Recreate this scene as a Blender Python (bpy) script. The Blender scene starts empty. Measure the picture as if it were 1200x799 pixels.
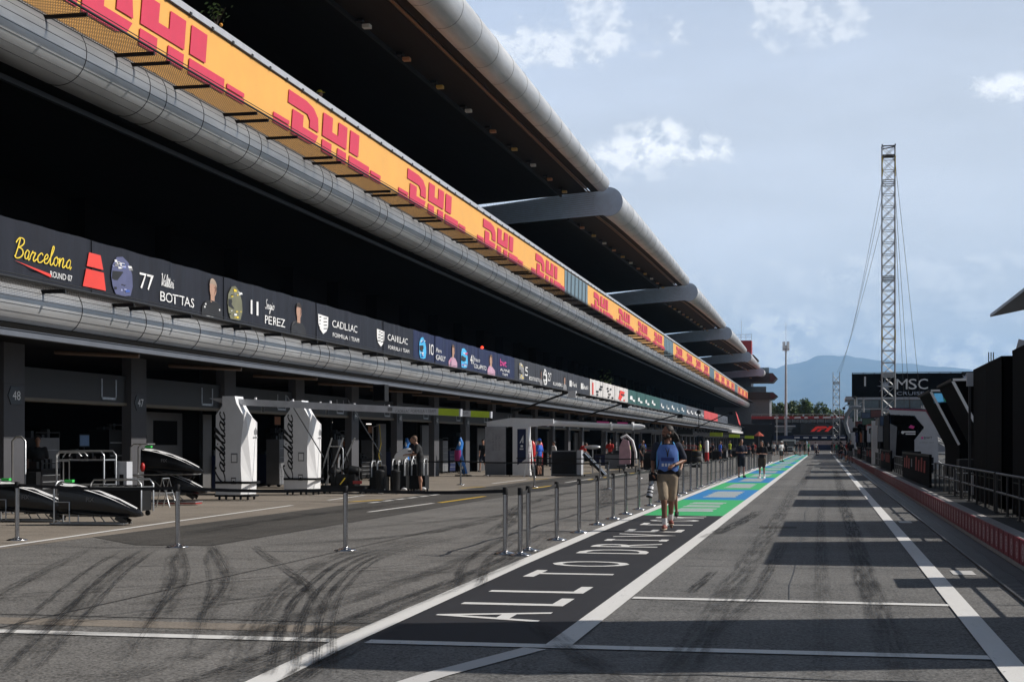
import bpy, math, random
from mathutils import Vector, Matrix, noise
R = math.radians
random.seed(7)
SC = bpy.context.scene
COL = SC.collection

# ------------------------------------------------------------------ camera, sky, sun, exposure
YAW = math.atan(365.0 / 1750.0)
cd = bpy.data.cameras.new('camera'); cam = bpy.data.objects.new('camera', cd); COL.objects.link(cam)
cd.sensor_width = 36.0; cd.lens = 52.5; cd.shift_y = 0.1; cd.clip_start = 0.1; cd.clip_end = 60000
cam.location = (0, 0, 1.6); cam.rotation_euler = (R(90), 0, YAW)
SC.camera = cam
SC.view_settings.view_transform = 'Standard'
try: SC.view_settings.look = 'None'
except Exception: pass
SC.view_settings.exposure = EXPO = 0.15
SC.view_settings.gamma = 1.0
SC.cycles.max_bounces = 6; SC.cycles.diffuse_bounces = 3; SC.cycles.glossy_bounces = 3
SC.cycles.transparent_max_bounces = 12; SC.cycles.volume_bounces = 2
SC.cycles.use_denoising = True
SC.cycles.sample_clamp_indirect = 6.0

SUN_EL, SUN_AZ = 38.0, 73.0            # azimuth from the lane direction (+Y) towards the right (+X)
sd = Vector((math.cos(R(SUN_EL)) * math.sin(R(SUN_AZ)), math.cos(R(SUN_EL)) * math.cos(R(SUN_AZ)), math.sin(R(SUN_EL))))
sl = bpy.data.lights.new('sun', 'SUN'); sl.energy = 5.0; sl.angle = R(0.53); sl.color = (1.0, 0.945, 0.87)
so = bpy.data.objects.new('sun', sl); COL.objects.link(so)
so.rotation_euler = (-sd).to_track_quat('-Z', 'Y').to_euler(); so.location = (40, 20, 60)

W = bpy.data.worlds.new('World'); SC.world = W; W.use_nodes = True

def mk(nt, typ, ins=None, **attrs):
    n = nt.nodes.new(typ)
    for k, v in attrs.items(): setattr(n, k, v)
    for k, v in (ins or {}).items():
        s = n.inputs[k]
        if isinstance(v, bpy.types.NodeSocket): nt.links.new(v, s)
        else: s.default_value = v
    return n

def mth(nt, op, a, b=0.0, c=0.0, clamp=False):
    n = mk(nt, 'ShaderNodeMath', {0: a, 1: b, 2: c}, operation=op); n.use_clamp = clamp
    return n.outputs[0]

def mixc(nt, f, a, b, blend='MIX'):
    n = nt.nodes.new('ShaderNodeMix'); n.data_type = 'RGBA'; n.blend_type = blend
    for i, v in ((0, f), (6, a), (7, b)):
        if isinstance(v, bpy.types.NodeSocket): nt.links.new(v, n.inputs[i])
        else: n.inputs[i].default_value = v
    return n.outputs[2]

def ramp(nt, f, stops):
    n = nt.nodes.new('ShaderNodeValToRGB')
    e = n.color_ramp.elements
    while len(e) < len(stops): e.new(0.5)
    for i, (p, c) in enumerate(stops):
        e[i].position = p
        e[i].color = (c, c, c, 1) if isinstance(c, (int, float)) else (*c[:3], 1)
    nt.links.new(f, n.inputs[0])
    return n.outputs[0]

def build_world():
    nt = W.node_tree; nt.nodes.clear()
    out = mk(nt, 'ShaderNodeOutputWorld')
    sky = mk(nt, 'ShaderNodeTexSky', sky_type='NISHITA')
    sky.sun_disc = False; sky.sun_elevation = R(SUN_EL); sky.sun_rotation = R(SUN_AZ)
    sky.air_density = 1.0; sky.dust_density = 0.6; sky.ozone_density = 1.2
    tc = mk(nt, 'ShaderNodeTexCoord').outputs['Generated']
    sep = mk(nt, 'ShaderNodeSeparateXYZ', {0: tc})
    x, y, z = sep.outputs
    yy = mth(nt, 'MAXIMUM', y, 0.05)
    u = mth(nt, 'DIVIDE', x, yy); v = mth(nt, 'DIVIDE', z, yy)
    uv = mk(nt, 'ShaderNodeCombineXYZ', {0: u, 1: v, 2: 0.0}).outputs[0]
    front = mth(nt, 'MULTIPLY', y, 4.0, clamp=True)
    def fbm(scale, sx, sy, detail=6, off=0.0, rough=0.55):
        mp = mk(nt, 'ShaderNodeMapping', {0: uv, 1: (off, off * .7, 0), 3: (sx, sy, 1)}).outputs[0]
        return mk(nt, 'ShaderNodeTexNoise', {'Vector': mp, 'Scale': scale, 'Detail': detail, 'Roughness': rough}).outputs['Fac']
    n1 = fbm(38, 1, 1.25, 8, 0, .62); n2 = fbm(110, 1, 1.2, 6, 3.1, .62)
    nn = mth(nt, 'ADD', mth(nt, 'MULTIPLY', n1, 2.1), mth(nt, 'MULTIPLY', n2, .9))
    nn = mth(nt, 'SUBTRACT', nn, 1.5)
    def blob(u0, v0, a, b, amp=1.0, ns=1.0):
        du = mth(nt, 'DIVIDE', mth(nt, 'SUBTRACT', u, u0), a)
        dv = mth(nt, 'DIVIDE', mth(nt, 'SUBTRACT', v, v0), b)
        d = mth(nt, 'SQRT', mth(nt, 'ADD', mth(nt, 'MULTIPLY', du, du), mth(nt, 'MULTIPLY', dv, dv)))
        s = mth(nt, 'ADD', mth(nt, 'SUBTRACT', 1.0, d), mth(nt, 'MULTIPLY', nn, ns))
        return mth(nt, 'MULTIPLY', mth(nt, 'MULTIPLY', s, 1.9, clamp=True), amp)
    blobs = [(-.110, .203, .030, .018, 1.0, .5), (-.088, .196, .038, .012, .97, .55), (-.118, .197, .04, .014, .95, .5), (-.130, .192, .036, .011, .9, .55), (-.130, .180, .03, .006, .35, .8),   # the cumulus over the roof
             (-.180, .272, .075, .018, .55, 1.3), (-.15, .29, .02, .035, .5, 1.2), (-.02, .281, .032, .020, .42, 1.3), (.012, .275, .02, .018, .42, 1.3),
             (.120, .229, .026, .011, .85, .9), (-.046, .062, .05, .016, 1.0, 1.2), (-.028, .074, .034, .014, .95, 1.2), (.03, .066, .06, .008, .7, 1.2), (.088, .056, .04, .014, .95, 1.1),
             (.02, .085, .16, .012, .35, 1.2), (.06, .11, .12, .014, .3, 1.2), (-.09, .1, .12, .012, .25, 1.2), (.3, .2, .1, .03, .7, 1), (-.5, .3, .2, .06, .7, 1), (.6, .3, .2, .06, .7, 1)]
    tot = None
    for b in blobs:
        s = blob(*b)
        tot = s if tot is None else mth(nt, 'MAXIMUM', tot, s)
    tot = mth(nt, 'MULTIPLY', tot, front)
    # light grey undersides: brighter where the cloud noise thickens upwards
    n1b = fbm(38, 1, 1.25, 8, .007, .62)
    shade = ramp(nt, mth(nt, 'ADD', mth(nt, 'MULTIPLY', mth(nt, 'SUBTRACT', n1, n1b), 2.6), mth(nt, 'ADD', .50, mth(nt, 'MULTIPLY', tot, .12))), [(.30, (.66, .71, .79)), (.72, (1.18, 1.18, 1.17))])
    # a thin, even veil of high cloud, denser low down
    veil_n = fbm(3.0, 1, 3.5, 5, 7.7, .6)
    el = mth(nt, 'MAXIMUM', z, 0.0)
    hi = ramp(nt, el, [(0.0, 1.0), (.22, .92), (.34, .62), (.62, .06)])
    veil = mth(nt, 'MULTIPLY', hi, mth(nt, 'ADD', .58, mth(nt, 'MULTIPLY', veil_n, .62)), clamp=True)
    vcol = ramp(nt, mth(nt, 'ADD', el, mth(nt, 'MULTIPLY', mth(nt, 'SUBTRACT', veil_n, .5), .16)), [(.015, (.92, .95, .98)), (.08, (.94, .965, 1.0)), (.16, (.89, .935, 1.02)), (.30, (.76, .855, 1.04))])
    away = ramp(nt, mth(nt, 'ADD', mth(nt, 'MULTIPLY', y, .5), .5), [(.30, .42), (.72, 1.0)])
    side = mth(nt, 'MULTIPLY', mth(nt, 'ADD', mth(nt, 'MULTIPLY', x, 1.8), .36, clamp=True), .55)
    vcol = mixc(nt, side, vcol, (.92, .945, .98, 1))
    vcol = mixc(nt, away, (.10, .14, .20, 1), vcol)
    skyc = mk(nt, 'ShaderNodeVectorMath', {0: sky.outputs[0], 'Scale': SKY_K}, operation='SCALE').outputs[0]
    c = mixc(nt, veil, skyc, vcol)
    c = mixc(nt, tot, c, shade)
    below = mth(nt, 'MULTIPLY', mth(nt, 'ADD', z, .02), 60, clamp=True)
    bg = mk(nt, 'ShaderNodeBackground', {'Color': c, 'Strength': 1.0})
    nt.links.new(bg.outputs[0], out.inputs[0])
SKY_K = 0.022
build_world()

# ------------------------------------------------------------------ materials
MATS = {}
def new_mat(name):
    m = bpy.data.materials.new(name); m.use_nodes = True
    nt = m.node_tree
    return m, nt, nt.nodes['Principled BSDF']

def P(name, col, rough=.55, metal=0.0, var=.16, vs=2.5, bump=0.0, bs=30.0, stretch=(1, 1, 1), spec=.5, emit=None, estr=0.0):
    """painted / plain surface: the colour drifts a little, the gloss drifts with it"""
    if name in MATS: return MATS[name]
    m, nt, b = new_mat(name)
    oc = mk(nt, 'ShaderNodeTexCoord').outputs['Object']
    mp = mk(nt, 'ShaderNodeMapping', {0: oc, 3: stretch}).outputs[0]
    n = mk(nt, 'ShaderNodeTexNoise', {'Vector': mp, 'Scale': vs, 'Detail': 6.0, 'Roughness': .65}).outputs['Fac']
    d = tuple(c * (1 - var) for c in col) + (1,); l = tuple(min(1, c * (1 + var)) for c in col) + (1,)
    f = ramp(nt, n, [(.3, 0.0), (.7, 1.0)])
    nt.links.new(mixc(nt, f, d, l), b.inputs['Base Color'])
    nt.links.new(mth(nt, 'ADD', rough - .08, mth(nt, 'MULTIPLY', n, .16)), b.inputs['Roughness'])
    b.inputs['Metallic'].default_value = metal
    b.inputs['Specular IOR Level'].default_value = spec
    if bump:
        bn = mk(nt, 'ShaderNodeTexNoise', {'Vector': mp, 'Scale': bs, 'Detail': 4.0}).outputs['Fac']
        nt.links.new(mk(nt, 'ShaderNodeBump', {'Strength': bump, 'Distance': .02, 'Height': bn}).outputs[0], b.inputs['Normal'])
    if emit:
        b.inputs['Emission Color'].default_value = (*emit, 1); b.inputs['Emission Strength'].default_value = estr
    MATS[name] = m
    return m

def asphalt(name, base, warm=1.0, streak=.25, grain=.55):
    m, nt, b = new_mat(name)
    oc = mk(nt, 'ShaderNodeTexCoord').outputs['Object']
    g1 = mk(nt, 'ShaderNodeTexNoise', {'Vector': oc, 'Scale': 34.0, 'Detail': 4.0, 'Roughness': .8}).outputs['Fac']
    vo = mk(nt, 'ShaderNodeTexVoronoi', {'Vector': oc, 'Scale': 55.0})
    big = mk(nt, 'ShaderNodeTexNoise', {'Vector': oc, 'Scale': .35, 'Detail': 6.0, 'Roughness': .6}).outputs['Fac']
    mp = mk(nt, 'ShaderNodeMapping', {0: oc, 3: (3.2, .05, 1)}).outputs[0]
    st = mk(nt, 'ShaderNodeTexNoise', {'Vector': mp, 'Scale': 1.0, 'Detail': 5.0, 'Roughness': .6}).outputs['Fac']
    mp2 = mk(nt, 'ShaderNodeMapping', {0: oc, 3: (.35, 3.0, 1)}).outputs[0]
    st2 = mk(nt, 'ShaderNodeTexNoise', {'Vector': mp2, 'Scale': 1.0, 'Detail': 5.0, 'Roughness': .6}).outputs['Fac']
    k = mth(nt, 'ADD', mth(nt, 'MULTIPLY', mth(nt, 'SUBTRACT', big, .5), 1.0), mth(nt, 'MULTIPLY', mth(nt, 'SUBTRACT', st, .5), streak * 2.6))
    k = mth(nt, 'ADD', k, mth(nt, 'MULTIPLY', mth(nt, 'SUBTRACT', st2, .5), .5))
    gr = ramp(nt, g1, [(.34, 0.0), (.66, 1.0)])
    gg = mth(nt, 'ADD', mth(nt, 'MULTIPLY', mth(nt, 'SUBTRACT', gr, .5), grain * 1.5), mth(nt, 'MULTIPLY', mth(nt, 'SUBTRACT', mk(nt, 'ShaderNodeSeparateXYZ', {0: vo.outputs['Color']}).outputs[0], .5), grain * 1.2))
    tot = mth(nt, 'ADD', 1.0, mth(nt, 'ADD', k, gg))
    stn = mk(nt, 'ShaderNodeTexNoise', {'Vector': oc, 'Scale': .9, 'Detail': 8.0, 'Roughness': .7, 'Distortion': .6}).outputs['Fac']
    tot = mth(nt, 'SUBTRACT', tot, mth(nt, 'MULTIPLY', ramp(nt, stn, [(.56, 0.0), (.70, 1.0)]), .38))
    tot = mth(nt, 'MAXIMUM', tot, .12)
    c = mk(nt, 'ShaderNodeVectorMath', {0: (base * warm, base * .985, base * (1.96 - warm)), 'Scale': tot}, operation='SCALE').outputs[0]
    nt.links.new(c, b.inputs['Base Color'])
    b.inputs['Roughness'].default_value = .82
    b.inputs['Specular IOR Level'].default_value = .3
    nt.links.new(mk(nt, 'ShaderNodeBump', {'Strength': .5, 'Distance': .006, 'Height': g1}).outputs[0], b.inputs['Normal'])
    MATS[name] = m
    return m

def wear(name, col, under, amount=.5, rough=.6, scale=6.0):
    """road paint: the asphalt grain and longer scuffs show through"""
    m, nt, b = new_mat(name)
    oc = mk(nt, 'ShaderNodeTexCoord').outputs['Object']
    g1 = mk(nt, 'ShaderNodeTexNoise', {'Vector': oc, 'Scale': 60.0, 'Detail': 3.0, 'Roughness': .7}).outputs['Fac']
    mp = mk(nt, 'ShaderNodeMapping', {0: oc, 3: (1.0, .25, 1)}).outputs[0]
    g2 = mk(nt, 'ShaderNodeTexNoise', {'Vector': mp, 'Scale': scale, 'Detail': 7.0, 'Roughness': .7}).outputs['Fac']
    s = mth(nt, 'ADD', mth(nt, 'MULTIPLY', g1, .55), mth(nt, 'MULTIPLY', g2, .75))
    f = ramp(nt, s, [(.62 + .22 * (1 - amount), 0.0), (.86, 1.0)])
    f = mth(nt, 'MULTIPLY', f, .75)
    shade = mixc(nt, g2, tuple(x * .82 for x in col) + (1,), tuple(min(1, x * 1.1) for x in col) + (1,))
    nt.links.new(mixc(nt, f, shade, (*under, 1)), b.inputs['Base Color'])
    b.inputs['Roughness'].default_value = rough
    b.inputs['Specular IOR Level'].default_value = .3
    nt.links.new(mk(nt, 'ShaderNodeBump', {'Strength': .3, 'Distance': .005, 'Height': g1}).outputs[0], b.inputs['Normal'])
    MATS[name] = m
    return m

def rubber_marks():
    """tyre rubber left on the road: uv.x runs across the mark (0..1), uv.y along it"""
    m, nt, b = new_mat('tyre_rubber_on_road')
    uv = mk(nt, 'ShaderNodeUVMap').outputs[0]
    sp = mk(nt, 'ShaderNodeSeparateXYZ', {0: uv})
    e = mth(nt, 'ABSOLUTE', mth(nt, 'SUBTRACT', mth(nt, 'MULTIPLY', sp.outputs[0], 2.0), 1.0))
    edge = mth(nt, 'SUBTRACT', 1.0, mth(nt, 'POWER', e, 5.0))
    oc = mk(nt, 'ShaderNodeTexCoord').outputs['Object']
    mp = mk(nt, 'ShaderNodeMapping', {0: uv, 3: (7.0, .8, 1)}).outputs[0]
    s = mk(nt, 'ShaderNodeTexNoise', {'Vector': mp, 'Scale': 1.0, 'Detail': 4.0, 'Roughness': .6}).outputs['Fac']
    g = mk(nt, 'ShaderNodeTexNoise', {'Vector': oc, 'Scale': 42.0, 'Detail': 3.0, 'Roughness': .75}).outputs['Fac']
    a = mth(nt, 'MULTIPLY', ramp(nt, s, [(.40, 0.0), (.56, 1.0)]), ramp(nt, g, [(.34, .25), (.54, 1.0)]))
    mp3 = mk(nt, 'ShaderNodeMapping', {0: oc, 3: (.8, 5.5, 1)}).outputs[0]
    sk = mk(nt, 'ShaderNodeTexNoise', {'Vector': mp3, 'Scale': 1.0, 'Detail': 5.0, 'Roughness': .65}).outputs['Fac']
    a = mth(nt, 'MULTIPLY', mth(nt, 'MULTIPLY', a, ramp(nt, sk, [(.36, .25), (.58, 1.0)])), 1.25)
    a = mth(nt, 'MULTIPLY', mth(nt, 'MULTIPLY', a, edge), mk(nt, 'ShaderNodeAttribute', attribute_name='strength').outputs['Fac'])
    b.inputs['Base Color'].default_value = (.016, .016, .017, 1)
    b.inputs['Roughness'].default_value = .75
    b.inputs['Specular IOR Level'].default_value = .25
    nt.links.new(a, b.inputs['Alpha'])
    MATS['rubber'] = m
    return m

def foliage_mat(name, col):
    m, nt, b = new_mat(name)
    oc = mk(nt, 'ShaderNodeTexCoord').outputs['Object']
    n = mk(nt, 'ShaderNodeTexNoise', {'Vector': oc, 'Scale': 1.1, 'Detail': 5.0}).outputs['Fac']
    n = ramp(nt, n, [(.35, 0.0), (.65, 1.0)])
    nt.links.new(mixc(nt, n, tuple(x * .55 for x in col) + (1,), tuple(x * 1.35 for x in col) + (1,)), b.inputs['Base Color'])
    b.inputs['Roughness'].default_value = .6
    MATS[name] = m
    return m

def hill_mat():
    m, nt, b = new_mat('wooded_hillside')
    oc = mk(nt, 'ShaderNodeTexCoord').outputs['Object']
    n = mk(nt, 'ShaderNodeTexNoise', {'Vector': oc, 'Scale': .0025, 'Detail': 10.0, 'Roughness': .65}).outputs['Fac']
    nt.links.new(mixc(nt, ramp(nt, n, [(.35, 0.0), (.65, 1.0)]), (.03, .045, .025, 1), (.1, .1, .06, 1)), b.inputs['Base Color'])
    b.inputs['Roughness'].default_value = .95
    MATS['hill'] = m
    return m

A_LANE = asphalt('pit_lane_asphalt', .136, 1.03, .25, .8)
A_FAST = asphalt('fast_lane_asphalt', .128, 1.005, .3, .75)
A_DARK = asphalt('fresh_dark_asphalt', .058, 1.06, .3, .7)
CONC = asphalt('apron_concrete', .185, 1.14, .12, .28)
PAINT = wear('white_road_paint', (.70, .69, .67), (.1, .1, .1), .38)
PAINT_OLD = wear('old_white_road_paint', (.56, .55, .54), (.09, .09, .09), .6)
PAINT_Y = wear('yellow_road_paint', (.62, .40, .03), (.1, .1, .1), .55)
BLACKP = wear('black_road_paint', (.020, .020, .024), (.032, .032, .036), .6, .8, 3.0)
GREENP = wear('green_road_paint', (.035, .42, .13), (.06, .16, .1), .35)
BLUEP = wear('blue_road_paint', (.012, .20, .50), (.06, .1, .2), .35)
TEALP = wear('teal_road_paint', (.03, .36, .33), (.06, .15, .15), .35)
STENC = wear('stencilled_white_paint', (.50, .55, .56), (.12, .3, .3), .75)
RUB = rubber_marks()

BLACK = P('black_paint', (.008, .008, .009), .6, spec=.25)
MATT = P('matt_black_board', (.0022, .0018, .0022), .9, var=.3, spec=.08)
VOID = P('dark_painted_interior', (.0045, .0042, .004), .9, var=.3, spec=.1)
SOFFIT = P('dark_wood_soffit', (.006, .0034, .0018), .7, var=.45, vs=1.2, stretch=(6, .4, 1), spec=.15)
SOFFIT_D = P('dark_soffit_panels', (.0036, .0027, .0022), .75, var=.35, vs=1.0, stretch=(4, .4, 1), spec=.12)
GOLD = P('bronze_trim', (.11, .048, .010), .5, .2, var=.4, stretch=(1, .3, 1))
TUBE = P('ribbed_zinc_cladding', (.50, .505, .515), .5, .62, var=.2, vs=.7, stretch=(2, .35, 2))
SEAM = P('dark_cladding_seam', (.03, .03, .032), .6)
ENDP = P('blue_grey_louvred_panel', (.52, .64, .80), .55, .15, var=.08)
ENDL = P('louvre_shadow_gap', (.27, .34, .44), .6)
STEELG = P('galvanised_steel', (.42, .43, .44), .45, .7, var=.2, vs=5)
STEELD = P('dark_steel', (.035, .036, .038), .45, .4)
CHROME = P('polished_steel', (.42, .42, .43), .22, 1.0, var=.08, vs=8)
ALU = P('brushed_aluminium', (.55, .56, .57), .35, .85, var=.12)
BEAMG = P('grey_painted_beam', (.105, .115, .138), .5, .1, var=.12)
COLG = P('grey_painted_concrete', (.062, .062, .070), .75, var=.12, bump=.1)
HEADG = P('grey_shutter_box', (.022, .022, .024), .6, var=.14)
HEADL = P('beige_shutter_lip', (.12, .10, .07), .6)
SIGNK = P('black_number_plate', (.012, .012, .014), .4)
OFFW = P('off_white_paint', (.72, .72, .73), .45, var=.06)
WHITE = P('white_gloss_panel', (.80, .80, .81), .35, var=.04)
LGREY = P('light_grey_panel', (.46, .475, .51), .4, var=.08)
MGREY = P('mid_grey_panel', (.16, .165, .175), .5, var=.12)
LIME = P('lime_painted_metal', (.50, .66, .02), .45, var=.08)
ORANGE = P('orange_vinyl_banner', (.78, .395, .085), .55, var=.05, vs=1.2, bump=.15, bs=3)
PINK = P('crimson_print', (.60, .035, .085), .55, var=.06)
B_GLASS = P('grey_blue_panel', (.12, .19, .22), .3, var=.1)
RAILW = P('pale_grey_rail', (.50, .51, .54), .4, .3, var=.1)
MESHM = P('weathered_mesh_wire', (.065, .06, .055), .6, .3)

def cloth(name, col):
    return P(name, col, .55, var=.28, vs=1.3, bump=.6, bs=2.2, stretch=(1, 2.2, .25), spec=.3)
C_BLACK = cloth('black_banner_cloth', (.0115, .0125, .020))
C_NAVY = cloth('navy_banner_cloth', (.013, .020, .066))
C_GREY = cloth('charcoal_banner_cloth', (.036, .038, .047))
C_WHITE = cloth('white_banner_cloth', (.60, .58, .57))
C_GREEN = cloth('green_banner_cloth', (.035, .105, .098))
C_TEAL = cloth('blue_grey_banner_cloth', (.055, .10, .135))
C_STEEL = cloth('slate_banner_cloth', (.085, .095, .115))
C_RED = cloth('red_banner_cloth', (.55, .075, .075))
INKW = P('white_print', (.78, .78, .78), .6, var=.03)
INKG = P('grey_print', (.22, .22, .23), .6, var=.05)
INKY = P('yellow_print', (.80, .58, .04), .6, var=.05)
INKR = P('red_print', (.72, .05, .035), .6, var=.05)
INKB = P('blue_print', (.05, .11, .42), .6, var=.1)
INKLB = P('light_blue_print', (.06, .42, .75), .6, var=.1)
INKP = P('pink_print', (.75, .06, .30), .6, var=.05)
INKK = P('black_print', (.012, .012, .014), .6)
SKIN = P('skin', (.34, .175, .115), .5, var=.08, vs=9)
SKIN2 = P('tanned_skin', (.20, .092, .056), .5, var=.08, vs=9)
HAIR = P('dark_hair', (.016, .011, .008), .55, var=.5, vs=30, bump=.6, bs=60)
F_BLACK = P('black_fabric', (.011, .011, .013), .85, var=.3, vs=6, bump=.2, bs=25)
F_NAVY = P('navy_fabric', (.013, .017, .035), .85, var=.3, vs=6, bump=.2, bs=25)
F_BLUE = P('royal_blue_fabric', (.02, .10, .52), .8, var=.15, vs=6, bump=.2, bs=25)
F_VEST = P('blue_bib_fabric', (.09, .18, .50), .8, var=.15, vs=6, bump=.25, bs=18)
F_VESTL = P('light_blue_binding', (.10, .42, .80), .8, var=.1)
F_KHAKI = P('khaki_fabric', (.29, .23, .165), .85, var=.15, vs=8, bump=.35, bs=22)
F_OLIVE = P('olive_fabric', (.06, .045, .028), .85, var=.2, vs=6, bump=.2, bs=25)
F_WHITE = P('white_fabric', (.72, .72, .72), .85, var=.06, vs=6, bump=.2, bs=25)
F_GREY = P('grey_fabric', (.14, .145, .15), .85, var=.15, vs=6)
F_RED = P('red_fabric', (.50, .03, .025), .8, var=.15, vs=6)
F_ORANGE = P('orange_fabric', (.62, .12, .03), .8, var=.15, vs=6)
F_LIME = P('lime_high_visibility_fabric', (.52, .68, .03), .75, var=.1, vs=6)
F_GREEN = P('green_fabric', (.03, .32, .15), .8, var=.15, vs=6)
SHOE = P('rust_red_shoe', (.20, .05, .035), .6)
GUM = P('pale_rubber_sole', (.5, .42, .33), .7)
TYRE = P('tyre_black', (.013, .013, .014), .75, bump=.15, bs=30)
GLASS_D = P('dark_window_glass', (.02, .028, .035), .12, .0, var=.2, spec=.8)
GLASS_B = P('blue_tinted_window_glass', (.09, .15, .19), .15, .0, var=.2, spec=.8)
FOL = foliage_mat('tree_leaves', (.085, .135, .024))
FOL2 = foliage_mat('tree_leaves_dark', (.06, .10, .022))
BARK = P('tree_bark', (.07, .05, .035), .9, bump=.4, bs=12)
HILL = hill_mat()
REDW = P('crimson_wall_cover', (.22, .016, .034), .55, var=.18, vs=4)
WALLW = P('weathered_white_kerb', (.30, .285, .275), .8, var=.2, vs=9)
GRATE = P('drain_grating', (.022, .022, .024), .6, .3)
DUSTY = asphalt('dry_infield_ground', .13, 1.06, .1, .3)

# ------------------------------------------------------------------ mesh building
class MB:
    """collects boxes, bars, tubes and prisms; build() links them as ONE mesh object"""
    def __init__(s, mat): s.v, s.f, s.m, s.s, s.mats, s.cur = [], [], [], [], [mat], 0
    def mat(s, m):
        if m not in s.mats: s.mats.append(m)
        s.cur = s.mats.index(m); return s
    def add(s, vs, fs, smooth=False, M=None):
        o = len(s.v)
        s.v += [tuple(M @ Vector(p)) for p in vs] if M else [tuple(p) for p in vs]
        for f in fs: s.f.append([i + o for i in f]); s.m.append(s.cur); s.s.append(smooth)
        return s
    def box(s, x0, x1, y0, y1, z0, z1, M=None):
        v = [(x, y, z) for z in (z0, z1) for x, y in ((x0, y0), (x1, y0), (x1, y1), (x0, y1))]
        return s.add(v, [(3, 2, 1, 0), (4, 5, 6, 7), (0, 1, 5, 4), (1, 2, 6, 5), (2, 3, 7, 6), (3, 0, 4, 7)], M=M)
    def bar(s, p, q, w, h=None, up=(0, 0, 1)):
        p, q = Vector(p), Vector(q); d = q - p; L = d.length
        if L < 1e-6: return s
        d.normalize(); u = Vector(up)
        if abs(d.dot(u)) > .98: u = Vector((1, 0, 0))
        sx = d.cross(u).normalized(); sy = sx.cross(d); h = h or w
        v = [p + d * t + sx * a * w / 2 + sy * b * h / 2 for t in (0, L) for a, b in ((-1, -1), (1, -1), (1, 1), (-1, 1))]
        return s.add(v, [(3, 2, 1, 0), (4, 5, 6, 7), (0, 1, 5, 4), (1, 2, 6, 5), (2, 3, 7, 6), (3, 0, 4, 7)])
    def tube(s, pts, r, n=8, caps=True, closed=False):
        pts = [Vector(p) for p in pts]; k = len(pts)
        rs = r if isinstance(r, (list, tuple)) else [r] * k
        vs, fs, prev = [], [], None
        for i, p in enumerate(pts):
            if closed: t = pts[(i + 1) % k] - pts[i - 1]
            else: t = pts[min(i + 1, k - 1)] - pts[max(i - 1, 0)]
            if t.length < 1e-9: t = Vector((0, 0, 1))
            t.normalize()
            if prev is None:
                a = Vector((0, 0, 1)) if abs(t.z) < .9 else Vector((1, 0, 0))
                nx = t.cross(a).normalized()
            else:
                nx = prev - t * prev.dot(t)
                nx = nx.normalized() if nx.length > 1e-6 else t.orthogonal().normalized()
            prev = nx; ny = t.cross(nx)
            for j in range(n):
                c = 2 * math.pi * j / n
                vs.append(p + (nx * math.cos(c) + ny * math.sin(c)) * rs[i])
        for i in range(k if closed else k - 1):
            a, b = i * n, ((i + 1) % k) * n
            for j in range(n): fs.append((a + j, a + (j + 1) % n, b + (j + 1) % n, b + j))
        s.add(vs, fs, True)
        if caps and not closed:
            s.add(vs[:n], [tuple(range(n - 1, -1, -1))]); s.add(vs[-n:], [tuple(range(n))])
        return s
    def prism(s, poly, d, M=None, z0=0.0):
        """2D polygon (counter-clockwise) in local xy, from z0 to z0+d"""
        n = len(poly)
        ar = sum(poly[i][0] * poly[(i + 1) % n][1] - poly[(i + 1) % n][0] * poly[i][1] for i in range(n))
        if ar < 0: poly = poly[::-1]
        v = [(x, y, z0) for x, y in poly] + [(x, y, z0 + d) for x, y in poly]
        f = [tuple(range(n - 1, -1, -1)), tuple(range(n, 2 * n))] + [(i, (i + 1) % n, (i + 1) % n + n, i + n) for i in range(n)]
        return s.add(v, f, M=M)
    def lathe(s, prof, n=20, M=None, smooth=True):
        v = [(r * math.cos(2 * math.pi * j / n), r * math.sin(2 * math.pi * j / n), z) for r, z in prof for j in range(n)]
        f = [(i * n + j, i * n + (j + 1) % n, (i + 1) * n + (j + 1) % n, (i + 1) * n + j) for i in range(len(prof) - 1) for j in range(n)]
        s.add(v, f, smooth, M)
        s.add(v[:n], [tuple(range(n - 1, -1, -1))], M=M); s.add(v[-n:], [tuple(range(n))], M=M)
        return s
    def ell(s, c, r, n=14, m=9, M=None):
        c = Vector(c); r = (r, r, r) if isinstance(r, (int, float)) else r
        v, f = [], []
        for i in range(m + 1):
            a = -math.pi / 2 + math.pi * i / m
            for j in range(n):
                b = 2 * math.pi * j / n
                q = Vector((r[0] * math.cos(a) * math.cos(b), r[1] * math.cos(a) * math.sin(b), r[2] * math.sin(a)))
                v.append(c + (M @ q if M else q))
        for i in range(m):
            for j in range(n): f.append((i * n + j, i * n + (j + 1) % n, (i + 1) * n + (j + 1) % n, (i + 1) * n + j))
        return s.add(v, f, True)
    def build(s, name, parent=None, **tags):
        me = bpy.data.meshes.new(name); me.from_pydata(s.v, [], s.f)
        for m in s.mats: me.materials.append(m)
        me.polygons.foreach_set('material_index', s.m)
        me.polygons.foreach_set('use_smooth', s.s)
        me.update()
        o = bpy.data.objects.new(name, me); COL.objects.link(o)
        if parent: o.parent = parent
        for k, v in tags.items(): o[k] = v
        return o

def thing(name, label, cat, loc=(0, 0, 0), rz=0.0, group=None, rx=0.0, ry=0.0):
    o = bpy.data.objects.new(name, None); COL.objects.link(o)
    o.empty_display_size = .2; o.location = loc; o.rotation_euler = (rx, ry, rz)
    o['label'] = label; o['category'] = cat
    if group: o['group'] = group
    return o

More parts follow.
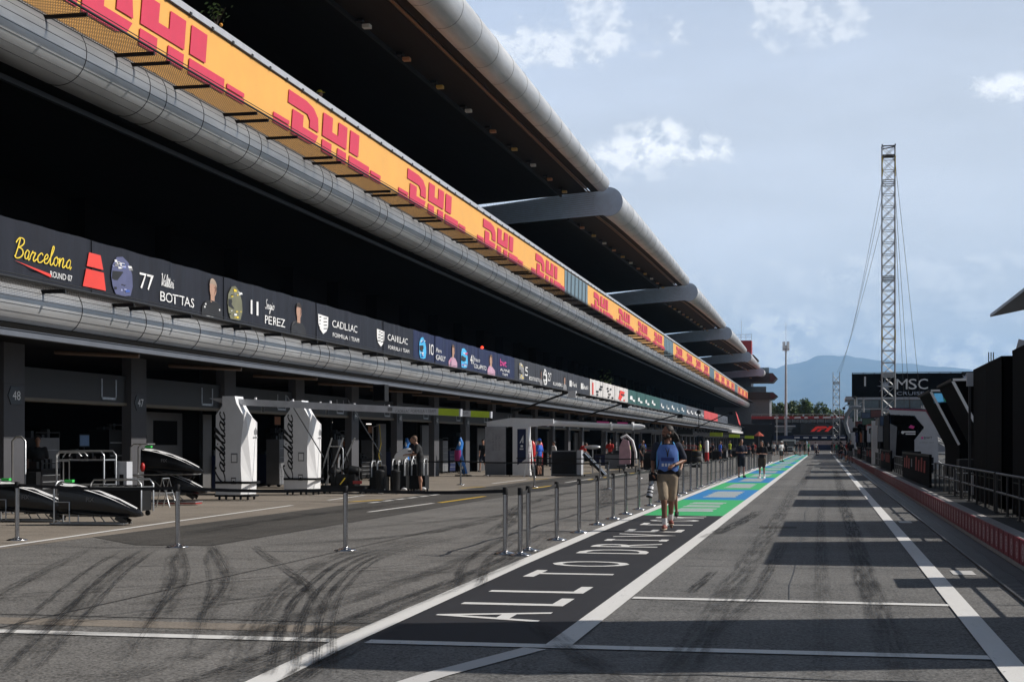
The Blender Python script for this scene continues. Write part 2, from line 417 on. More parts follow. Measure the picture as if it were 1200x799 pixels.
def dup(root, loc, rz=None, label=None, group=None):
    """copy of a thing with copies of its parts and their sub-parts"""
    r = root.copy(); COL.objects.link(r); r.location = loc
    if rz is not None: r.rotation_euler.z = rz
    if label: r['label'] = label
    if group: r['group'] = group
    for ch in root.children:
        c = ch.copy(); COL.objects.link(c); c.parent = r
        for g in ch.children:
            d = g.copy(); COL.objects.link(d); d.parent = c
    return r

def recolour(root, pairs):
    """give a copied thing's parts another paint or cloth; pairs = {part name: {old material: new material}}"""
    for o in [root] + list(root.children_recursive):
        st = o.name.split('.')[0]
        if st in pairs and o.data:
            o.data = o.data.copy()
            for i, m in enumerate(o.data.materials):
                if m in pairs[st]: o.data.materials[i] = pairs[st][m]

# planes for lettering: local x = reading direction, local y = up, local z = towards the reader
def plane(origin, kind):
    ax = {'lane': ((0, 1, 0), (0, 0, 1), (1, 0, 0)),      # on the pit building, read from the lane
          'near': ((1, 0, 0), (0, 0, 1), (0, -1, 0)),     # facing back down the lane towards the near end
          'road': ((0, 1, 0), (-1, 0, 0), (0, 0, 1)),     # painted on the road
          'wall': ((0, -1, 0), (0, 0, 1), (-1, 0, 0))}[kind]   # on the pit wall, read from the lane
    m = Matrix.Identity(4)
    for i in range(3):
        for j in range(3): m[j][i] = ax[i][j]
    m.translation = Vector(origin)
    return m

_txt = {}
def text_geo(s):
    """outline of a word, scaled to a unit box"""
    if s in _txt: return _txt[s]
    cu = bpy.data.curves.new('lettering', 'FONT'); cu.body = s; cu.size = 1.0; cu.resolution_u = 3
    o = bpy.data.objects.new('lettering', cu); COL.objects.link(o)
    dg = bpy.context.evaluated_depsgraph_get()
    me = bpy.data.meshes.new_from_object(o.evaluated_get(dg))
    vs = [v.co.copy() for v in me.vertices]; fs = [list(p.vertices) for p in me.polygons]
    bpy.data.objects.remove(o); bpy.data.curves.remove(cu); bpy.data.meshes.remove(me)
    x0 = min(v.x for v in vs); x1 = max(v.x for v in vs); y0 = min(v.y for v in vs); y1 = max(v.y for v in vs)
    vs = [((v.x - x0) / (x1 - x0), (v.y - y0) / (y1 - y0)) for v in vs]
    _txt[s] = (vs, fs)
    return _txt[s]

def put_text(mb, s, u, v, w, h, M, mat=None, lift=0.0, slant=0.0):
    if mat: mb.mat(mat)
    vs, fs = text_geo(s)
    mb.add([(u + a * w + slant * b * h, v + b * h, lift) for a, b in vs], fs, M=M)

# simple joined handwriting: strokes on an x-height of 1
SCR = {
 'B': ([[(.25, 0), (.45, 1.0), (.55, 2.0)], [(.1, 1.5), (.45, 2.05), (.95, 2.0), (1.05, 1.6), (.75, 1.2), (.45, 1.1), (.95, .95), (1.15, .5), (.9, .08), (.45, -.05), (.1, .15)]], 1.3),
 'C': ([[(1.15, 1.6), (1.05, 1.95), (.75, 1.85), (.35, 1.2), (.2, .5), (.4, .02), (.8, 0), (1.2, .3)]], 1.15),
 'V': ([[(.1, 1.8), (.3, 2.0), (.45, 1.0), (.55, 0), (.9, 1.0), (1.3, 2.0)]], 1.0),
 'S': ([[(1.1, 1.7), (.8, 2.0), (.4, 1.7), (.5, 1.2), (.9, .7), (.7, .1), (.2, 0), (.0, .3)]], 1.1),
 'a': ([[(.75, .85), (.45, 1.0), (.12, .6), (.2, .1), (.5, .1), (.75, .6), (.8, .95), (.72, .2), (.85, 0), (1.1, .3)]], 1.0),
 'r': ([[(.0, .3), (.25, .9), (.3, 1.05), (.3, .85), (.62, .9), (.5, .3), (.62, 0), (.9, .3)]], .85),
 'c': ([[(.7, .8), (.45, 1.0), (.12, .55), (.25, .05), (.55, .02), (.85, .3)]], .8),
 'e': ([[(.05, .35), (.5, .55), (.62, .85), (.42, 1.0), (.15, .6), (.25, .08), (.55, .02), (.85, .3)]], .8),
 'l': ([[(.0, .3), (.4, 1.3), (.5, 1.9), (.32, 1.95), (.22, 1.0), (.28, .1), (.5, 0), (.7, .3)]], .62),
 'o': ([[(.5, 1.0), (.15, .7), (.15, .2), (.45, .0), (.7, .3), (.7, .8), (.45, 1.0), (.6, .8), (.95, .85)]], .9),
 'n': ([[(.0, .3), (.2, .95), (.22, 0), (.3, .6), (.55, 1.0), (.68, .8), (.68, .2), (.82, 0), (1.05, .3)]], 1.0),
 'd': ([[(.72, .8), (.45, 1.0), (.12, .6), (.2, .1), (.5, .1), (.75, .7), (.95, 1.95), (.75, .3), (.88, 0), (1.1, .3)]], 1.0),
 'i': ([[(.0, .3), (.22, .95), (.2, .2), (.36, 0), (.58, .3)], [(.28, 1.35), (.33, 1.45)]], .52),
 't': ([[(.0, .3), (.3, 1.6), (.25, .2), (.42, 0), (.62, .3)], [(.02, 1.15), (.6, 1.25)]], .58),
 'g': ([[(.7, .85), (.42, 1.0), (.12, .6), (.25, .1), (.55, .2), (.72, .9), (.65, -.6), (.35, -.9), (.25, -.5), (1.0, .3)]], .95),
}
def script(mb, word, u, v, xh, pen, M, mat, d=.004, slant=.18, sx=1.0):
    mb.mat(mat); x = 0.0
    for ch in word:
        strokes, adv = SCR[ch]
        for st in strokes:
            pts = []
            for i in range(len(st) - 1):                         # Catmull-Rom through the pen points
                p0, p1, p2, p3 = st[max(i - 1, 0)], st[i], st[i + 1], st[min(i + 2, len(st) - 1)]
                for k in range(4):
                    t = k / 4.0
                    pts.append(tuple(.5 * (2 * p1[j] + (p2[j] - p0[j]) * t + (2 * p0[j] - 5 * p1[j] + 4 * p2[j] - p3[j]) * t * t + (3 * p1[j] - p0[j] - 3 * p2[j] + p3[j]) * t ** 3) for j in (0, 1)))
            pts.append(st[-1])
            pts = [(u + sx * xh * (x + a + slant * b), v + xh * b) for a, b in pts]
            L, Rr = [], []
            for i, p in enumerate(pts):
                a, b = pts[max(i - 1, 0)], pts[min(i + 1, len(pts) - 1)]
                tx, ty = b[0] - a[0], b[1] - a[1]; q = math.hypot(tx, ty) or 1.0
                w = pen * (.6 + .5 * abs(ty / q))
                L.append((p[0] - ty / q * w / 2, p[1] + tx / q * w / 2, d)); Rr.append((p[0] + ty / q * w / 2, p[1] - tx / q * w / 2, d))
            n = len(pts)
            mb.add(L + Rr, [(i, n + i, n + i + 1, i + 1) for i in range(n - 1)], M=M)
        x += adv
    return x * xh * sx

ORD = ['first', 'second', 'third', 'fourth', 'fifth', 'sixth', 'seventh', 'eighth', 'ninth', 'tenth', 'eleventh', 'twelfth', 'thirteenth', 'fourteenth', 'fifteenth', 'sixteenth', 'seventeenth', 'eighteenth', 'nineteenth', 'twentieth',
       'twenty-first', 'twenty-second', 'twenty-third', 'twenty-fourth', 'twenty-fifth', 'twenty-sixth', 'twenty-seventh', 'twenty-eighth', 'twenty-ninth', 'thirtieth'] + ['thirty-' + w for w in ('first', 'second', 'third', 'fourth', 'fifth', 'sixth', 'seventh', 'eighth', 'ninth')] + ['fortieth'] + ['forty-' + w for w in ('first', 'second', 'third', 'fourth', 'fifth', 'sixth', 'seventh', 'eighth', 'ninth')]

# ------------------------------------------------------------------ the setting: ground, lanes, paint
def sheet(name, mat, x0, x1, y0, y1, z):
    b = MB(mat); b.add([(x0, y0, z), (x1, y0, z), (x1, y1, z), (x0, y1, z)], [(0, 1, 2, 3)])
    return b.build(name, kind='structure')
def ribbon(mb, pts, w, z):
    """flat painted line along a centre line"""
    pts = [Vector((p[0], p[1], z)) for p in pts]; L = []
    for i, p in enumerate(pts):
        t = (pts[min(i + 1, len(pts) - 1)] - pts[max(i - 1, 0)]); t.z = 0; t.normalize()
        n = Vector((-t.y, t.x, 0)) * w / 2
        L.append((p + n, p - n))
    v = [q for pr in L for q in pr]
    mb.add(v, [(2 * i, 2 * i + 1, 2 * i + 3, 2 * i + 2) for i in range(len(L) - 1)])

sheet("ground", DUSTY, -16200, 16200, -290, 23400, -.03)
sheet('pit_lane', A_LANE, -30, -3.9, -30, 420, 0)
sheet('fast_lane', A_FAST, -3.9, 2.5, -30, 420, 0)
sheet('race_track', A_FAST, 6.6, 24, -30, 420, -.01)
A_ISL = asphalt('dark_platform_surface', .018, 1.0, .1, .4)
sheet('pit_wall_island', A_ISL, 2.5, 6.6, -30, 330, .02)
sheet('apron', CONC, -29.9, -12.2, 19.2, 330, .004)
b = MB(A_DARK)
b.add([(-10.6, 21.8, .006), (-9.4, 21.9, .006), (-9.4, 300, .006), (-12.2, 300, .006), (-12.2, 23.5, .006)], [(0, 1, 2, 3, 4)])
b.build('dark_asphalt_strip', kind='structure')
b = MB(PAINT)
ribbon(b, [(-3.60, 7.5), (-3.68, 9.5), (-3.78, 11.7), (-3.94, 18.9), (-4.03, 26), (-4.04, 60), (-4.04, 216)], .21, .012)
ribbon(b, [(-2.05, 11.55), (-2.05, 216)], .21, .012)
b.build('walkway_edge_lines', kind='structure')
b = MB(PAINT); ribbon(b, [(1.31, -10), (1.31, 300)], .20, .012); b.build('fast_lane_edge_line', kind='structure')
b = MB(PAINT)
ribbon(b, [(-40, 11.48), (-3.85, 11.55)], .21, .0085); ribbon(b, [(-3.6, 11.55), (1.21, 11.62)], .21, .0085)
ribbon(b, [(-1.93, 15.38), (1.21, 15.30)], .19, .0085)
b.build('cross_lines', kind='structure')
b = MB(PAINT_OLD); ribbon(b, [(-2.82, 9.0), (-2.62, 10.0), (-2.2, 11.42)], .2, .0085); b.build('faded_line', kind='structure')
b = MB(PAINT)
ribbon(b, [(-12.4, 20.6), (-12.95, 28.2), (-13.4, 36.5)], .13, .012)
ribbon(b, [(-13.62, 40), (-13.8, 44)], .12, .012)
ribbon(b, [(-10.35, 33.3), (-10.2, 38.6)], .12, .012)
for k in range(6): ribbon(b, [(-11.9 + .02 * k, 38.4 + k * 1.2), (-11.88 + .02 * k, 39.2 + k * 1.2)], .16, .012)
for k in range(12):
    y = 58 + 13 * k
    ribbon(b, [(-12.9, y), (-12.9, y + 7)], .13, .012); ribbon(b, [(-10.3, y + 2), (-10.3, y + 9)], .12, .012)
b.build('garage_box_lines', kind='structure')
b = MB(PAINT_Y)
for k in range(10):
    y = 38.9 + 13 * k
    ribbon(b, [(-12.7, y), (-12.2, y + 1.6)], .2, .0125); ribbon(b, [(-10.1, y), (-10.0, y + 5)], .16, .0125)
b.build('yellow_box_marks', kind='structure')
# the painted walkway between the lanes
b = MB(BLACKP); b.add([(-3.83, 11.66, .004), (-2.1, 11.66, .004), (-2.1, 33.2, .004), (-4.0, 33.2, .004), (-3.95, 19, .004)], [(0, 1, 2, 3, 4)]); b.build('black_walkway_paint', kind='structure')
bg, bb, bt, bs = MB(GREENP), MB(BLUEP), MB(TEALP), MB(STENC)
y = 33.2; k = 0
while y < 214:
    L = 9.45; t = bg if k % 2 == 0 else bb
    if y > 120: t = bt if k % 2 == 0 else (bb if k % 4 == 1 else bg)
    t.add([(-3.95, y, .004), (-2.14, y, .004), (-2.14, y + L, .004), (-3.95, y + L, .004)], [(0, 1, 2, 3)])
    for i in range(9):                                                  # the washed-out stencil in the middle of each field
        if k == 0 and i in (3, 6): continue
        bs.add([(-3.52 + .04 * (i % 3), y + 2.0 + i * .62, .008), (-2.55 - .05 * (i % 2), y + 2.0 + i * .62, .008), (-2.55 - .05 * (i % 2), y + 2.46 + i * .62, .008), (-3.52 + .04 * (i % 3), y + 2.46 + i * .62, .008)], [(0, 1, 2, 3)])
    y += L; k += 1
bg.build('green_walkway_paint', kind='structure'); bb.build('blue_walkway_paint', kind='structure'); bt.build('teal_walkway_paint', kind='structure'); bs.build('walkway_stencils', kind='structure')
b = MB(PAINT)
M0 = plane((-2.50, 0, .009), 'road')
for ch, y0, w in (('A', 13.10, .78), ('L', 14.42, .72), ('L', 15.68, .74), ('T', 17.55, .95), ('O', 19.15, .85), ('D', 21.45, .85), ('R', 22.85, .85), ('I', 24.3, .45), ('V', 25.35, .95), ('E', 26.85, .8), ('F', 29.15, .78), ('O', 30.5, .85), ('R', 31.95, .85)):
    if ch == 'I':
        b.add([(y0 + p, q, 0) for p, q in ((.16, 0), (.30, 0), (.30, 1.03), (.16, 1.03), (0, 0), (.16, 0), (.16, .13), (0, .13), (.30, 0), (.46, 0), (.46, .13), (.30, .13), (0, .9), (.16, .9), (.16, 1.03), (0, 1.03), (.30, .9), (.46, .9), (.46, 1.03), (.30, 1.03))],
              [(0, 1, 2, 3), (4, 5, 6, 7), (8, 9, 10, 11), (12, 13, 14, 15), (16, 17, 18, 19)], M=M0)
    else: put_text(b, ch, y0, 0, w, 1.03, M0)
b.build('walkway_lettering', kind='structure')

# joints and repaired strips in the asphalt
b = MB(P('bitumen_joint', (.03, .03, .03), .6))
rj = random.Random(2)
def joint(pts, w):
    q = []
    for (xa, ya), (xb, yb) in zip(pts, pts[1:]):
        for k in range(14): q.append((xa + (xb - xa) * k / 14 + rj.gauss(0, .012), ya + (yb - ya) * k / 14 + rj.gauss(0, .02)))
    ribbon(b, q + [pts[-1]], w, .0045)
joint([(-7.0, 6), (-7.05, 40), (-6.95, 90)], .03); joint([(-.35, 15.3), (-.4, 40), (-.38, 120)], .012); joint([(-15, 12.7), (-3.9, 12.75)], .03); joint([(-14, 17.9), (-9, 18.1), (-4.0, 18.0)], .02); joint([(-1.9, 19.6), (1.2, 19.5)], .025); joint([(-1.9, 27.0), (1.9, 26.9)], .02); joint([(-1.9, 10.3), (2, 10.4)], .03); joint([(-9.4, 21.9), (-9.4, 60), (-9.38, 120)], .04)
b.build('asphalt_joints', kind='structure')
sheet('asphalt_repair', A_DARK, -1.2, -.5, 28.6, 29.3, .0042); sheet('asphalt_repair_strip', CONC, -15, -3.95, 12.05, 12.5, .0032)
# tyre rubber: soft-edged strips lying on the road
def tyre_marks(strips):
    vs, fs, uvs, st = [], [], [], []
    for pts, w, k, z in strips:
        P3 = []
        for i in range(len(pts) - 1):
            p0, p1, p2, p3 = pts[max(i - 1, 0)], pts[i], pts[i + 1], pts[min(i + 2, len(pts) - 1)]
            for q in range(8):
                t = q / 8
                P3.append(Vector([.5 * (2 * p1[j] + (p2[j] - p0[j]) * t + (2 * p0[j] - 5 * p1[j] + 4 * p2[j] - p3[j]) * t * t + (3 * p1[j] - p0[j] - 3 * p2[j] + p3[j]) * t ** 3) for j in (0, 1)] + [z]))
        P3.append(Vector((pts[-1][0], pts[-1][1], z)))
        o = len(vs); d = 0.0; n = len(P3)
        for i, p in enumerate(P3):
            t = P3[min(i + 1, n - 1)] - P3[max(i - 1, 0)]; t.normalize(); nn = Vector((-t.y, t.x, 0)) * w / 2
            if i: d += (p - P3[i - 1]).length
            vs += [p + nn, p - nn]; f = min(1.0, 4 * i / n, 4 * (n - 1 - i) / n) * k; st += [f, f]
            uvs += [(0, d + o), (1, d + o)]
        for i in range(n - 1): fs.append((o + 2 * i, o + 2 * i + 1, o + 2 * i + 3, o + 2 * i + 2))
    me = bpy.data.meshes.new('tyre_marks'); me.from_pydata([tuple(v) for v in vs], [], fs)
    ul = me.uv_layers.new(name='UVMap')
    for lp in me.loops: ul.data[lp.index].uv = uvs[lp.vertex_index]
    at = me.attributes.new('strength', 'FLOAT', 'POINT')
    for i, f in enumerate(st): at.data[i].value = f
    me.materials.append(RUB)
    o = bpy.data.objects.new('tyre_marks', me); COL.objects.link(o); o['kind'] = 'structure'
Z = .016
def par(pts, off): return [(x + off, y) for x, y in pts]
S1 = [(-5.2, 8.6), (-6.99, 13.02), (-8.66, 17.2), (-10.04, 21.06)]
S1b = [(-7.2, 11.5), (-7.87, 13.24), (-8.48, 14.85), (-9.6, 17.88), (-10.9, 21.5)]
S2 = [(-9.6, 21.5), (-8.9, 19.6), (-7.27, 15.94), (-6.09, 12.99), (-4.7, 9.4)]
S2b = [(-9.4, 22.0), (-9.04, 21.21), (-6.81, 16.4), (-5.64, 13.09), (-5.0, 11.5)]
S3 = [(-3.7, 9.6), (-3.88, 10.17), (-4.7, 12.61), (-5.49, 15.34), (-6.30, 19.0), (-6.50, 21.5), (-6.3, 26)]
S4 = [(-4.2, 8.4), (-4.15, 9.44), (-4.12, 10.7), (-4.2, 12.71), (-4.25, 18.13), (-4.45, 21.5), (-5.0, 28)]
S5 = [(-4.0, 16.0), (-4.09, 16.6), (-4.66, 19.38), (-5.0, 22.06), (-5.5, 27.5)]
S6 = [(-8.6, 21.8), (-7.86, 20.28), (-5.82, 16.25), (-4.5, 13.2)]
tyre_marks([(S1, .32, .4, Z), (S1, .08, .9, Z + .036), (par(S1, .22), .07, .8, Z + .027), (par(S1, -.35), .09, .7, Z + .003), (par(S1b, -.2), .22, .5, Z + .006), (S2, .34, .32, Z), (S2, .07, .8, Z + .024), (par(S2, .45), .06, .7, Z + .009), (S2b, .28, .32, Z + .003), (S2b, .07, .85, Z + .027), (par(S2b, -.5), .06, .7, Z + .012),
            (S3, .11, 1.0, Z + .006), (par(S3, .17), .09, .95, Z + .009), (par(S3, .33), .09, .9, Z + .012), (par(S3, .46), .07, .7, Z + .015), (par(S3, -.25), .3, .5, Z), (S4, .14, 1.0, Z + .003), (par(S4, .22), .3, .6, Z + .018), (par(S4, -.5), .3, .5, Z + .006), (S5, .14, .7, Z + .009), (par(S5, .28), .14, .7, Z + .012),
            (S6, .10, .95, Z + .015), ([(-4.3, 20.6), (-6.2, 17.0), (-8.2, 14.2), (-11, 11.4)], .10, .7, Z + .018), ([(-3.9, 24), (-4.6, 18), (-5.6, 14.5), (-7.4, 10.5), (-9, 8.4)], .12, .6, Z + .021), ([(-9.2, 8.6), (-8.2, 10.4), (-6.4, 11.4), (-4.4, 12.2)], .3, .6, Z), ([(-8.6, 22), (-7.4, 24), (-6.8, 27), (-6.9, 34)], .35, .7, Z), ([(-5.5, 24), (-6.3, 30), (-7.6, 38), (-8.2, 50)], .4, .7, Z + .003),
            ([(-8.8, 26), (-7, 32), (-5.6, 40), (-5.2, 52)], .35, .65, Z + .006), ([(-9, 40), (-7.4, 52), (-6, 70)], .5, .6, Z), ([(-5, 34), (-6.6, 46), (-8.4, 58)], .4, .6, Z + .009), ([(-8, 60), (-6, 80), (-5.4, 100)], .5, .6, Z),
            ([(-5.6, 60), (-7, 78), (-8.6, 92)], .5, .6, Z + .003), ([(-11, 24), (-11.2, 30), (-10.9, 40)], .5, .5, Z), ([(-11, 46), (-11.4, 60), (-11, 80)], .5, .5, Z + .003),
            ([(.44, 47.4), (.53, 31.3), (.49, 19.8), (.55, 8)], .3, .75, Z), ([(-1.0, 60), (-.95, 34), (-1.0, 14), (-.95, 7)], .35, .45, Z), ([(.0, 48), (-.05, 30), (.02, 9)], .2, .4, Z + .003), ([(-.9, 12.5), (-.7, 15.5), (-.66, 19.15), (-.59, 26)], .16, .6, Z + .006),
            ([(-1.40, 15.8), (-1.36, 17.2), (-1.33, 18.9)], .14, .9, Z), ([(-1.98, 25.0), (-1.64, 30.5), (-1.48, 36)], .3, .95, Z), ([(.7, 100), (.6, 60), (.62, 40)], .35, .55, Z), ([(-.9, 120), (-.8, 70), (-.85, 55)], .35, .5, Z),
            ([(-3.4, 9.0), (-3.55, 10.2), (-3.6, 11.3)], .25, .7, Z), ([(-1.0, 9), (-1.6, 10.6), (-2.6, 13.2)], .25, .5, Z + .003)])
# drain grating along the pit wall
b = MB(GRATE); b.box(1.96, 2.42, -10, 210, .003, .012)
b.mat(P('worn_grating_bar', (.10, .10, .105), .5, .4))
yy = 8.0
while yy < 62: b.box(1.97, 2.41, yy, yy + .07, .012, .030); yy += .16
for x in (1.97, 2.19, 2.40): b.box(x - .012, x + .012, -10, 210, .014, .030)
b.build('drain_grating', kind='structure')
b = MB(PAINT_OLD); b.box(1.55, 1.82, 18.9, 19.5, .004, .007); b.box(1.5, 1.75, 31, 31.7, .004, .007); b.build('road_patches', kind='structure')

# hills on the horizon
def hills():
    prof = [(-40, 330), (-25, 420), (-14, 380), (-9, 330), (-5, 360), (-2.9, 405), (-2.2, 455), (-1.4, 475), (-.8, 486), (-.3, 528), (.1, 534), (.6, 528), (1.1, 522), (1.7, 505), (2.4, 492), (3.1, 478), (3.9, 458), (4.5, 452), (5.2, 440), (6.5, 380), (8, 350), (11, 300), (16, 330), (22, 250), (40, 240)]
    def h(a):
        for (a0, h0), (a1, h1) in zip(prof, prof[1:]):
            if a0 <= a <= a1: return h0 + (h1 - h0) * (a - a0) / (a1 - a0)
        return 240
    n, m = 260, 26; vs, fs = [], []
    for i in range(n + 1):
        a = -38 + 76 * i / n; top = h(a)
        for j in range(m + 1):
            t = j / m
            rr = 13000 + 9500 * t
            e = (t ** 1.35) * top if t < .97 else top * .985
            ridge = 60 * math.sin(math.pi * min(t, 1)) * noise.noise(Vector((a * .55, t * 2.2, 3)))
            fine = 16 * noise.noise(Vector((a * 3.2, t * 7, 9))) + 6 * noise.noise(Vector((a * 11, t * 20, 1)))
            vs.append((rr * math.sin(R(a)), rr * math.cos(R(a)), 2.5 * max(-5, e + (ridge + fine) * min(1, t * 3) - 4)))
    for i in range(n):
        for j in range(m):
            a = i * (m + 1) + j; fs.append((a, a + m + 1, a + m + 2, a + 1))
    b = MB(HILL); b.add(vs, fs, True); b.build('hills', kind='structure')
    # a lower, nearer range
    vs, fs = [], []
    n, m = 160, 8
    for i in range(n + 1):
        a = -38 + 76 * i / n
        for j in range(m + 1):
            t = j / m; rr = 6000 + 4000 * t
            e = (60 + 22 * noise.noise(Vector((a * .4, 0, 5))) + 7 * noise.noise(Vector((a * 2.4, 0, 2)))) * math.sin(math.pi * .5 * t)
            vs.append((rr * math.sin(R(a)), rr * math.cos(R(a)), 2.4 * (e - 3)))
    for i in range(n):
        for j in range(m):
            a = i * (m + 1) + j; fs.append((a, a + m + 1, a + m + 2, a + 1))
    b = MB(HILL); b.add(vs, fs, True); b.build('foothills', kind='structure')
hills()
def haze():
    b = MB(BLACK); b.box(-16250, 16250, -300, 23500, -20, 1550)
    o = b.build('haze', kind='stuff')
    m = bpy.data.materials.new('pale_blue_air'); m.use_nodes = True; nt = m.node_tree; nt.nodes.clear()
    out = mk(nt, 'ShaderNodeOutputMaterial')
    v = mk(nt, 'ShaderNodeVolumePrincipled', {'Color': (.40, .66, 1.0, 1), 'Density': HAZE_D, 'Anisotropy': .1})
    nt.links.new(v.outputs[0], out.inputs['Volume'])
    o.data.materials.clear(); o.data.materials.append(m)
HAZE_D = 0.000065
haze()

# ------------------------------------------------------------------ the pit building
Y0, Y1 = 14.0, 374.0
BAY, COL0 = 6.45, 31.6
PB = thing('pit_building', 'long black and grey pit building with rounded metal edges and garages along the left side', 'pit building')
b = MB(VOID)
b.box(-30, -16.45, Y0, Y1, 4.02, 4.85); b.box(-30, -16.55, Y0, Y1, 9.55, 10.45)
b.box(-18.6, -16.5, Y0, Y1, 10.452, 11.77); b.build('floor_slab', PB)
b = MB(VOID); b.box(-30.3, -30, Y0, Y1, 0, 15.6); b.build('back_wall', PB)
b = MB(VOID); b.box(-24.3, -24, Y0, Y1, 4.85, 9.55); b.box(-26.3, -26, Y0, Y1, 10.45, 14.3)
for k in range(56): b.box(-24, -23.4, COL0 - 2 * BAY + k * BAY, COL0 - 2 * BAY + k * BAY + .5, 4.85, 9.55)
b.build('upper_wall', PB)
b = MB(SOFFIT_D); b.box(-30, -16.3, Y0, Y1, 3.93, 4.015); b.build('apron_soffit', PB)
def clad_tube(name, x, z, r, ring_step):
    b = MB(TUBE)
    n = 40; ys = [Y0 + (Y1 - Y0) * i / 60 for i in range(61)]
    v = [(x + r * math.cos(2 * math.pi * j / n), y, z + r * math.sin(2 * math.pi * j / n)) for y in ys for j in range(n)]
    f = [(i * n + j, i * n + (j + 1) % n, (i + 1) * n + (j + 1) % n, (i + 1) * n + j) for i in range(60) for j in range(n)]
    b.add(v, f, True); b.add(v[:n], [tuple(range(n))]); b.add(v[-n:], [tuple(range(n - 1, -1, -1))])
    o = b.build(name, PB)
    s = MB(SEAM)
    k = 0; y = COL0 - 1.6
    while y < 240:
        for dy in ((0, .92) if k % 2 else (0,)):
            s.tube([(x + (r + .004) * math.cos(a), y + dy, z + (r + .004) * math.sin(a)) for a in [R(-120 + 10 * i) for i in range(29)]], .011, 4, caps=False)
        y += 3.15; k += 1
    for a in range(-64, 92, 17):
        s.bar((x + (r + .002) * math.cos(R(a)), Y0, z + (r + .002) * math.sin(R(a))), (x + (r + .002) * math.cos(R(a)), Y1, z + (r + .002) * math.sin(R(a))), .009, .009)
    s.build('cladding_seam', o)
    return o
clad_tube('upper_edge_tube', -16.40, 10.10, .66, 3.15)
clad_tube('lower_edge_tube', -16.36, 4.51, .52, 3.15)
b = MB(STEELD); b.box(-17.05, -16.95, Y0, Y1, 9.28, 9.40); b.build('tube_gutter', PB)
b = MB(BEAMG); b.box(-16.08, -15.93, Y0, 268, 3.76, 3.885); b.box(-16.2, -15.9, Y0, 268, 3.887, 3.90)
b.mat(VOID); b.box(-16.14, -16.10, Y0, Y1, 3.87, 4.12); b.build('fascia_beam', PB)  # dark panel added behind the beam, closing a gap that let sun through
# columns with their number plates
cm = MB(COLG); cm.box(-.28, 0, -.46, .46, .004, 3.93); cm.mat(SEAM); cm.box(-.002, .003, -.46, .46, 2.98, 3.0); cm.box(-.002, .003, -.46, .46, 1.72, 1.735)
col0 = None
hexp = [(-.30, 0), (-.17, .21), (.27, .21), (.27, -.21), (-.17, -.21)]
COLS = [COL0 + BAY * k for k in range(-2, 46)]
for k, y in enumerate(COLS):
    if col0 is None: o = col0 = cm.build('column', PB)
    else: o = col0.copy(); COL.objects.link(o)
    o.location = (-18.4, y, 0)
    if y < 150:
        M = plane((.0, 0, 2.71), 'lane')
        s = MB(SIGNK); s.prism(hexp, .02, M)
        put_text(s, str(49 - k + 1), -.11, -.10, .34, .21, M, INKW, .024)
        s.build('number_plate', o)
# shutter boxes between the columns
hm = MB(HEADG); hm.box(-.45, 0, .46, BAY - .46, 2.70, 3.42); hm.mat(HEADL); hm.box(-.46, .02, .46, BAY - .46, 2.62, 2.698)
hm.mat(STEELG)
for a, c, e, g in ((4.55, 4.60, 2.76, 3.30), (5.35, 5.40, 2.76, 3.30), (4.55, 5.40, 2.76, 2.82)): hm.box(.0, .014, a, c, e, g)
h0 = None
for y in COLS:
    if h0 is None: o = h0 = hm.build('shutter_box', PB)
    else: o = h0.copy(); COL.objects.link(o)
    o.location = (-18.55, y, 0)
pm = MB(P('brown_painted_pipe', (.13, .08, .05), .6)); pm.tube([(-18.3, 0, 3.82), (-16.1, 0, 3.70)], .055, 8)
p0 = None
for y in COLS[:30]:
    if p0 is None: o = p0 = pm.build('drain_pipe', PB)
    else: o = p0.copy(); COL.objects.link(o)
    o.location = (0, y + 1.7, 0)
# walls inside the garages
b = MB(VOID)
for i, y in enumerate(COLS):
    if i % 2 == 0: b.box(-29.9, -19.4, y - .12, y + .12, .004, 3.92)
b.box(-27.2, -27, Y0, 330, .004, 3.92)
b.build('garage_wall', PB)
PWM = P('dull_white_partition', (.085, .083, .083), .6)
for x, y, w, h in [(-19.9, 41.3, 2.7, 2.55), (-19.9, 45.6, .7, 2.55), (-19.4, 70.9, 2.0, 2.5), (-19.9, 65.2, 1.2, 2.5)] + [(-19.9, 84 + 12 * k, 3, 2.5) for k in range(6)]:
    b = MB(PWM); b.box(x, x + .1, y, y + w, .01, h)
    if y == 41.3: b.mat(MATT); b.box(x + .101, x + .11, 41.9, 43.6, 1.55, 2.3)
    b.build('partition_wall', PB)
lm = MB(P('fluorescent_tube', (.8, .8, .8), .5, emit=(1, .92, .85), estr=1.6)); lm.box(-.05, .05, -.5, .5, 0, .04)
for x, y, l in ((-21.5, 37.2, .18), (-22, 33.4, .8), (-21.0, 62.0, .3), (-21, 67.6, .5), (-22, 88.5, .6), (-22, 101, .6), (-22, 128, 1), (-22, 150, 1)):
    o = lm.build('strip_light', PB); o.location = (x, y, 2.5); o.scale.y = l
# faint lit openings at the back of the first floor
em = MB(P('dim_window_light', (.3, .3, .28), .5, emit=(.8, .8, .7), estr=.035)); em.box(0, .02, -.14, .14, -.04, .04)
for y in (77.5, 80, 95, 97.5, 99):
    for k in range(4):
        o = em.build('lit_vent', PB); o.location = (-23.37 if y < 90 else -23.9, y, 6.7 + .35 * k)

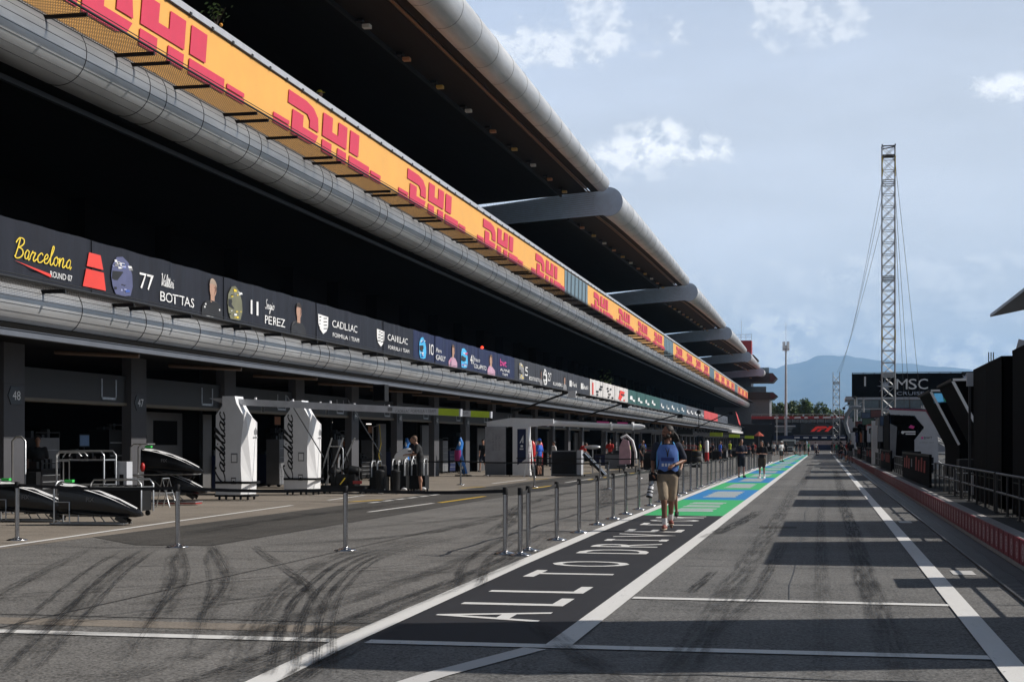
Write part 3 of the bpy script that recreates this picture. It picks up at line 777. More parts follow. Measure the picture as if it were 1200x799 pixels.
# six roof wings, each a step on from the last
def wx(t): return -13.0 - .40 * t
def wz(t): return 16.50 + 1.10 * t ** .75
def wr(t): return .87 - .36 * t
def roof_wing():
    L = 55.9
    def sec(y, xc, zc, r):
        n = 28
        return [(xc + r * math.cos(2 * math.pi * j / n), y, zc + r * math.sin(2 * math.pi * j / n)) for j in range(n)]
    b = MB(TUBE); ST = 10
    A = []
    for i in range(ST + 1):
        t = i / ST; A.append(sec(L * t, wx(t), wz(t), wr(t)))
    n = 28
    b.add([p for s_ in A for p in s_], [(i * n + j, i * n + (j + 1) % n, (i + 1) * n + (j + 1) % n, (i + 1) * n + j) for i in range(ST) for j in range(n)], True)
    b.add(A[-1], [tuple(range(n - 1, -1, -1))])
    # the slab behind the tube
    def slab(y, t): x, zc, r = wx(t), wz(t), wr(t); return [(x - .1, y, zc + r * .96), (-30, y, zc - 1.15), (-30, y, zc - 1.45), (x - .1, y, zc - r * .4)]
    ss = [slab(max(.02, L * i / 10), i / 10) for i in range(11)]
    b.add([p for q in ss for p in q], [(4 * i + a, 4 * i + c, 4 * i + 4 + c, 4 * i + 4 + a) for i in range(10) for a, c in ((0, 1), (1, 2), (2, 3))] + [(0, 3, 2, 1), (40, 41, 42, 43)])
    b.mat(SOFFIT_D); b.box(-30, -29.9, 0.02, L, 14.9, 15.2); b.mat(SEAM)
    for i in range(1, 18):
        t = i / 18; r = wr(t) + .006
        b.tube([(wx(t) + r * math.cos(R(a)), L * t, wz(t) + r * math.sin(R(a))) for a in range(-110, 120, 14)], .005, 4, caps=False)
    w = b.build('roof_wing', PB)
    # soffit: bronze trim, brown band with the floodlights, darker inner panels
    def strip(m, a, c, dz0, dz1, bb):
        v = []
        for i in range(11):
            t = i / 10; zb = wz(t) - wr(t) * .9; dx = (wx(t) + 13.0) if a > -20 else 0
            v += [(a + dx, max(.03, L * t), zb + dz0), (c + (dx if c > -20 else 0), max(.03, L * t), zb + dz1)]
        bb.mat(m).add(v, [(2 * i, 2 * i + 1, 2 * i + 3, 2 * i + 2) for i in range(10)])
    bb = MB(GOLD)
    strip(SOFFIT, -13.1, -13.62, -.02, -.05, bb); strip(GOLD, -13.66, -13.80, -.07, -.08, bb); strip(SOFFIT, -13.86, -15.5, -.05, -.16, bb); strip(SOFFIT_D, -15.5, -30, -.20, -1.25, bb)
    bb.mat(BLACK)
    v = []
    for i in range(11):
        t = i / 10; zb = wz(t) - wr(t) * .9; y = max(.03, L * t); dx = wx(t) + 13.0; v += [(-15.46 + dx, y, zb - .15), (-15.56 + dx, y, zb - .15), (-15.56 + dx, y, zb - .30), (-15.46 + dx, y, zb - .30)]
    bb.add(v, [(4 * i + a, 4 * i + (a + 1) % 4, 4 * i + 4 + (a + 1) % 4, 4 * i + 4 + a) for i in range(10) for a in range(4)])
    bb.build('soffit', w)
    # end panel: a disc and a long louvred strip
    M = plane((0, -.03, 0), 'near')
    e = MB(ENDP)
    e.prism([(-13.35 + .0, 16.5 + .80), (-30, 15.40), (-30, 14.62), (-13.35, 16.5 - .80)], .02, M)
    e.prism([(-13 + .875 * math.cos(2 * math.pi * j / 36), 16.5 + .875 * math.sin(2 * math.pi * j / 36)) for j in range(36)], .03, M)
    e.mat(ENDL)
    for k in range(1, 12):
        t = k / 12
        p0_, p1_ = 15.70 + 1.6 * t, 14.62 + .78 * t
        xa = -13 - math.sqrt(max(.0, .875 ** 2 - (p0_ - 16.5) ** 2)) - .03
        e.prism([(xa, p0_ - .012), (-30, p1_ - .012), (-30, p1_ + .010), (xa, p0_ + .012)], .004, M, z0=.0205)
    e.prism([(-13 + .9 * math.cos(2 * math.pi * j / 36), 16.5 + .9 * math.sin(2 * math.pi * j / 36)) for j in range(36)], .016, M, z0=-.002)
    e.build('end_panel', w)
    for k in range(11):
        t = (k + .7) / 11.3; y = L * t; z = wz(t) - .9 * wr(t) - .24
        fl = MB(BLACK); fl.box(-15.55, -15.30, y - .16, y + .16, z - .03, z + .05); fl.bar((-15.4, y, z), (-15.28, y + .1, z - .22), .05)
        fl.mat(P('floodlight_lens_%d' % (k % 3), ((.55, .25, .12), (.6, .38, .1), (.7, .68, .62))[k % 3], .3)); fl.box(-15.32, -15.05, y - .13, y + .13, z - .24, z - .12)
        fl.build('floodlight', w)
    return w
W0 = roof_wing(); W0.location.y = 35.3
for k in range(1, 6):
    c = W0.copy(); COL.objects.link(c); c.location.y = 35.3 + 56.15 * k
    for g in W0.children:
        d = g.copy(); COL.objects.link(d); d.parent = c

# ------------------------------------------------------------------ nets on brackets below the two banner levels
def net(name, label, z, xi, xo, rise, pitch):
    t = thing(name, label, 'safety net')
    b = MB(MESHM)
    n = int((xi - xo) / -pitch)
    for i in range(n + 1):
        f = i / n; x = xi + (xo - xi) * f; b.box(x - .006, x + .006, Y0, Y1, z + rise * f, z + rise * f + .010)
    y = 26.0
    while y < 120: b.box(xi, xo, y, y + .012, z + .012, z + .020); y += .1
    b.build('wire_mesh', t)
    b = MB(STEELD); b.tube([(xo, Y0, z + rise), (xo, Y1, z + rise)], .028, 6); b.tube([(xo + .02, Y0, z + rise + .07), (xo + .02, Y1, z + rise + .07)], .012, 5); b.build('outer_wire_rope', t)
    b = MB(STEELG); b.tube([(xi + .05, Y0, z - .02), (xi + .05, Y1, z - .02)], .022, 6); b.tube([(xi + .14, Y0, z + .03), (xi + .14, Y1, z + .03)], .012, 5); b.build('inner_wire_rope', t)
    far = MB(BLACK); y = COL0 - 3.2 * 1; k = 0
    while y < Y1 - 3:
        for dy in ((0, .85) if k % 2 else (0,)):
            if y < 170:
                c = MB(BLACK); c.box(xi - .12, xo + .05, y + dy - .03, y + dy + .03, z - .09, z - .01); c.build('bracket', t)
            else: far.box(xi - .12, xo + .05, y + dy - .03, y + dy + .03, z - .09, z - .01)
        y += 3.15; k += 1
    far.build('bracket', t, kind='stuff')
net('safety_net', 'fine wire safety net on black brackets below the orange banner', 10.50, -16.02, -14.93, .06, .05)
net('safety_net', 'fine wire safety net on black brackets below the dark team banners', 4.80, -16.05, -15.42, .03, .05)

# ------------------------------------------------------------------ the orange banner
OB = thing('sponsor_banner', 'long orange banner with crimson block lettering along the top floor of the pit building', 'banner')
b = MB(ORANGE)
n = 240; v, f = [], []
for i in range(n + 1):
    y = Y0 + (Y1 - Y0) * i / n
    for j, z in enumerate((10.50, 11.2, 11.9, 12.66)):
        v.append((-16.09 + .012 * noise.noise(Vector((y * .5, z * .6, 0))), y, z))
for i in range(n):
    for j in range(3): a = i * 4 + j; f.append((a, a + 4, a + 5, a + 1))
b.add(v, f, True); b.box(-16.14, -16.115, Y0, Y1, 10.5, 12.66)
b.build('banner_sheet', OB)
def block_logo(u0):
    """three split block letters with speed lines either side"""
    b = MB(PINK); M = plane((-16.065, u0, 11.15), 'lane'); Hh = 1.31
    def pg(pts, ox): b.prism([(ox + u + .22 * vv, vv * Hh) for u, vv in pts], .012, M)
    pg([(0, 1), (1.6, 1), (2.3, .93), (2.75, .75), (2.86, .405), (2.0, .405), (2.0, .58), (1.75, .69), (0, .69)], 1.15)
    pg([(.42, .60), (1.4, .60), (1.4, .315), (2.84, .315), (2.6, .09), (2.05, 0), (.42, 0)], 1.15)
    pg([(.05, 1), (1.0, 1), (1.0, .63), (1.62, .63), (1.62, 1), (2.55, 1), (2.55, .405), (.05, .405)], 4.35)
    pg([(.05, .315), (1.0, .315), (1.0, 0), (.05, 0)], 4.35); pg([(1.62, .315), (2.55, .315), (2.55, 0), (1.62, 0)], 4.35)
    pg([(.05, 1), (1.05, 1), (1.05, .405), (.05, .405)], 7.2); pg([(.05, .315), (2.35, .315), (2.35, 0), (.05, 0)], 7.2)
    for z0 in (.02, .165):
        pg([(0, z0), (1.35, z0), (1.35, z0 + .10), (0, z0 + .10)], 0.0); pg([(0, z0), (1.25, z0), (1.25, z0 + .10), (0, z0 + .10)], 9.75)
    b.build('logo', OB)
for u in (28.8, 42.1, 55.5, 68.9, 82.3, 104.4, 117.6, 130.4, 143.4, 165.5, 178.8, 192, 205.2, 227.5, 240.8, 254, 267.2, 289.5, 302.8, 316, 329.2): block_logo(u)
for u in (93.4, 153.8, 216.5, 279.0):
    b = MB(B_GLASS); b.box(-16.078, -16.062, u, u + 9.4, 10.56, 12.62)
    b.mat(P('dark_panel_stripe', (.035, .05, .055), .5))
    for k in range(6): b.add([(-16.058, u + .5 + 1.5 * k, 10.6), (-16.058, u + 1.0 + 1.5 * k, 10.6), (-16.058, u + 1.3 + 1.5 * k, 12.6), (-16.058, u + .8 + 1.5 * k, 12.6)], [(0, 1, 2, 3)])
    b.build('striped_panel', OB)
b = MB(RAILW); b.box(-16.20, -16.05, Y0, Y1, 12.70, 12.90); b.mat(STEELD); b.tube([(-16.03, Y0, 12.69), (-16.03, Y1, 12.69)], .014, 5)
y = COL0 - 4
while y < 200: b.box(-16.045, -16.02, y, y + .10, 12.66, 12.76); y += 1.42
b.build('top_rail', OB)

# ------------------------------------------------------------------ team banners on the first floor
BANNERS = []
def fold(u, y0): return .055 * noise.noise(Vector((u * .9 + y0, 0, 2))) + .046 * noise.noise(Vector((u * 2.9 + y0, 0, 5)))
def team_banner(y0, y1, mat, label, z0=4.89, z1=6.17, seams=(), cat='banner'):
    t = thing('team_banner', label, cat, (-16.05, y0, z0), 0, 'team banners along the first floor')
    L = y1 - y0; H = z1 - z0; n = max(6, int(L / .16)); v, f = [], []
    for i in range(n + 1):
        u = L * i / n
        fo = fold(u, y0)
        for j in range(5):
            q = j / 4; v.append((fo * (.35 + .65 * math.sin(math.pi * (.15 + .7 * q))) - .05, u, H * q - .02 * math.sin(math.pi * ((u / 2.1) % 1.0)) * (1 if j == 4 else 0)))
    for i in range(n):
        for j in range(4): a = i * 5 + j; f.append((a, a + 5, a + 6, a + 1))
    b = MB(mat); b.add(v, f, True); b.add([(p[0] - .012, p[1], p[2]) for p in v], [tuple(reversed(q)) for q in f], True)
    b.mat(BLACK)
    for u in seams: b.box(-.03, .012 + fold(u - y0, y0) - .05, u - y0 - .005, u - y0 + .005, 0, H - .02)
    b.build('banner_sheet', t); BANNERS.append((t, y0, H))
    return t, (lambda yy: plane((.0, yy - y0, 0), 'lane'))
def helmet_print(t, M, u, v, w, h, cols, seed):
    b = MB(cols[0]); rnd = random.Random(seed)
    shell = [(.05, .45), (.10, .72), (.3, .95), (.55, 1.0), (.82, .88), (.97, .6), (1.0, .3), (.9, .05), (.6, 0), (.25, .02), (.12, .2)]
    b.prism([(u + a * w, v + c * h) for a, c in shell], .006, M)
    b.mat(INKK); b.prism([(u + a * w, v + c * h) for a, c in ((.08, .38), (.1, .58), (.55, .62), (.75, .5), (.7, .36), (.4, .32))], .004, M, z0=.006)
    for k in range(26):
        b.mat(cols[1 + k % (len(cols) - 1)]); a = rnd.uniform(.12, .8); c = rnd.choice((rnd.uniform(.06, .26), rnd.uniform(.66, .86), rnd.uniform(.62, .8)))
        s_ = rnd.uniform(.05, .14)
        b.prism([(u + a * w, v + c * h), (u + (a + s_ * 1.5) * w, v + (c + .03) * h), (u + (a + s_ * 1.2) * w, v + (c + s_ * .6) * h), (u + (a - .02) * w, v + (c + s_ * .5) * h)], .003, M, z0=.006 + .0006 * (k + 1))
    b.build('helmet_print', t)
def portrait_print(t, M, u, v, w, h, suit, hair, trim=INKG):
    b = MB(suit)
    b.prism([(u, v), (u + w, v), (u + w * .98, v + h * .28), (u + w * .80, v + h * .42), (u + w * .60, v + h * .47), (u + w * .38, v + h * .47), (u + w * .18, v + h * .42), (u + w * .02, v + h * .28)], .004, M)
    sk = P('printed_skin', (.42, .25, .18), .6, var=.12, vs=14)
    b.mat(sk); b.prism([(u + w * .40, v + h * .42), (u + w * .60, v + h * .42), (u + w * .60, v + h * .58), (u + w * .40, v + h * .58)], .004, M, z0=.004)
    b.prism([(u + w * (.5 + .17 * math.cos(2 * math.pi * j / 18)), v + h * (.74 + .205 * math.sin(2 * math.pi * j / 18))) for j in range(18)], .004, M, z0=.0065)
    b.mat(hair); b.prism([(u + w * (.5 + .185 * math.cos(math.pi * j / 10)), v + h * (.80 + .19 * math.sin(math.pi * j / 10))) for j in range(11)] + [(u + w * .40, v + h * .86), (u + w * .60, v + h * .86)], .003, M, z0=.0115)
    b.mat(P('printed_shadow', (.16, .08, .055), .6))
    for k in (.43, .57): b.prism([(u + w * (k - .035), v + h * .77), (u + w * (k + .035), v + h * .77), (u + w * (k + .035), v + h * .795), (u + w * (k - .035), v + h * .795)], .002, M, z0=.0110)
    b.prism([(u + w * .45, v + h * .63), (u + w * .55, v + h * .63), (u + w * .55, v + h * .65), (u + w * .45, v + h * .65)], .002, M, z0=.0110); b.prism([(u + w * .485, v + h * .68), (u + w * .52, v + h * .68), (u + w * .505, v + h * .76)], .002, M, z0=.0110)
    b.prism([(u + w * .58, v + h * .60), (u + w * .665, v + h * .74), (u + w * .63, v + h * .86), (u + w * .61, v + h * .74)], .002, M, z0=.0110)
    b.mat(trim)
    for a, c, e in ((.20, .04, .18), (.44, .04, .12), (.12, .26, .05), (.80, .26, .06), (.16, .33, .04)): b.prism([(u + w * a, v + h * c), (u + w * (a + e), v + h * c), (u + w * (a + e), v + h * (c + .04)), (u + w * a, v + h * (c + .04))], .002, M, z0=.0045)
    b.build('portrait_print', t)
def shield_print(b, u, v, w, h, M):
    b.mat(INKW)
    out = [(0, 1), (1, .96), (.97, .45), (.82, .18), (.5, 0), (.18, .22), (.03, .5)]
    b.prism([(u + a * w, v + c * h) for a, c in out], .004, M)
    b.mat(INKK)
    for z in (.82, .64, .46, .28):
        b.prism([(u + w * a, v + h * c) for a, c in ((.12, z), (.45, z + .05), (.45, z + .10), (.12, z + .06))], .002, M, z0=.0045)
        b.prism([(u + w * a, v + h * c) for a, c in ((.52, z - .02), (.86, z + .03), (.86, z + .08), (.52, z + .03))], .002, M, z0=.0045)

t, PM = team_banner(22.0, 57.75, C_BLACK, 'black team banner with yellow script, red triangle and two driver portraits, first on the left', seams=(26.2, 30.9, 35.0, 38.45, 46.0, 53.6))
M = PM(27.6); b = MB(INKY); script(b, 'Barcelona', 0, .50, .20, .034, M, INKY, slant=.2, sx=1.40); b.build('script_lettering', t)
b = MB(INKR); b.prism([(.05, .43), (1.45, .30), (1.45, .23)], .005, M); b.build('red_stroke', t)
b = MB(INKW); put_text(b, 'ROUND', 1.42, .24, .66, .13, M, INKW, .003); b.build('round_lettering', t); b = MB(INKW); put_text(b, '07', 2.14, .24, .26, .13, M, INKW, .003); b.build('round_lettering', t)
b = MB(INKR); M2 = PM(30.5); b.prism([(.26, .98), (.82, .98), (.93, .66), (.12, .66)], .005, M2); b.prism([(.10, .60), (.95, .60), (1.06, .20), (-.04, .20)], .005, M2); b.build('red_triangle', t)
b = MB(INKW); put_text(b, '77', 0, .44, .76, .38, PM(33.3), INKW, .003); b.build('number_lettering', t)
M3 = PM(34.4); b = MB(INKW); put_text(b, 'BOTTAS', .0, .24, 2.05, .24, M3, INKW, .003); b.build('name_lettering', t); b = MB(INKW); script(b, 'Valtteri', .0, .62, .15, .022, M3, INKW, slant=.25, sx=.95); b.build('signature_lettering', t)
b = MB(INKW); put_text(b, '11', 0, .42, .62, .40, PM(40.35), INKW, .003); b.build('number_lettering', t)
M4 = PM(41.5); b = MB(INKW); put_text(b, 'PEREZ', 0, .24, 1.65, .24, M4, INKW, .003); b.build('name_lettering', t); b = MB(INKW); script(b, 'Sergio', .0, .68, .14, .022, M4, INKW, slant=.25, sx=.95); b.build('signature_lettering', t)
for y in (46.2, 52.7):
    M5 = PM(y); b = MB(INKW); shield_print(b, 0, .30, 1.05, .62, M5); b.build('shield_mark', t); b = MB(INKW); put_text(b, 'CADILLAC', 1.45, .60, 2.75, .24, M5, INKW, .003); b.build('team_lettering', t); b = MB(INKW); put_text(b, 'FORMULA 1 TEAM', 1.5, .28, 2.9, .14, M5, INKW, .003); b.build('team_lettering', t)
helmet_print(t, PM(31.75), 0, .16, 1.15, .92, [P('printed_blue_grey', (.09, .10, .20), .6), INKW, INKB, INKG, INKK, P('printed_lilac', (.35, .38, .6), .6)], 1)
portrait_print(t, PM(36.95), 0, .02, 1.4, 1.13, INKK, P('printed_grey_hair', (.34, .26, .2), .6), INKW)
helmet_print(t, PM(38.62), 0, .14, 1.1, .96, [P('printed_olive', (.16, .16, .10), .6), INKY, INKK, INKW, INKG, INKY], 2)
portrait_print(t, PM(43.65), 0, .02, 1.45, 1.1, INKK, P('printed_dark_hair', (.03, .02, .015), .6), INKW)

t, PM = team_banner(57.8, 77.8, C_NAVY, 'navy team banner with light blue helmet and pink lettering', seams=(61.2, 65.0, 69.3, 73.5))
def word(name, s_, u, v, w, h, M, ink, slant=0.0): q = MB(ink); put_text(q, s_, u, v, w, h, M, ink, .003, slant); q.build(name, t)
word('number_lettering', '10', 0, .42, .75, .45, PM(60.2), INKW); word('name_lettering', 'GASLY', 0, .26, 1.7, .22, PM(61.3), INKW); word('signature_lettering', 'Pierre', 0, .58, .9, .18, PM(61.3), INKW, .4)
word('number_lettering', '43', 0, .42, .75, .42, PM(67.6), INKW); word('name_lettering', 'COLAPINTO', 0, .26, 2.6, .2, PM(68.4), INKW); word('signature_lettering', 'Franco', 0, .58, 1.0, .18, PM(68.4), INKW, .4)
word('sponsor_lettering', 'bwt', 0, .66, 1.5, .36, PM(74.2), INKP); word('team_lettering', 'ALPINE', 0, .40, 2.2, .14, PM(74.2), INKW); word('team_lettering', 'TEAM', .4, .20, 1.3, .12, PM(74.2), INKW)
helmet_print(t, PM(58.5), 0, .18, 1.2, .88, [INKLB, INKB, INKW, INKLB], 3); portrait_print(t, PM(63.5), 0, .02, 1.5, 1.08, P('printed_pale_pink', (.5, .3, .4), .6), P('printed_brown_hair', (.12, .07, .04), .6), INKP)
helmet_print(t, PM(65.6), 0, .16, 1.4, .9, [INKLB, INKP, INKW, INKB, INKR], 4); portrait_print(t, PM(71.2), 0, .02, 1.6, 1.08, P('printed_pale_pink', (.5, .3, .4), .6), P('printed_brown_hair', (.12, .07, .04), .6), INKP)

t, PM = team_banner(77.85, 103.9, C_GREY, 'charcoal team banner with white numbers and names beside the navy one', seams=(83.6, 89, 94.4, 99.3))
word('number_lettering', '5', 0, .44, .8, .5, PM(80.6), INKW); word('name_lettering', 'BORTOLETO', 0, .26, 3.2, .2, PM(81.8), INKW); word('number_lettering', '27', 0, .44, 1.1, .5, PM(87.6), INKW); word('name_lettering', 'HULKENBERG', 0, .26, 3.4, .2, PM(89.2), INKW)
for y in (95.2, 99.9):
    word('team_lettering', 'Audi', 1.0, .44, 2.0, .3, PM(y), INKW)
    for k in range(2): b = MB(INKW); b.prism([(.05 + .5 * k, .40), (.42 + .5 * k, .40), (.42 + .5 * k, .80), (.05 + .5 * k, .80)], .004, PM(y)); b.build('ring_mark', t)
helmet_print(t, PM(78.6), 0, .15, 1.7, .95, [INKG, INKW, INKY, INKK], 5); helmet_print(t, PM(85.8), 0, .15, 1.5, .95, [INKW, INKG, INKK], 6)
portrait_print(t, PM(85.0), 0, .02, .8, 1.0, INKG, INKK); portrait_print(t, PM(92.8), 0, .02, 1.3, 1.0, INKG, INKK)
for i, (y0, y1, lab) in enumerate(((104.1, 110.2, 'white banner panel with a red bar and black marks, nearest of the three white'), (110.5, 116.7, 'white team banner panel with black block marks, middle of the three white ones'), (117.0, 125.0, 'white team banner panel with red marks, next to the green banner'))):
    t, PM = team_banner(y0, y1, C_WHITE, lab); b = MB(INKK); M = PM(y0 + .6); rn = random.Random(i)
    if i == 0: b = MB(INKR); b.prism([(.3, .2), (1.0, .2), (1.0, 1.05), (.3, 1.05)], .005, M); b.build('red_bar', t)
    if i == 2: b = MB(INKR); b.prism([(1.2, .3), (2.6, .22), (5.2, .95), (2.4, 1.0)], .005, M); b.build('red_shape', t)
    for k in range(7):
        b = MB(INKK if i < 2 or k > 3 else INKR); u, z = rn.uniform(1.3, 4.6), rn.choice((.18, .4, .62, .82)); b.prism([(u, z), (u + rn.uniform(.4, 1.1), z), (u + .8, z + .15), (u, z + .13)], .004, M, z0=.006 + .001 * k); b.build('print_mark', t)
for y0, y1, m_, lab, sm, ink in ((125.1, 149.8, C_GREEN, 'dark green team banner of four panels with white print', (131, 137.4, 143.6), INKW), (149.9, 179.2, C_TEAL, 'blue grey team banner with white and light blue print', (156, 163, 171), INKW),
                                 (179.3, 206.6, C_STEEL, 'slate grey team banner with white print before the red one', (186, 193, 200), INKW), (206.7, 233.8, C_RED, 'red team banner near the far end of the first floor', (220,), INKW), (233.9, 258.0, C_STEEL, 'grey team banner at the far rounded end of the first floor', (), INKK)):
    t, PM = team_banner(y0, y1, m_, lab, seams=sm, z0=4.85); b = MB(ink); rn = random.Random(int(y0))
    u = 1.0
    while u < y1 - y0 - 3 and m_ is not C_RED:
        w = rn.uniform(.8, 1.6); z = rn.uniform(.45, .6); b = MB(rn.choice((ink, ink, INKLB if m_ is C_TEAL else ink))); M = PM(y0 + u)
        b.prism([(0, z), (w, z), (w * .9, z + .34), (.1, z + .3)], .004, M); b.build('print_mark', t); b = MB(ink); b.prism([(w + .25, z - .12), (w + 1.9, z - .12), (w + 1.9, z + .06), (w + .25, z + .06)], .004, M); b.build('name_strip', t); u += 5.2 + rn.uniform(0, 1.2)
    if m_ is C_RED: b = MB(P('printed_deep_red', (.35, .03, .03), .6)); b.prism([(3, .2), (9, .2), (9, .35), (3, .35)], .004, PM(y0)); b.build('print_mark', t)

for t, y0, H in BANNERS:                                  # the print lies on the folds of the cloth
    for o in t.children:
        if o.name.startswith('banner_sheet'): continue
        for vv in o.data.vertices:
            q = min(max(vv.co.z / H, 0), 1); vv.co.x += fold(vv.co.y, y0) * (.35 + .65 * math.sin(math.pi * (.15 + .7 * q))) - .05 + .024
# ------------------------------------------------------------------ people
def remesh(build, voxel, smooth=4):
    """one continuous skin over overlapping limb shapes"""
    b = MB(BLACK); build(b); o = b.build('figure_work')
    m = o.modifiers.new('r', 'REMESH'); m.mode = 'VOXEL'; m.voxel_size = voxel; m.use_smooth_shade = True
    s = o.modifiers.new('s', 'SMOOTH'); s.iterations = smooth; s.factor = .5
    dg = bpy.context.evaluated_depsgraph_get()
    me = bpy.data.meshes.new_from_object(o.evaluated_get(dg))
    vs = [tuple(v.co) for v in me.vertices]; fs = [tuple(p.vertices) for p in me.polygons]
    od = o.data; bpy.data.objects.remove(o); bpy.data.meshes.remove(od); bpy.data.meshes.remove(me)
    return vs, fs

def limb(b, pts, rs, n=10):
    P3 = [Vector(p) for p in pts]; Q, S_ = [], []
    for i in range(len(P3) - 1):
        for k in range(4):
            t = k / 4; Q.append(P3[i].lerp(P3[i + 1], t)); S_.append(rs[i] * (1 - t) + rs[i + 1] * t)
    Q.append(P3[-1]); S_.append(rs[-1]); b.tube(Q, S_, n)
    for p, r in zip(P3, rs): b.ell(p, r * .99, 10, 7)

STAND = dict(hip=((-.095, 0, .92), (.095, 0, .92)), knee=((-.10, -.02, .50), (.10, -.01, .50)), ankle=((-.11, .02, .09), (.12, .02, .09)),
             toe=((-.13, -.15, .035), (.15, -.15, .035)), sh=((-.185, 0, 1.45), (.185, 0, 1.45)), el=((-.25, .04, 1.17), (.25, .04, 1.17)), wr=((-.25, -.08, .94), (.25, -.08, .94)),
             neck=(0, .01, 1.53), head=(0, -.015, 1.675), chest=(0, 0, 1.30), waist=(0, 0, 1.10), pel=(0, 0, .96), turn=0.0)
def pose(**k): p = dict(STAND); p.update(k); return p
PHONE = pose(el=((-.24, -.02, 1.16), (.25, .0, 1.15)), wr=((-.10, -.26, 1.16), (.09, -.27, 1.17)), head=(0, -.05, 1.66))
WALK = pose(knee=((-.09, -.20, .52), (.10, -.02, .50)), ankle=((-.10, -.24, .10), (.11, .26, .16)), toe=((-.11, -.42, .05), (.12, .12, .04)), el=((-.25, .10, 1.18), (.25, -.05, 1.18)), wr=((-.24, .06, .95), (.22, -.22, 1.0)))
BEND = pose(chest=(0, -.16, 1.24), waist=(0, -.05, 1.08), sh=((-.18, -.26, 1.36), (.18, -.26, 1.36)), neck=(0, -.33, 1.42), head=(0, -.43, 1.49), el=((-.24, -.34, 1.08), (.24, -.34, 1.08)), wr=((-.14, -.50, .98), (.14, -.52, 1.0)), knee=((-.11, -.03, .50), (.12, -.03, .5)))
LEAN = pose(chest=(0, -.06, 1.28), waist=(0, -.01, 1.10), sh=((-.185, -.10, 1.42), (.185, -.10, 1.42)), neck=(0, -.13, 1.49), head=(0, -.21, 1.60), el=((-.26, -.14, 1.16), (.26, -.14, 1.16)), wr=((-.16, -.36, 1.12), (.16, -.38, 1.16)), turn=10.0)
CAM = pose(knee=((-.06, -.16, .50), (.07, .05, .50)), ankle=((-.05, -.20, .10), (.07, .30, .20)), toe=((-.07, -.37, .04), (.08, .17, .05)),
           el=((-.245, .05, 1.19), (.30, .06, 1.20)), wr=((-.25, -.14, 1.00), (.10, -.22, 1.12)), turn=-58.0)
CROUCH = pose(pel=(0, .1, .42), hip=((-.1, .08, .42), (.1, .08, .42)), knee=((-.16, -.28, .46), (.16, -.28, .46)), ankle=((-.14, -.05, .09), (.14, -.05, .09)), toe=((-.15, -.22, .035), (.15, -.22, .035)),
              waist=(0, .04, .58), chest=(0, -.04, .78), sh=((-.18, -.08, .92), (.18, -.08, .92)), neck=(0, -.10, 1.0), head=(0, -.16, 1.13), el=((-.24, -.26, .72), (.24, -.26, .72)), wr=((-.12, -.42, .62), (.12, -.42, .62)))
SIT = pose(pel=(0, .0, .5), hip=((-.1, 0, .52), (.1, 0, .52)), knee=((-.11, -.42, .52), (.11, -.42, .52)), ankle=((-.11, -.44, .09), (.11, -.40, .09)), toe=((-.11, -.6, .035), (.11, -.57, .035)), waist=(0, .02, .66), chest=(0, 0, .86), sh=((-.18, 0, 1.02), (.18, 0, 1.02)), neck=(0, 0, 1.1), head=(0, -.03, 1.24), el=((-.24, -.08, .78), (.24, -.08, .78)), wr=((-.12, -.3, .66), (.12, -.3, .66)))

def hand_geo(b, wr, d, nrm, side, curl=.5, s=1.0):
    """palm, four unequal bent fingers and a thumb that leaves the side of the palm"""
    wr, d, nrm = Vector(wr), Vector(d).normalized(), Vector(nrm); lat = d.cross(nrm).normalized() * side; nrm = lat.cross(d).normalized() * side
    M = Matrix((lat, d, nrm)).transposed()
    b.ell(wr + d * .045 * s, (.040 * s, .056 * s, .017 * s), 12, 8, M)
    for i, (ln, off) in enumerate(((.070, -.030), (.082, -.010), (.077, .010), (.060, .029))):
        p = wr + d * .085 * s + lat * off * s; pts = [p - d * .02]; dd = d.copy()
        for sg in (.42, .33, .25):
            a = curl * (.55 + .35 * (sg < .4)); dd = (dd * math.cos(a) + nrm * math.sin(a)).normalized(); p = p + dd * ln * sg * s; pts.append(p)
        b.tube(pts, [.0095 * s, .009 * s, .0085 * s, .0065 * s], 8)
    p = wr + d * .03 * s - lat * .030 * s
    dd = (d * .55 - lat * .75 + nrm * .35).normalized()
    b.tube([p, p + dd * .035 * s, p + dd * .035 * s + (d * .8 - lat * .2 + nrm * .5).normalized() * .032 * s], [.012 * s, .0105 * s, .008 * s], 8)

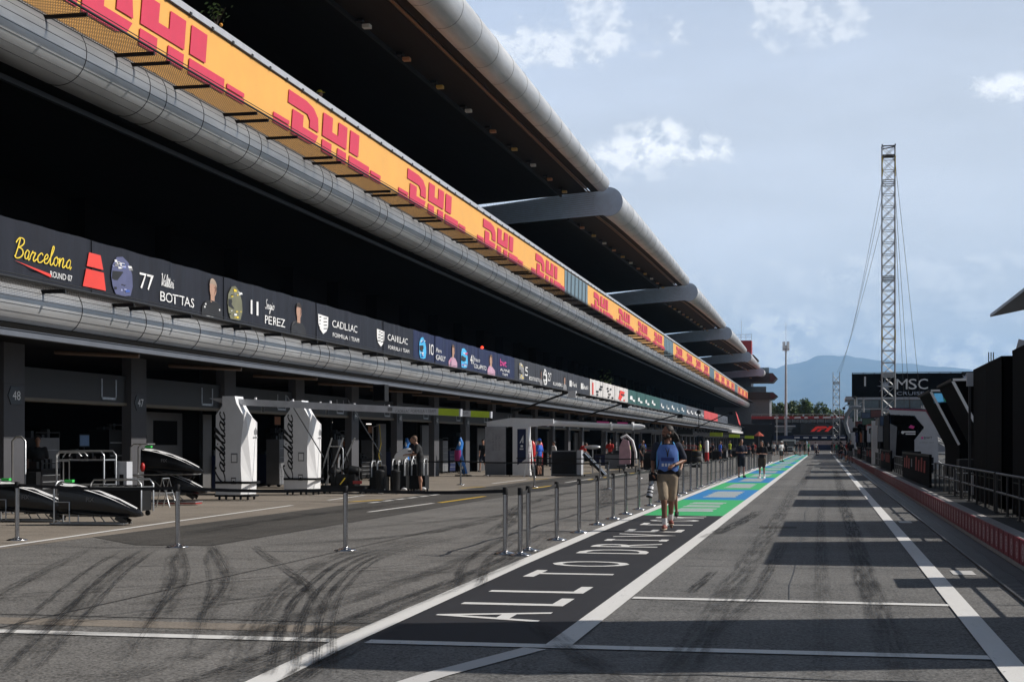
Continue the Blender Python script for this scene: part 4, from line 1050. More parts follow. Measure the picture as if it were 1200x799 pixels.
_fig = {}
def figure_parts(key, P_, legs, sleeves, voxel, build=1.0):
    """body / top / bottom surfaces for one pose, worked out once"""
    k = (key, legs, sleeves, voxel, build)
    if k in _fig: return _fig[k]
    h = Vector(P_['head']); nk = Vector(P_['neck']); ch = Vector(P_['chest']); wa = Vector(P_['waist']); pe = Vector(P_['pel'])
    Mt = Matrix.Rotation(R(P_['turn']), 3, 'Z'); bw = build
    def body(b):
        b.ell(h + Mt @ Vector((0, .012, .025)), (.076, .096, .098), 16, 12, Mt)
        b.ell(h + Mt @ Vector((0, -.022, -.045)), (.056, .066, .070), 14, 10, Mt)
        b.ell(h + Mt @ Vector((0, -.055, -.088)), (.030, .028, .022), 10, 7, Mt)                 # chin
        b.tube([h + Mt @ Vector((0, -.085, .018)), h + Mt @ Vector((0, -.112, -.022)), h + Mt @ Vector((0, -.088, -.032))], [.009, .016, .012], 8)   # nose
        for s in (-1, 1): b.ell(h + Mt @ Vector((s * .076, .012, -.005)), (.010, .022, .032), 8, 6, Mt)
        b.ell(h + Mt @ Vector((0, -.080, .030)), (.050, .018, .012), 10, 6, Mt)                  # brow
        limb(b, [h + Vector((0, .02, -.05)), nk, nk + (ch - nk) * .3], [.055, .056, .075])
        b.ell(ch, (.150 * bw, .095, .165), 14, 10); b.ell(wa, (.125 * bw, .085, .13), 12, 9); b.ell(pe, (.140 * bw, .095, .12), 12, 9)
        for i in (0, 1):
            limb(b, [P_['sh'][i], P_['el'][i], P_['wr'][i]], [.048, .039, .027])
            mid = Vector(P_['sh'][i]).lerp(ch, .5); limb(b, [P_['sh'][i], mid], [.052, .07])
            fa = Vector(P_['el'][i]).lerp(Vector(P_['wr'][i]), .28); b.ell(fa, .043, 8, 6)
            limb(b, [P_['hip'][i], P_['knee'][i], P_['ankle'][i]], [.084, .056, .039])
            kn, an = Vector(P_['knee'][i]), Vector(P_['ankle'][i]); b.ell(kn.lerp(an, .28) + Vector((0, .016, 0)), (.055, .060, .095), 10, 8)
            limb(b, [an, an + Vector((0, .01, -.035)), P_['toe'][i]], [.036, .035, .026])
    def top(b):
        b.ell(ch, (.182 * bw, .128, .185), 16, 11); b.ell(wa, (.160 * bw, .116, .15), 14, 10); b.ell(pe + Vector((0, 0, .03)), (.168 * bw, .120, .10), 14, 9)
        limb(b, [ch + (nk - ch) * .45, nk + (ch - nk) * .18], [.105, .066])
        for i in (0, 1):
            sh, el, wr = (Vector(P_[q][i]) for q in ('sh', 'el', 'wr'))
            limb(b, [ch.lerp(sh, .45), sh], [.10, .070])
            if sleeves == 'short': limb(b, [sh, sh.lerp(el, .80)], [.070, .064])
            elif sleeves == 'long': limb(b, [sh, el, el.lerp(wr, .93)], [.070, .056, .042])
            else: limb(b, [sh, sh.lerp(el, .15)], [.060, .056])
    def bottom(b):
        b.ell(pe - Vector((0, 0, .01)), (.166 * bw, .118, .115), 14, 9)
        for i in (0, 1):
            hp, kn, an = (Vector(P_[q][i]) for q in ('hip', 'knee', 'ankle'))
            if legs == 'shorts': limb(b, [hp, hp.lerp(kn, .5), hp.lerp(kn, .84)], [.100, .094, .084])
            else: limb(b, [hp, kn, kn.lerp(an, .95)], [.098, .074, .062])
    _fig[k] = (remesh(body, voxel), remesh(top, voxel), remesh(bottom, voxel))
    return _fig[k]

def person(label, loc, rz, key, P_, top, bottom, legs='shorts', sleeves='short', skin=SKIN, hair=HAIR, cap=None, shoe=F_BLACK, sock=None, height=1.78, group=None, voxel=.026, build=1.0, hands=True, longhair=False):
    t = thing('person', label, 'person', loc, rz, group)
    k = height / 1.78; t.scale = (k, k, k)
    (bv, bf), (tv, tf), (lv, lf) = figure_parts(key, P_, legs, sleeves, voxel, build)
    b = MB(skin); b.add(bv, bf, True)
    if hands:
        for i, s in ((0, -1), (1, 1)):
            wr, el = Vector(P_['wr'][i]), Vector(P_['el'][i]); d = (wr - el).normalized()
            hand_geo(b, wr, d, Vector((-s * .9, -.2, .1)) if abs(d.z) > .6 else Vector((-s * .2, -.1, -1.0)), s, .55)
    h = Vector(P_['head']); Mt = Matrix.Rotation(R(P_['turn']), 3, 'Z')
    b.mat(INKK)
    for s in (-1, 1): b.ell(h + Mt @ Vector((s * .032, -.083, .012)), (.011, .008, .006), 8, 6, Mt)
    b.mat(P('lips', (.28, .10, .08), .5)); b.ell(h + Mt @ Vector((0, -.086, -.055)), (.022, .007, .006), 8, 6, Mt)
    b.build('body', t)
    m = MB(top); m.add(tv, tf, True); m.build('shirt', t)
    m = MB(bottom); m.add(lv, lf, True); m.build('shorts' if legs == 'shorts' else 'trousers', t)
    for i in (0, 1):
        an, to = Vector(P_['ankle'][i]), Vector(P_['toe'][i]); f = to - an; f.z = 0; f.normalize() if f.length > 0 else None
        m = MB(shoe); q = Matrix((f.cross(Vector((0, 0, 1))), f, Vector((0, 0, 1)))).transposed()
        c = an.lerp(to, .55); c.z = max(.045, c.z + .005)
        m.ell(c, (.046, .135, .042), 14, 8, q); m.ell(an - f * .015 + Vector((0, 0, -.03)), (.046, .06, .05), 12, 8, q)
        m.mat(GUM if shoe is SHOE else shoe); m.ell(c - Vector((0, 0, .028)), (.050, .142, .018), 14, 6, q)
        m.build('shoe', t)
        if sock:
            m = MB(sock); limb(m, [an + Vector((0, 0, -.03)), an.lerp(Vector(P_['knee'][i]), .26)], [.043, .046]); m.build('sock', t)
    m = MB(hair)
    m.ell(h + Mt @ Vector((0, .028, .042)), (.084, .094, .092), 14, 10, Mt); m.ell(h + Mt @ Vector((0, .055, -.01)), (.076, .066, .085), 12, 8, Mt)
    m.build('hair', t)
    if cap:
        m = MB(cap); c = h + Mt @ Vector((0, .012, .045))
        v = [(.094 * math.cos(a) * math.cos(e), .110 * math.sin(a) * math.cos(e), .10 * math.sin(e)) for e in [R(9 * i) for i in range(11)] for a in [R(20 * j) for j in range(18)]]
        m.add([tuple(c + Mt @ Vector(p)) for p in v], [(i * 18 + j, i * 18 + (j + 1) % 18, (i + 1) * 18 + (j + 1) % 18, (i + 1) * 18 + j) for i in range(10) for j in range(18)], True)
        m.ell(c + Mt @ Vector((0, -.125, .006)), (.072, .072, .008), 12, 6, Mt); m.build('cap', t)
    return t

# ------------------------------------------------------------------ low pit wall, railings and boards on the right
PW = thing('pit_wall', 'low pit wall in crimson cover with pale round emblems along the right edge of the lane', 'wall')
b = MB(WALLW); b.box(2.46, 2.64, -10, 300, 0, .40); b.mat(A_ISL); b.box(2.64, 6.5, -10, 300, .03, .385); b.mat(WALLW); b.box(2.42, 2.46, -10, 300, 0, .075); b.build('wall_core', PW)
b = MB(REDW); b.box(2.435, 2.458, -10, 300, .078, .395)
b.mat(P('wall_cover_seam', (.13, .012, .02), .7))
y = -8.0
while y < 120: b.box(2.431, 2.436, y, y + .018, .08, .395); y += .58
b.build('wall_cover', PW)
b = MB(P('pale_pink_print', (.62, .47, .48), .65, var=.25, vs=20))
def emblem(b, y, z, r):
    M = plane((2.4345, y, z), 'wall')
    n = 14
    for a, c in ((1.0, .80), (.62, .40)):
        v = [(r * q * math.cos(2 * math.pi * j / n), r * q * math.sin(2 * math.pi * j / n), .001) for q in (a, c) for j in range(n)]
        b.add(v, [(j, (j + 1) % n, n + (j + 1) % n, n + j) for j in range(n)], M=M)
    for k in range(6):
        a = math.pi * k / 3
        b.add([(r * .78 * math.cos(a + s) * q, r * .78 * math.sin(a + s) * q, .0015) for q, s in ((.3, -.12), (.3, .12), (1, .16), (1, -.05))], [(0, 1, 2, 3)], M=M)
y = 12.0
while y < 75: emblem(b, y, .235, .115); y += .58
b.build('emblem_print', PW)
def railing(y0, y1, label):
    t = thing('railing', label, 'railing', (2.95, y0, .40), 0, 'railings on the pit wall')
    L = y1 - y0
    RL = P('weathered_rail_steel', (.032, .032, .034), .5, .3)
    b = MB(RL)
    for z in (.36, .68): b.tube([(0, 0, z), (0, L, z)], .020, 8)
    b.build('rail', t)
    n = max(2, int(L / 1.55) + 1)
    for i in range(n):
        m = MB(RL); yq = .03 + (L - .06) * i / (n - 1); m.tube([(0, yq, 0), (0, yq, .68)], .022, 8); m.box(-.05, .05, yq - .05, yq + .05, 0, .012); m.build('post', t)
    b = MB(STEELD)
    if L < 16:
        yq = .2
        while yq < L: b.tube([(0, yq, .03), (0, yq, .66)], .008, 5); yq += .78
        b.build('baluster', t)
for i, (a, c) in enumerate(((14.2, 20.6), (20.8, 27.2), (27.4, 33.8), (34.0, 41.8), (56.8, 65.2), (78.4, 90.6), (104.5, 118), (131, 150), (160, 190))):
    railing(a, c, '%s grey steel railing section counted from the near end of the pit wall' % ORD[i])
def board(y0, y1, z1, label, rot=0):
    t = thing('barrier_board', label, 'board', (2.86, y0, .40), 0, 'black boards on the pit wall')
    L = y1 - y0; b = MB(MATT); b.box(-.03, .03, 0, L, 0, z1 - .40); b.mat(BLACK); b.box(-.035, .035, 0, L, z1 - .46, z1 - .40); b.build('panel', t)
    m = MB(P('dull_red_print', (.30, .018, .012), .7, var=.4, vs=9)); M = plane((-.032, L * .92, .28 * z1), 'wall'); n = 9
    for k in range(n):
        if k in (3, 4): continue
        u = L * .84 * k / n; hh = .42 if k % 2 else .34
        m.prism([(u, 0), (u + L * .05, 0), (u + L * .06, hh), (u + L * .012, hh)], .004, M)
    m.mat(INKG); m.prism([(L * .31, .08), (L * .345, .08), (L * .345, .34), (L * .31, .34)], .004, M); m.build('print', t)
    return t
board(42.2, 56.3, 1.30, 'large black board with dull red print on the pit wall, nearest board in view')
board(66.0, 78.0, 1.30, 'black board with red print on the pit wall beyond the second railing gap')
board(91.5, 103.5, 1.35, 'small far black board with red print on the pit wall')
board(17.7, 18.85, 1.65, 'narrow black board on the pit wall beside the lane at the near end')
board(119, 130, 1.35, 'farthest black board with red print beyond the lattice tower')

# black stands on the pit wall
def black_stand(y0, y1, z1, x0, x1, label):
    t = thing('pit_wall_stand', label, 'pit stand', (x0, y0, .40), 0, 'team stands on the pit wall')
    L, D, Hh = y1 - y0, x1 - x0, z1 - .40
    b = MB(MATT); b.box(0, .04, 0, L, .05, Hh); b.box(0, D, 0, .04, .05, Hh - .002); b.box(0, D, L - .04, L, .05, Hh - .002); b.box(-.004, D, -.004, L + .004, Hh, Hh + .05); b.build('cover_panel', t)
    b = MB(BLACK)
    b.box(-.006, -.001, L * .5 - .006, L * .5 + .006, .06, Hh - .01); b.box(-.006, -.001, .01, L - .01, .55, .57); b.build('panel_joint', t)
    for yq in (.1, L - .1):
        m = MB(STEELD); m.box(.05, .12, yq - .04, yq + .04, 0, .06); m.box(D - .12, D - .05, yq - .04, yq + .04, 0, .06); m.build('foot', t)
    return t
black_stand(27.3, 32.35, 3.08, 3.05, 5.6, 'tall black boxed stand on the pit wall with an antenna on its roof')
black_stand(21.2, 25.8, 3.08, 3.05, 5.6, 'tall black boxed stand at the right edge, nearest in view on the pit wall')
black_stand(12.4, 15.05, 6.0, 3.7, 5.4, 'very tall black screen tower on the pit wall at the near end of the lane')
t = thing('antenna', 'small black three pronged antenna on the black stand roof', 'antenna', (3.25, 30.9, 3.13)); t.scale = (.5, .5, .55); b = MB(BLACK); b.tube([(0, 0, 0), (0, 0, .30)], .018, 6); b.box(-.10, .10, -.015, .015, .14, .17)
for x in (-.09, 0, .09): b.tube([(x, 0, .12), (x, 0, .50)], .022, 6)
b.build('mast', t)
t = thing('dish_panel', 'pale tilted antenna panel on the roof of the black stand', 'antenna panel', (3.52, 28.4, 3.13), .3); b = MB(LGREY); b.box(-.15, .15, -.02, .02, .02, .34); b.mat(BLACK); b.bar((0, .03, 0), (0, .12, .2), .03); o = b.build('panel', t); o.rotation_euler = (.2, .2, 0)
t = thing('junction_box', 'small grey box at the far corner of the black stand', 'box', (3.0, 32.6, 2.8)); b = MB(LGREY); b.box(-.06, .08, -.06, .06, 0, .28); b.mat(STEELD); b.bar((.0, 0, -2.3), (.0, 0, 0), .05); b.build('case', t)

def slanted_stand(y0, y1, label, screen):
    t = thing('pit_wall_stand', label, 'pit stand', (0, y0, .40), 0, 'team stands on the pit wall')
    L = y1 - y0
    side = [(3.26, 2.78), (5.6, 2.78), (5.6, .1), (4.35, .1), (4.06, 1.2)]
    M = plane((0, 0, 0), 'near')
    b = MB(MATT)
    for yq in (0, L): b.prism(side, .05, plane((0, yq, 0), 'near'))
    b.add([(3.26, 0, 2.78), (3.26, L, 2.78), (4.06, L, 1.2), (4.06, 0, 1.2)], [(0, 1, 2, 3)]); b.box(4.1, 4.2, 0, L, .1, 1.2); b.build('cover_panel', t)
    b = MB(BLACK); b.box(3.2, 5.7, -.1, L + .1, 2.79, 2.86); b.build('canopy', t)
    b = MB(OFFW); b.bar((3.24, -.07, 2.80), (4.08, -.07, 1.16), .07, .05, (0, 1, 0)); b.bar((3.24, -.07, 2.83), (5.7, -.07, 2.83), .07, .06); b.build('edge_frame', t)
    if screen:
        b = MB(P('green_blue_screen', (.05, .2, .3), .3)); b.prism([(3.34, 2.44), (4.60, 2.54), (4.60, 2.76), (3.28, 2.76)], .015, plane((0, -.06, 0), 'near'))
        b.mat(P('screen_green', (.04, .42, .16), .3, emit=(.05, .5, .15), estr=.25)); b.prism([(3.66, 2.50), (4.05, 2.53), (4.02, 2.74), (3.60, 2.74)], .01, plane((0, -.076, 0), 'near'))
        b.mat(P('screen_blue', (.10, .36, .62), .3, emit=(.1, .4, .7), estr=.3)); b.prism([(3.37, 2.46), (3.63, 2.49), (3.57, 2.74), (3.34, 2.74)], .01, plane((0, -.076, 0), 'near')); b.build('screen', t)
    for yq in (.2, L - .2):
        m = MB(STEELD); m.bar((4.4, yq, 0), (4.4, yq, .12), .08); m.bar((5.4, yq, 0), (5.4, yq, .12), .08); m.build('foot', t)
slanted_stand(39.8, 44.6, 'black stand with a pale slanted edge frame just beyond the tall black boxes', False)
slanted_stand(47.8, 53.4, 'black stand with slanted edge frame and a blue and green screen under its canopy', True)
def angular_stand():
    t = thing('pit_wall_stand', 'white and black angular stand with red stripe edge on the pit wall', 'pit stand', (0, 69.5, .40), 0, 'team stands on the pit wall')
    M = plane((0, 0, 0), 'near')
    b = MB(LGREY); b.prism([(2.86, 2.74), (4.52, 2.66), (5.02, 1.78), (5.06, .05), (4.02, .05), (4.02, .90), (4.02, 1.35), (4.46, 1.92), (4.02, 2.46), (2.95, 2.52)], .06, M)
    b.box(2.95, 5.0, .0, 6.4, 2.62, 2.70); b.build('white_shell', t)
    b = MB(MATT); b.prism([(2.95, 2.50), (4.0, 2.44), (4.43, 1.92), (4.0, 1.35), (4.0, .05), (2.90, .05), (3.05, 1.2)], .04, M); b.box(2.9, 2.96, .05, 6.4, .05, 2.55)
    b.mat(MGREY); b.prism([(2.94, 2.1), (3.25, 1.95), (3.18, .6), (2.94, .5)], .012, plane((0, -.041, 0), 'near')); b.build('dark_panel', t)
    b = MB(P('crimson_stripe', (.22, .02, .06), .5)); M2 = plane((0, -.062, 0), 'near'); b.prism([(2.9, 2.79), (4.56, 2.71), (5.06, 1.82), (5.0, 1.80), (4.5, 2.64), (2.9, 2.72)], .01, M2)
    b.mat(C_NAVY); b.prism([(2.9, 2.83), (4.60, 2.75), (5.11, 1.85), (5.07, 1.83), (4.57, 2.715), (2.9, 2.795)], .01, M2); b.build('edge_stripe', t)
    b = MB(INKK); put_text(b, 'BWT', 4.42, 1.40, .36, .11, M2, INKK, .004); put_text(b, 'ALPINE F1 TEAM', 4.22, 1.22, .62, .05, M2, INKG, .004); b.mat(INKP); b.prism([(4.3, 1.41), (4.39, 1.41), (4.39, 1.5), (4.3, 1.5)], .006, M2)
    M3 = plane((0, -.05, 0), 'near'); b.mat(INKW); b.prism([(3.5, 1.70), (4.05, 1.70), (4.05, 1.76), (3.5, 1.76)], .01, M3); b.prism([(3.62, 1.60), (4.05, 1.60), (4.05, 1.66), (3.62, 1.66)], .01, M3)
    b.prism([(3.5 + .07 * math.cos(2 * math.pi * j / 12), 1.70 + .07 * math.sin(2 * math.pi * j / 12)) for j in range(12)], .008, M3)
    b.mat(INKP); b.prism([(3.75, 1.92), (3.95, 1.86), (4.02, 1.96), (3.85, 2.04)], .008, M3); b.build('print', t)
    for yq in (.3, 6.0):
        m = MB(STEELD); m.bar((3.1, yq, 0), (3.1, yq, .12), .1); m.bar((4.9, yq, 0), (4.9, yq, .12), .1); m.build('foot', t)
angular_stand()
def far_stand(y, label, c1, c2, hgt=2.5, wid=1.9):
    t = thing('pit_wall_stand', label, 'pit stand', (2.95, y, .40), 0, 'team stands on the pit wall')
    b = MB(c1); b.box(0, wid, 0, 5, hgt - .35, hgt); b.build('canopy', t)
    b = MB(MATT); b.box(.1, wid - .3, .2, 4.8, .9, hgt - .45); b.build('cover_panel', t)
    b = MB(c2); b.box(wid - .6, wid, -.02, .10, .55, 1.35); b.build('side_panel', t); b = MB(c2); b.box(-.05, .22, -.02, .1, 1.3, hgt - .1); b.build('side_panel', t)
    for yq in (.2, 4.8):
        m = MB(STEELD); m.bar((.2, yq, 0), (.2, yq, .92), .08); m.bar((wid - .2, yq, 0), (wid - .2, yq, .92), .08); m.build('leg', t)
far_stand(104, 'stand with a red canopy and white side pieces beyond the angular white one', P('deep_red_canopy', (.22, .02, .02), .5), LGREY)
far_stand(84, 'grey roofed stand between the lattice tower and the angular white stand', MGREY, MGREY, 2.6)
far_stand(124, 'dark stand with orange side pieces far down the pit wall', MATT, P('dull_orange_panel', (.3, .08, .02), .5), 2.2)
far_stand(142, 'dark stand with blue side pieces far down the pit wall', MATT, C_NAVY, 2.3)
far_stand(165, 'dark stand with red side pieces farthest down the pit wall', MATT, P('dull_red_panel', (.2, .02, .02), .5), 2.3)
for y, h_, lab in ((97, 2.2, 'low dark stand between the red canopy stand and the lattice tower'), (112, 3.0, 'tall dark stand just beyond the red canopy stand'), (117.5, 2.3, 'low dark stand before the orange sided one'), (132, 2.9, 'dark stand between the orange and the blue sided ones'), (154, 2.8, 'dark stand just past the white pillar'), (176, 2.6, 'dark stand past the red sided one'), (187, 2.4, 'small dark stand near the end of the pit wall'), (198, 2.6, 'last dark stand at the end of the pit wall')):
    far_stand(y, lab, MATT, MGREY if y % 2 else MATT, h_, 1.6 + (y % 3) * .3)
for i, (x, y, h_) in enumerate(((3.2, 78, 2.6), (3.4, 100, 3.4), (3.1, 109, 3.0), (3.5, 128, 3.8), (3.2, 138, 3.2), (3.4, 161, 4.0))):
    t = thing('screen_post', 'dark screen on a post along the pit wall, %s from the near end' % ORD[i], 'screen', (x, y, .385), 0, 'screens on posts along the pit wall'); m = MB(STEELD); m.tube([(0, 0, 0), (0, 0, h_)], .045, 8); m.build('post', t)
    m = MB(BLACK); m.box(-.42, .42, -.06, .06, h_ - .5, h_ + .02); m.build('case', t); m = MB(P('dim_screen_%d' % (i % 3), ((.03, .06, .12), (.1, .02, .02), (.02, .08, .05))[i % 3], .25)); m.box(-.38, .38, -.066, -.06, h_ - .46, h_ - .02); m.build('display', t)
for i, (x, y, w, d, h, m_, lab) in enumerate(((3.5, 36, .9, .7, .85, BLACK, 'black flight case behind the railing past the tall black boxes'), (3.4, 37.6, .6, .6, .6, MGREY, 'grey equipment case behind the railing'), (3.6, 58.5, .9, .8, .7, BLACK, 'black flight case behind the second railing'), (3.4, 61, .7, .7, .9, MATT, 'tall black case near the angular white stand'), (3.5, 80, .9, .9, .8, BLACK, 'black flight case below the lattice tower'), (3.5, 34.8, .5, .5, .5, LGREY, 'pale grey case by the black stand'))):
    t = thing('equipment_case', lab, 'case', (x, y, .385), 0, 'cases behind the pit wall'); b = MB(m_); b.box(-w / 2, w / 2, -d / 2, d / 2, .08, h); b.build('body', t)
    b = MB(STEELG)
    for z in (.10, h * .62): b.box(-w / 2 - .008, w / 2 + .008, -d / 2 - .008, d / 2 + .008, z, z + .025)
    b.build('edge_trim', t)
    b = MB(TYRE)
    for sx in (-1, 1):
        for sy in (-1, 1): b.lathe([(.04, -.02), (.04, .02)], 10, Matrix.Translation((sx * w * .4, sy * d * .4, .04)) @ Matrix.Rotation(R(90), 4, 'Y'))
    b.build('castor', t)

# ------------------------------------------------------------------ masts, sign gantry, far buildings
def lattice(name, label, loc, w, h, bay, rc, rb, heavy=4, yaw=0.0, mat=STEELG, straps=()):
    t = thing(name, label, 'mast', loc, yaw)
    b = MB(mat); c = [(-w / 2, -w / 2), (w / 2, -w / 2), (w / 2, w / 2), (-w / 2, w / 2)]
    for x, y in c: b.tube([(x, y, 0), (x, y, h)], rc, 6)
    b.build('chord', t)
    b = MB(mat); n = int(h / bay)
    for i in range(n):
        z0, z1 = i * bay, (i + 1) * bay
        for k in range(4):
            (xa, ya), (xb, yb) = c[k], c[(k + 1) % 4]
            b.tube([(xa, ya, z0), (xb, yb, z1)], rb, 4, False); b.tube([(xb, yb, z0), (xa, ya, z1)], rb, 4, False); b.tube([(xa, ya, z0), (xb, yb, z0)], rb * 1.2, 4, False)
    b.build('bracing', t)
    for i in range(heavy, n, heavy):
        z = i * bay; b = MB(mat)
        for dz in (-.12, 0, .12):
            for k in range(4):
                (xa, ya), (xb, yb) = c[k], c[(k + 1) % 4]; b.bar((xa, ya, z + dz), (xb, yb, z + dz), .05, .05)
        b.build('section_joint', t)
    for z0, z1 in straps:
        m = MB(P('yellow_strap', (.62, .42, .03), .6))
        for x, y in c[:2]: m.box(x - .03, x + .03, y - .06, y - .04, z0, z1)
        m.build('strap', t)
    return t
T = lattice('lattice_tower', 'tall slim lattice tower rising behind the pit wall stands', (3.72, 90, .02), .74, 18.9, .70, .034, .017, 8, straps=((17.1, 18.3), (7.4, 8.2)))
b = MB(STEELD); b.box(-.40, .40, -.38, .38, 18.35, 18.40)
for x in (-.37, .37): b.bar((x, -.37, 18.9), (x, -.37, 19.0), .07); b.bar((x, .37, 18.9), (x, .37, 19.0), .07)
b.bar((-.37, -.37, 18.9), (.37, -.37, 18.9), .06); b.bar((.37, -.37, 18.85), (-.37, .37, 18.85), .06); b.build('head_frame', T)
b = MB(OFFW); b.box(-.95, -.45, -.5, .5, 0, 2.9); b.build('ballast_block', T)
lattice('lattice_mast', 'small distant lattice mast holding the cable ends above the trees', (1.65, 200, 0), .85, 10.9, .95, .045, .022, 5)
for i, (x, y, h_) in enumerate(((5.6, 74, 3.3), (6.0, 82, 3.6), (5.8, 100, 3.6))):
    lattice('scaffold_tower', 'grey scaffold tower behind the pit wall stands, %s from the near end' % ORD[i], (x, y, .02), 1.7, h_, 1.1, .035, .02, 2)
t = thing('wire_span', 'thin cables running from the lattice tower down to the far lattice mast', 'cables', (0, 0, 0)); b = MB(STEELD)
for dz, dx in ((16.9, -.38), (15.9, -.38), (14.6, -.36)):
    p, q = Vector((3.72 + dx, 90, dz)), Vector((1.8 + (dz - 15) * .2, 200, 10.8)); b.tube([p.lerp(q, k / 10) - Vector((0, 0, 1.1 * math.sin(math.pi * k / 10))) for k in range(11)], .012, 4)
b.build('cable', t)
t = thing('guy_wire', 'thin guy wires from the lattice tower down to the track side on its right', 'cables', (0, 0, 0)); b = MB(STEELD)
for dz, x, y in ((16.6, 5.3, 92.5), (15.2, 4.9, 92), (18.3, 6.2, 94)): b.tube([(4.08, 90, dz), (x, y, .1)], .011, 4)
b.build('cable', t)

t = thing('sign_gantry', 'wide black overhead sign with white lettering spanning the race track', 'sign', (0, 160, 0))
b = MB(MATT); b.box(2.9, 17.5, -.35, .35, 6.42, 8.86); b.mat(BLACK); b.box(14, 27, -.36, .34, 6.6, 8.98); b.build('sign_panel', t)
b = MB(STEELD)
for k in range(14): b.box(2.95 + 1.1 * k, 3.0 + 1.1 * k, -.1, .3, 8.87, 8.99)
b.tube([(2.9, .1, 8.97), (17, .1, 8.97)], .035, 5); b.build('top_rail', t)
for x in (3.35, 26.0):
    m = MB(STEELG if x < 10 else STEELD); m.tube([(x, 0, 0), (x, 0, 6.42)], .16, 10); m.tube([(x + .75, 0, 0), (x + .75, 0, 6.42)], .09, 8)
    for k in range(7): m.bar((x, 0, .4 + .85 * k), (x + .75, 0, .9 + .85 * k), .05)
    m.build('post', t)
M = plane((0, -.36, 0), 'near'); b = MB(INKW); put_text(b, 'M', 7.40, 7.22, 1.12, 1.05, M, INKW, .01); put_text(b, 'S', 8.62, 7.20, .82, 1.08, M, INKW, .01); put_text(b, 'C', 9.56, 7.20, 1.0, 1.08, M, INKW, .01)
put_text(b, 'CRUISES', 7.42, 6.62, 3.15, .34, M, P('bluish_white_print', (.45, .5, .6), .6), .01)
b.mat(P('bluish_white_print', (.45, .5, .6), .6))
def star(cx, cz, r):
    pts = []
    for k in range(32):
        a = math.pi * k / 16; q = r * (1.0 if k % 4 == 0 else .62 if k % 2 == 0 else .34); pts.append((cx + q * math.cos(a), cz + q * math.sin(a)))
    b.prism(pts, .012, M)
star(6.25, 7.55, .82); star(14.3, 8.3, .5)
b.mat(OFFW); b.prism([(4.15, 7.55), (4.32, 7.55), (4.32, 8.55), (4.15, 8.55)], .01, M); b.build('lettering', t)
t = thing('camera_mount', 'cluster of small cameras on a thin arm by the sign gantry post', 'camera', (3.3, 157, 0)); b = MB(STEELG); b.tube([(-.2, 0, 0), (-.2, 0, 6.2)], .05, 6); b.tube([(-.2, 0, 5.2), (-1.0, 0, 5.6), (-1.2, 0, 5.3)], .05, 6); b.build('arm', t)
for x, z in ((-1.25, 5.2), (-.75, 5.7), (-.15, 6.3)): m = MB(STEELD); m.ell((x, 0, z), (.16, .2, .14), 10, 7); m.box(x - .1, x + .1, -.3, -.1, z - .1, z + .1); m.build('camera_head', t)
t = thing('air_duct', 'grey curved duct arching beside the sign gantry post', 'duct', (2.6, 150, 0)); b = MB(P('grey_duct', (.2, .22, .25), .5)); b.tube([(1.0 - 0.0, 0, 5.1), (.2, 0, 5.15), (-.35, 0, 4.5), (-.5, 0, 3.6), (-.25, 0, 2.7), (.2, 0, 1.9), (.45, 0, 1.0)], .2, 10); b.build('duct_pipe', t)
t = thing('pillar', 'white cylindrical pillar on the pit wall beside the sign gantry', 'pillar', (3.0, 150, .40)); b = MB(LGREY); b.lathe([(.42, 0), (.42, 2.25), (.38, 2.3)], 18); b.mat(BLACK); b.box(-.5, .5, -.5, .5, -.02, .02); b.build('shaft', t)
t = thing('glass_building', 'low modern building with blue glass windows beyond the sign gantry', 'building', (0, 225, 0)); b = MB(LGREY); b.box(3.6, 30, 0, 12, 0, 5.3); b.box(3.2, 30.4, -.6, 12.5, 8.0, 8.5); b.box(3.6, 30, -.1, 12, 6.55, 6.75); b.build('wall', t)
for k in range(12):
    m = MB(GLASS_B); m.box(3.8 + 2.15 * k, 5.75 + 2.15 * k, -.05, .05, 5.4, 6.5); m.box(3.8 + 2.15 * k, 5.75 + 2.15 * k, -.05, .05, 6.8, 7.95); m.build('window', t)
b = MB(GLASS_D); b.box(3.8, 29.8, .2, 11.5, 5.3, 8.0); b.build('dark_interior', t)
t = thing('telecom_pole', 'tall white telecom pole with antennas standing before the hills', 'mast', (-7.26, 300, 0)); b = MB(LGREY); b.tube([(0, 0, 0), (0, 0, 10), (0, 0, 21.0)], [.34, .26, .18], 10); b.tube([(0, 0, 21), (0, 0, 25.5)], .035, 5); b.build('pole', t)
for k in range(6):
    a = R(60 * k); m = MB(OFFW); m.box(.55 * math.cos(a) - .12, .55 * math.cos(a) + .12, .55 * math.sin(a) - .12, .55 * math.sin(a) + .12, 19.9, 21.7); m.bar((0, 0, 20.4), (.55 * math.cos(a), .55 * math.sin(a), 20.4), .06); m.build('antenna', t)
b = MB(STEELD); b.tube([(.65 * math.cos(R(30 * k)), .65 * math.sin(R(30 * k)), 20.2) for k in range(12)], .05, 5, closed=True); b.build('ring', t)
t = thing('lamp_mast', 'thin grey mast in front of the far track building', 'mast', (-7.9, 262, 0)); b = MB(STEELG); b.tube([(0, 0, 0), (0, 0, 6.4)], .07, 6); b.box(-.3, .3, -.1, .1, 6.4, 6.5); b.build('pole', t)

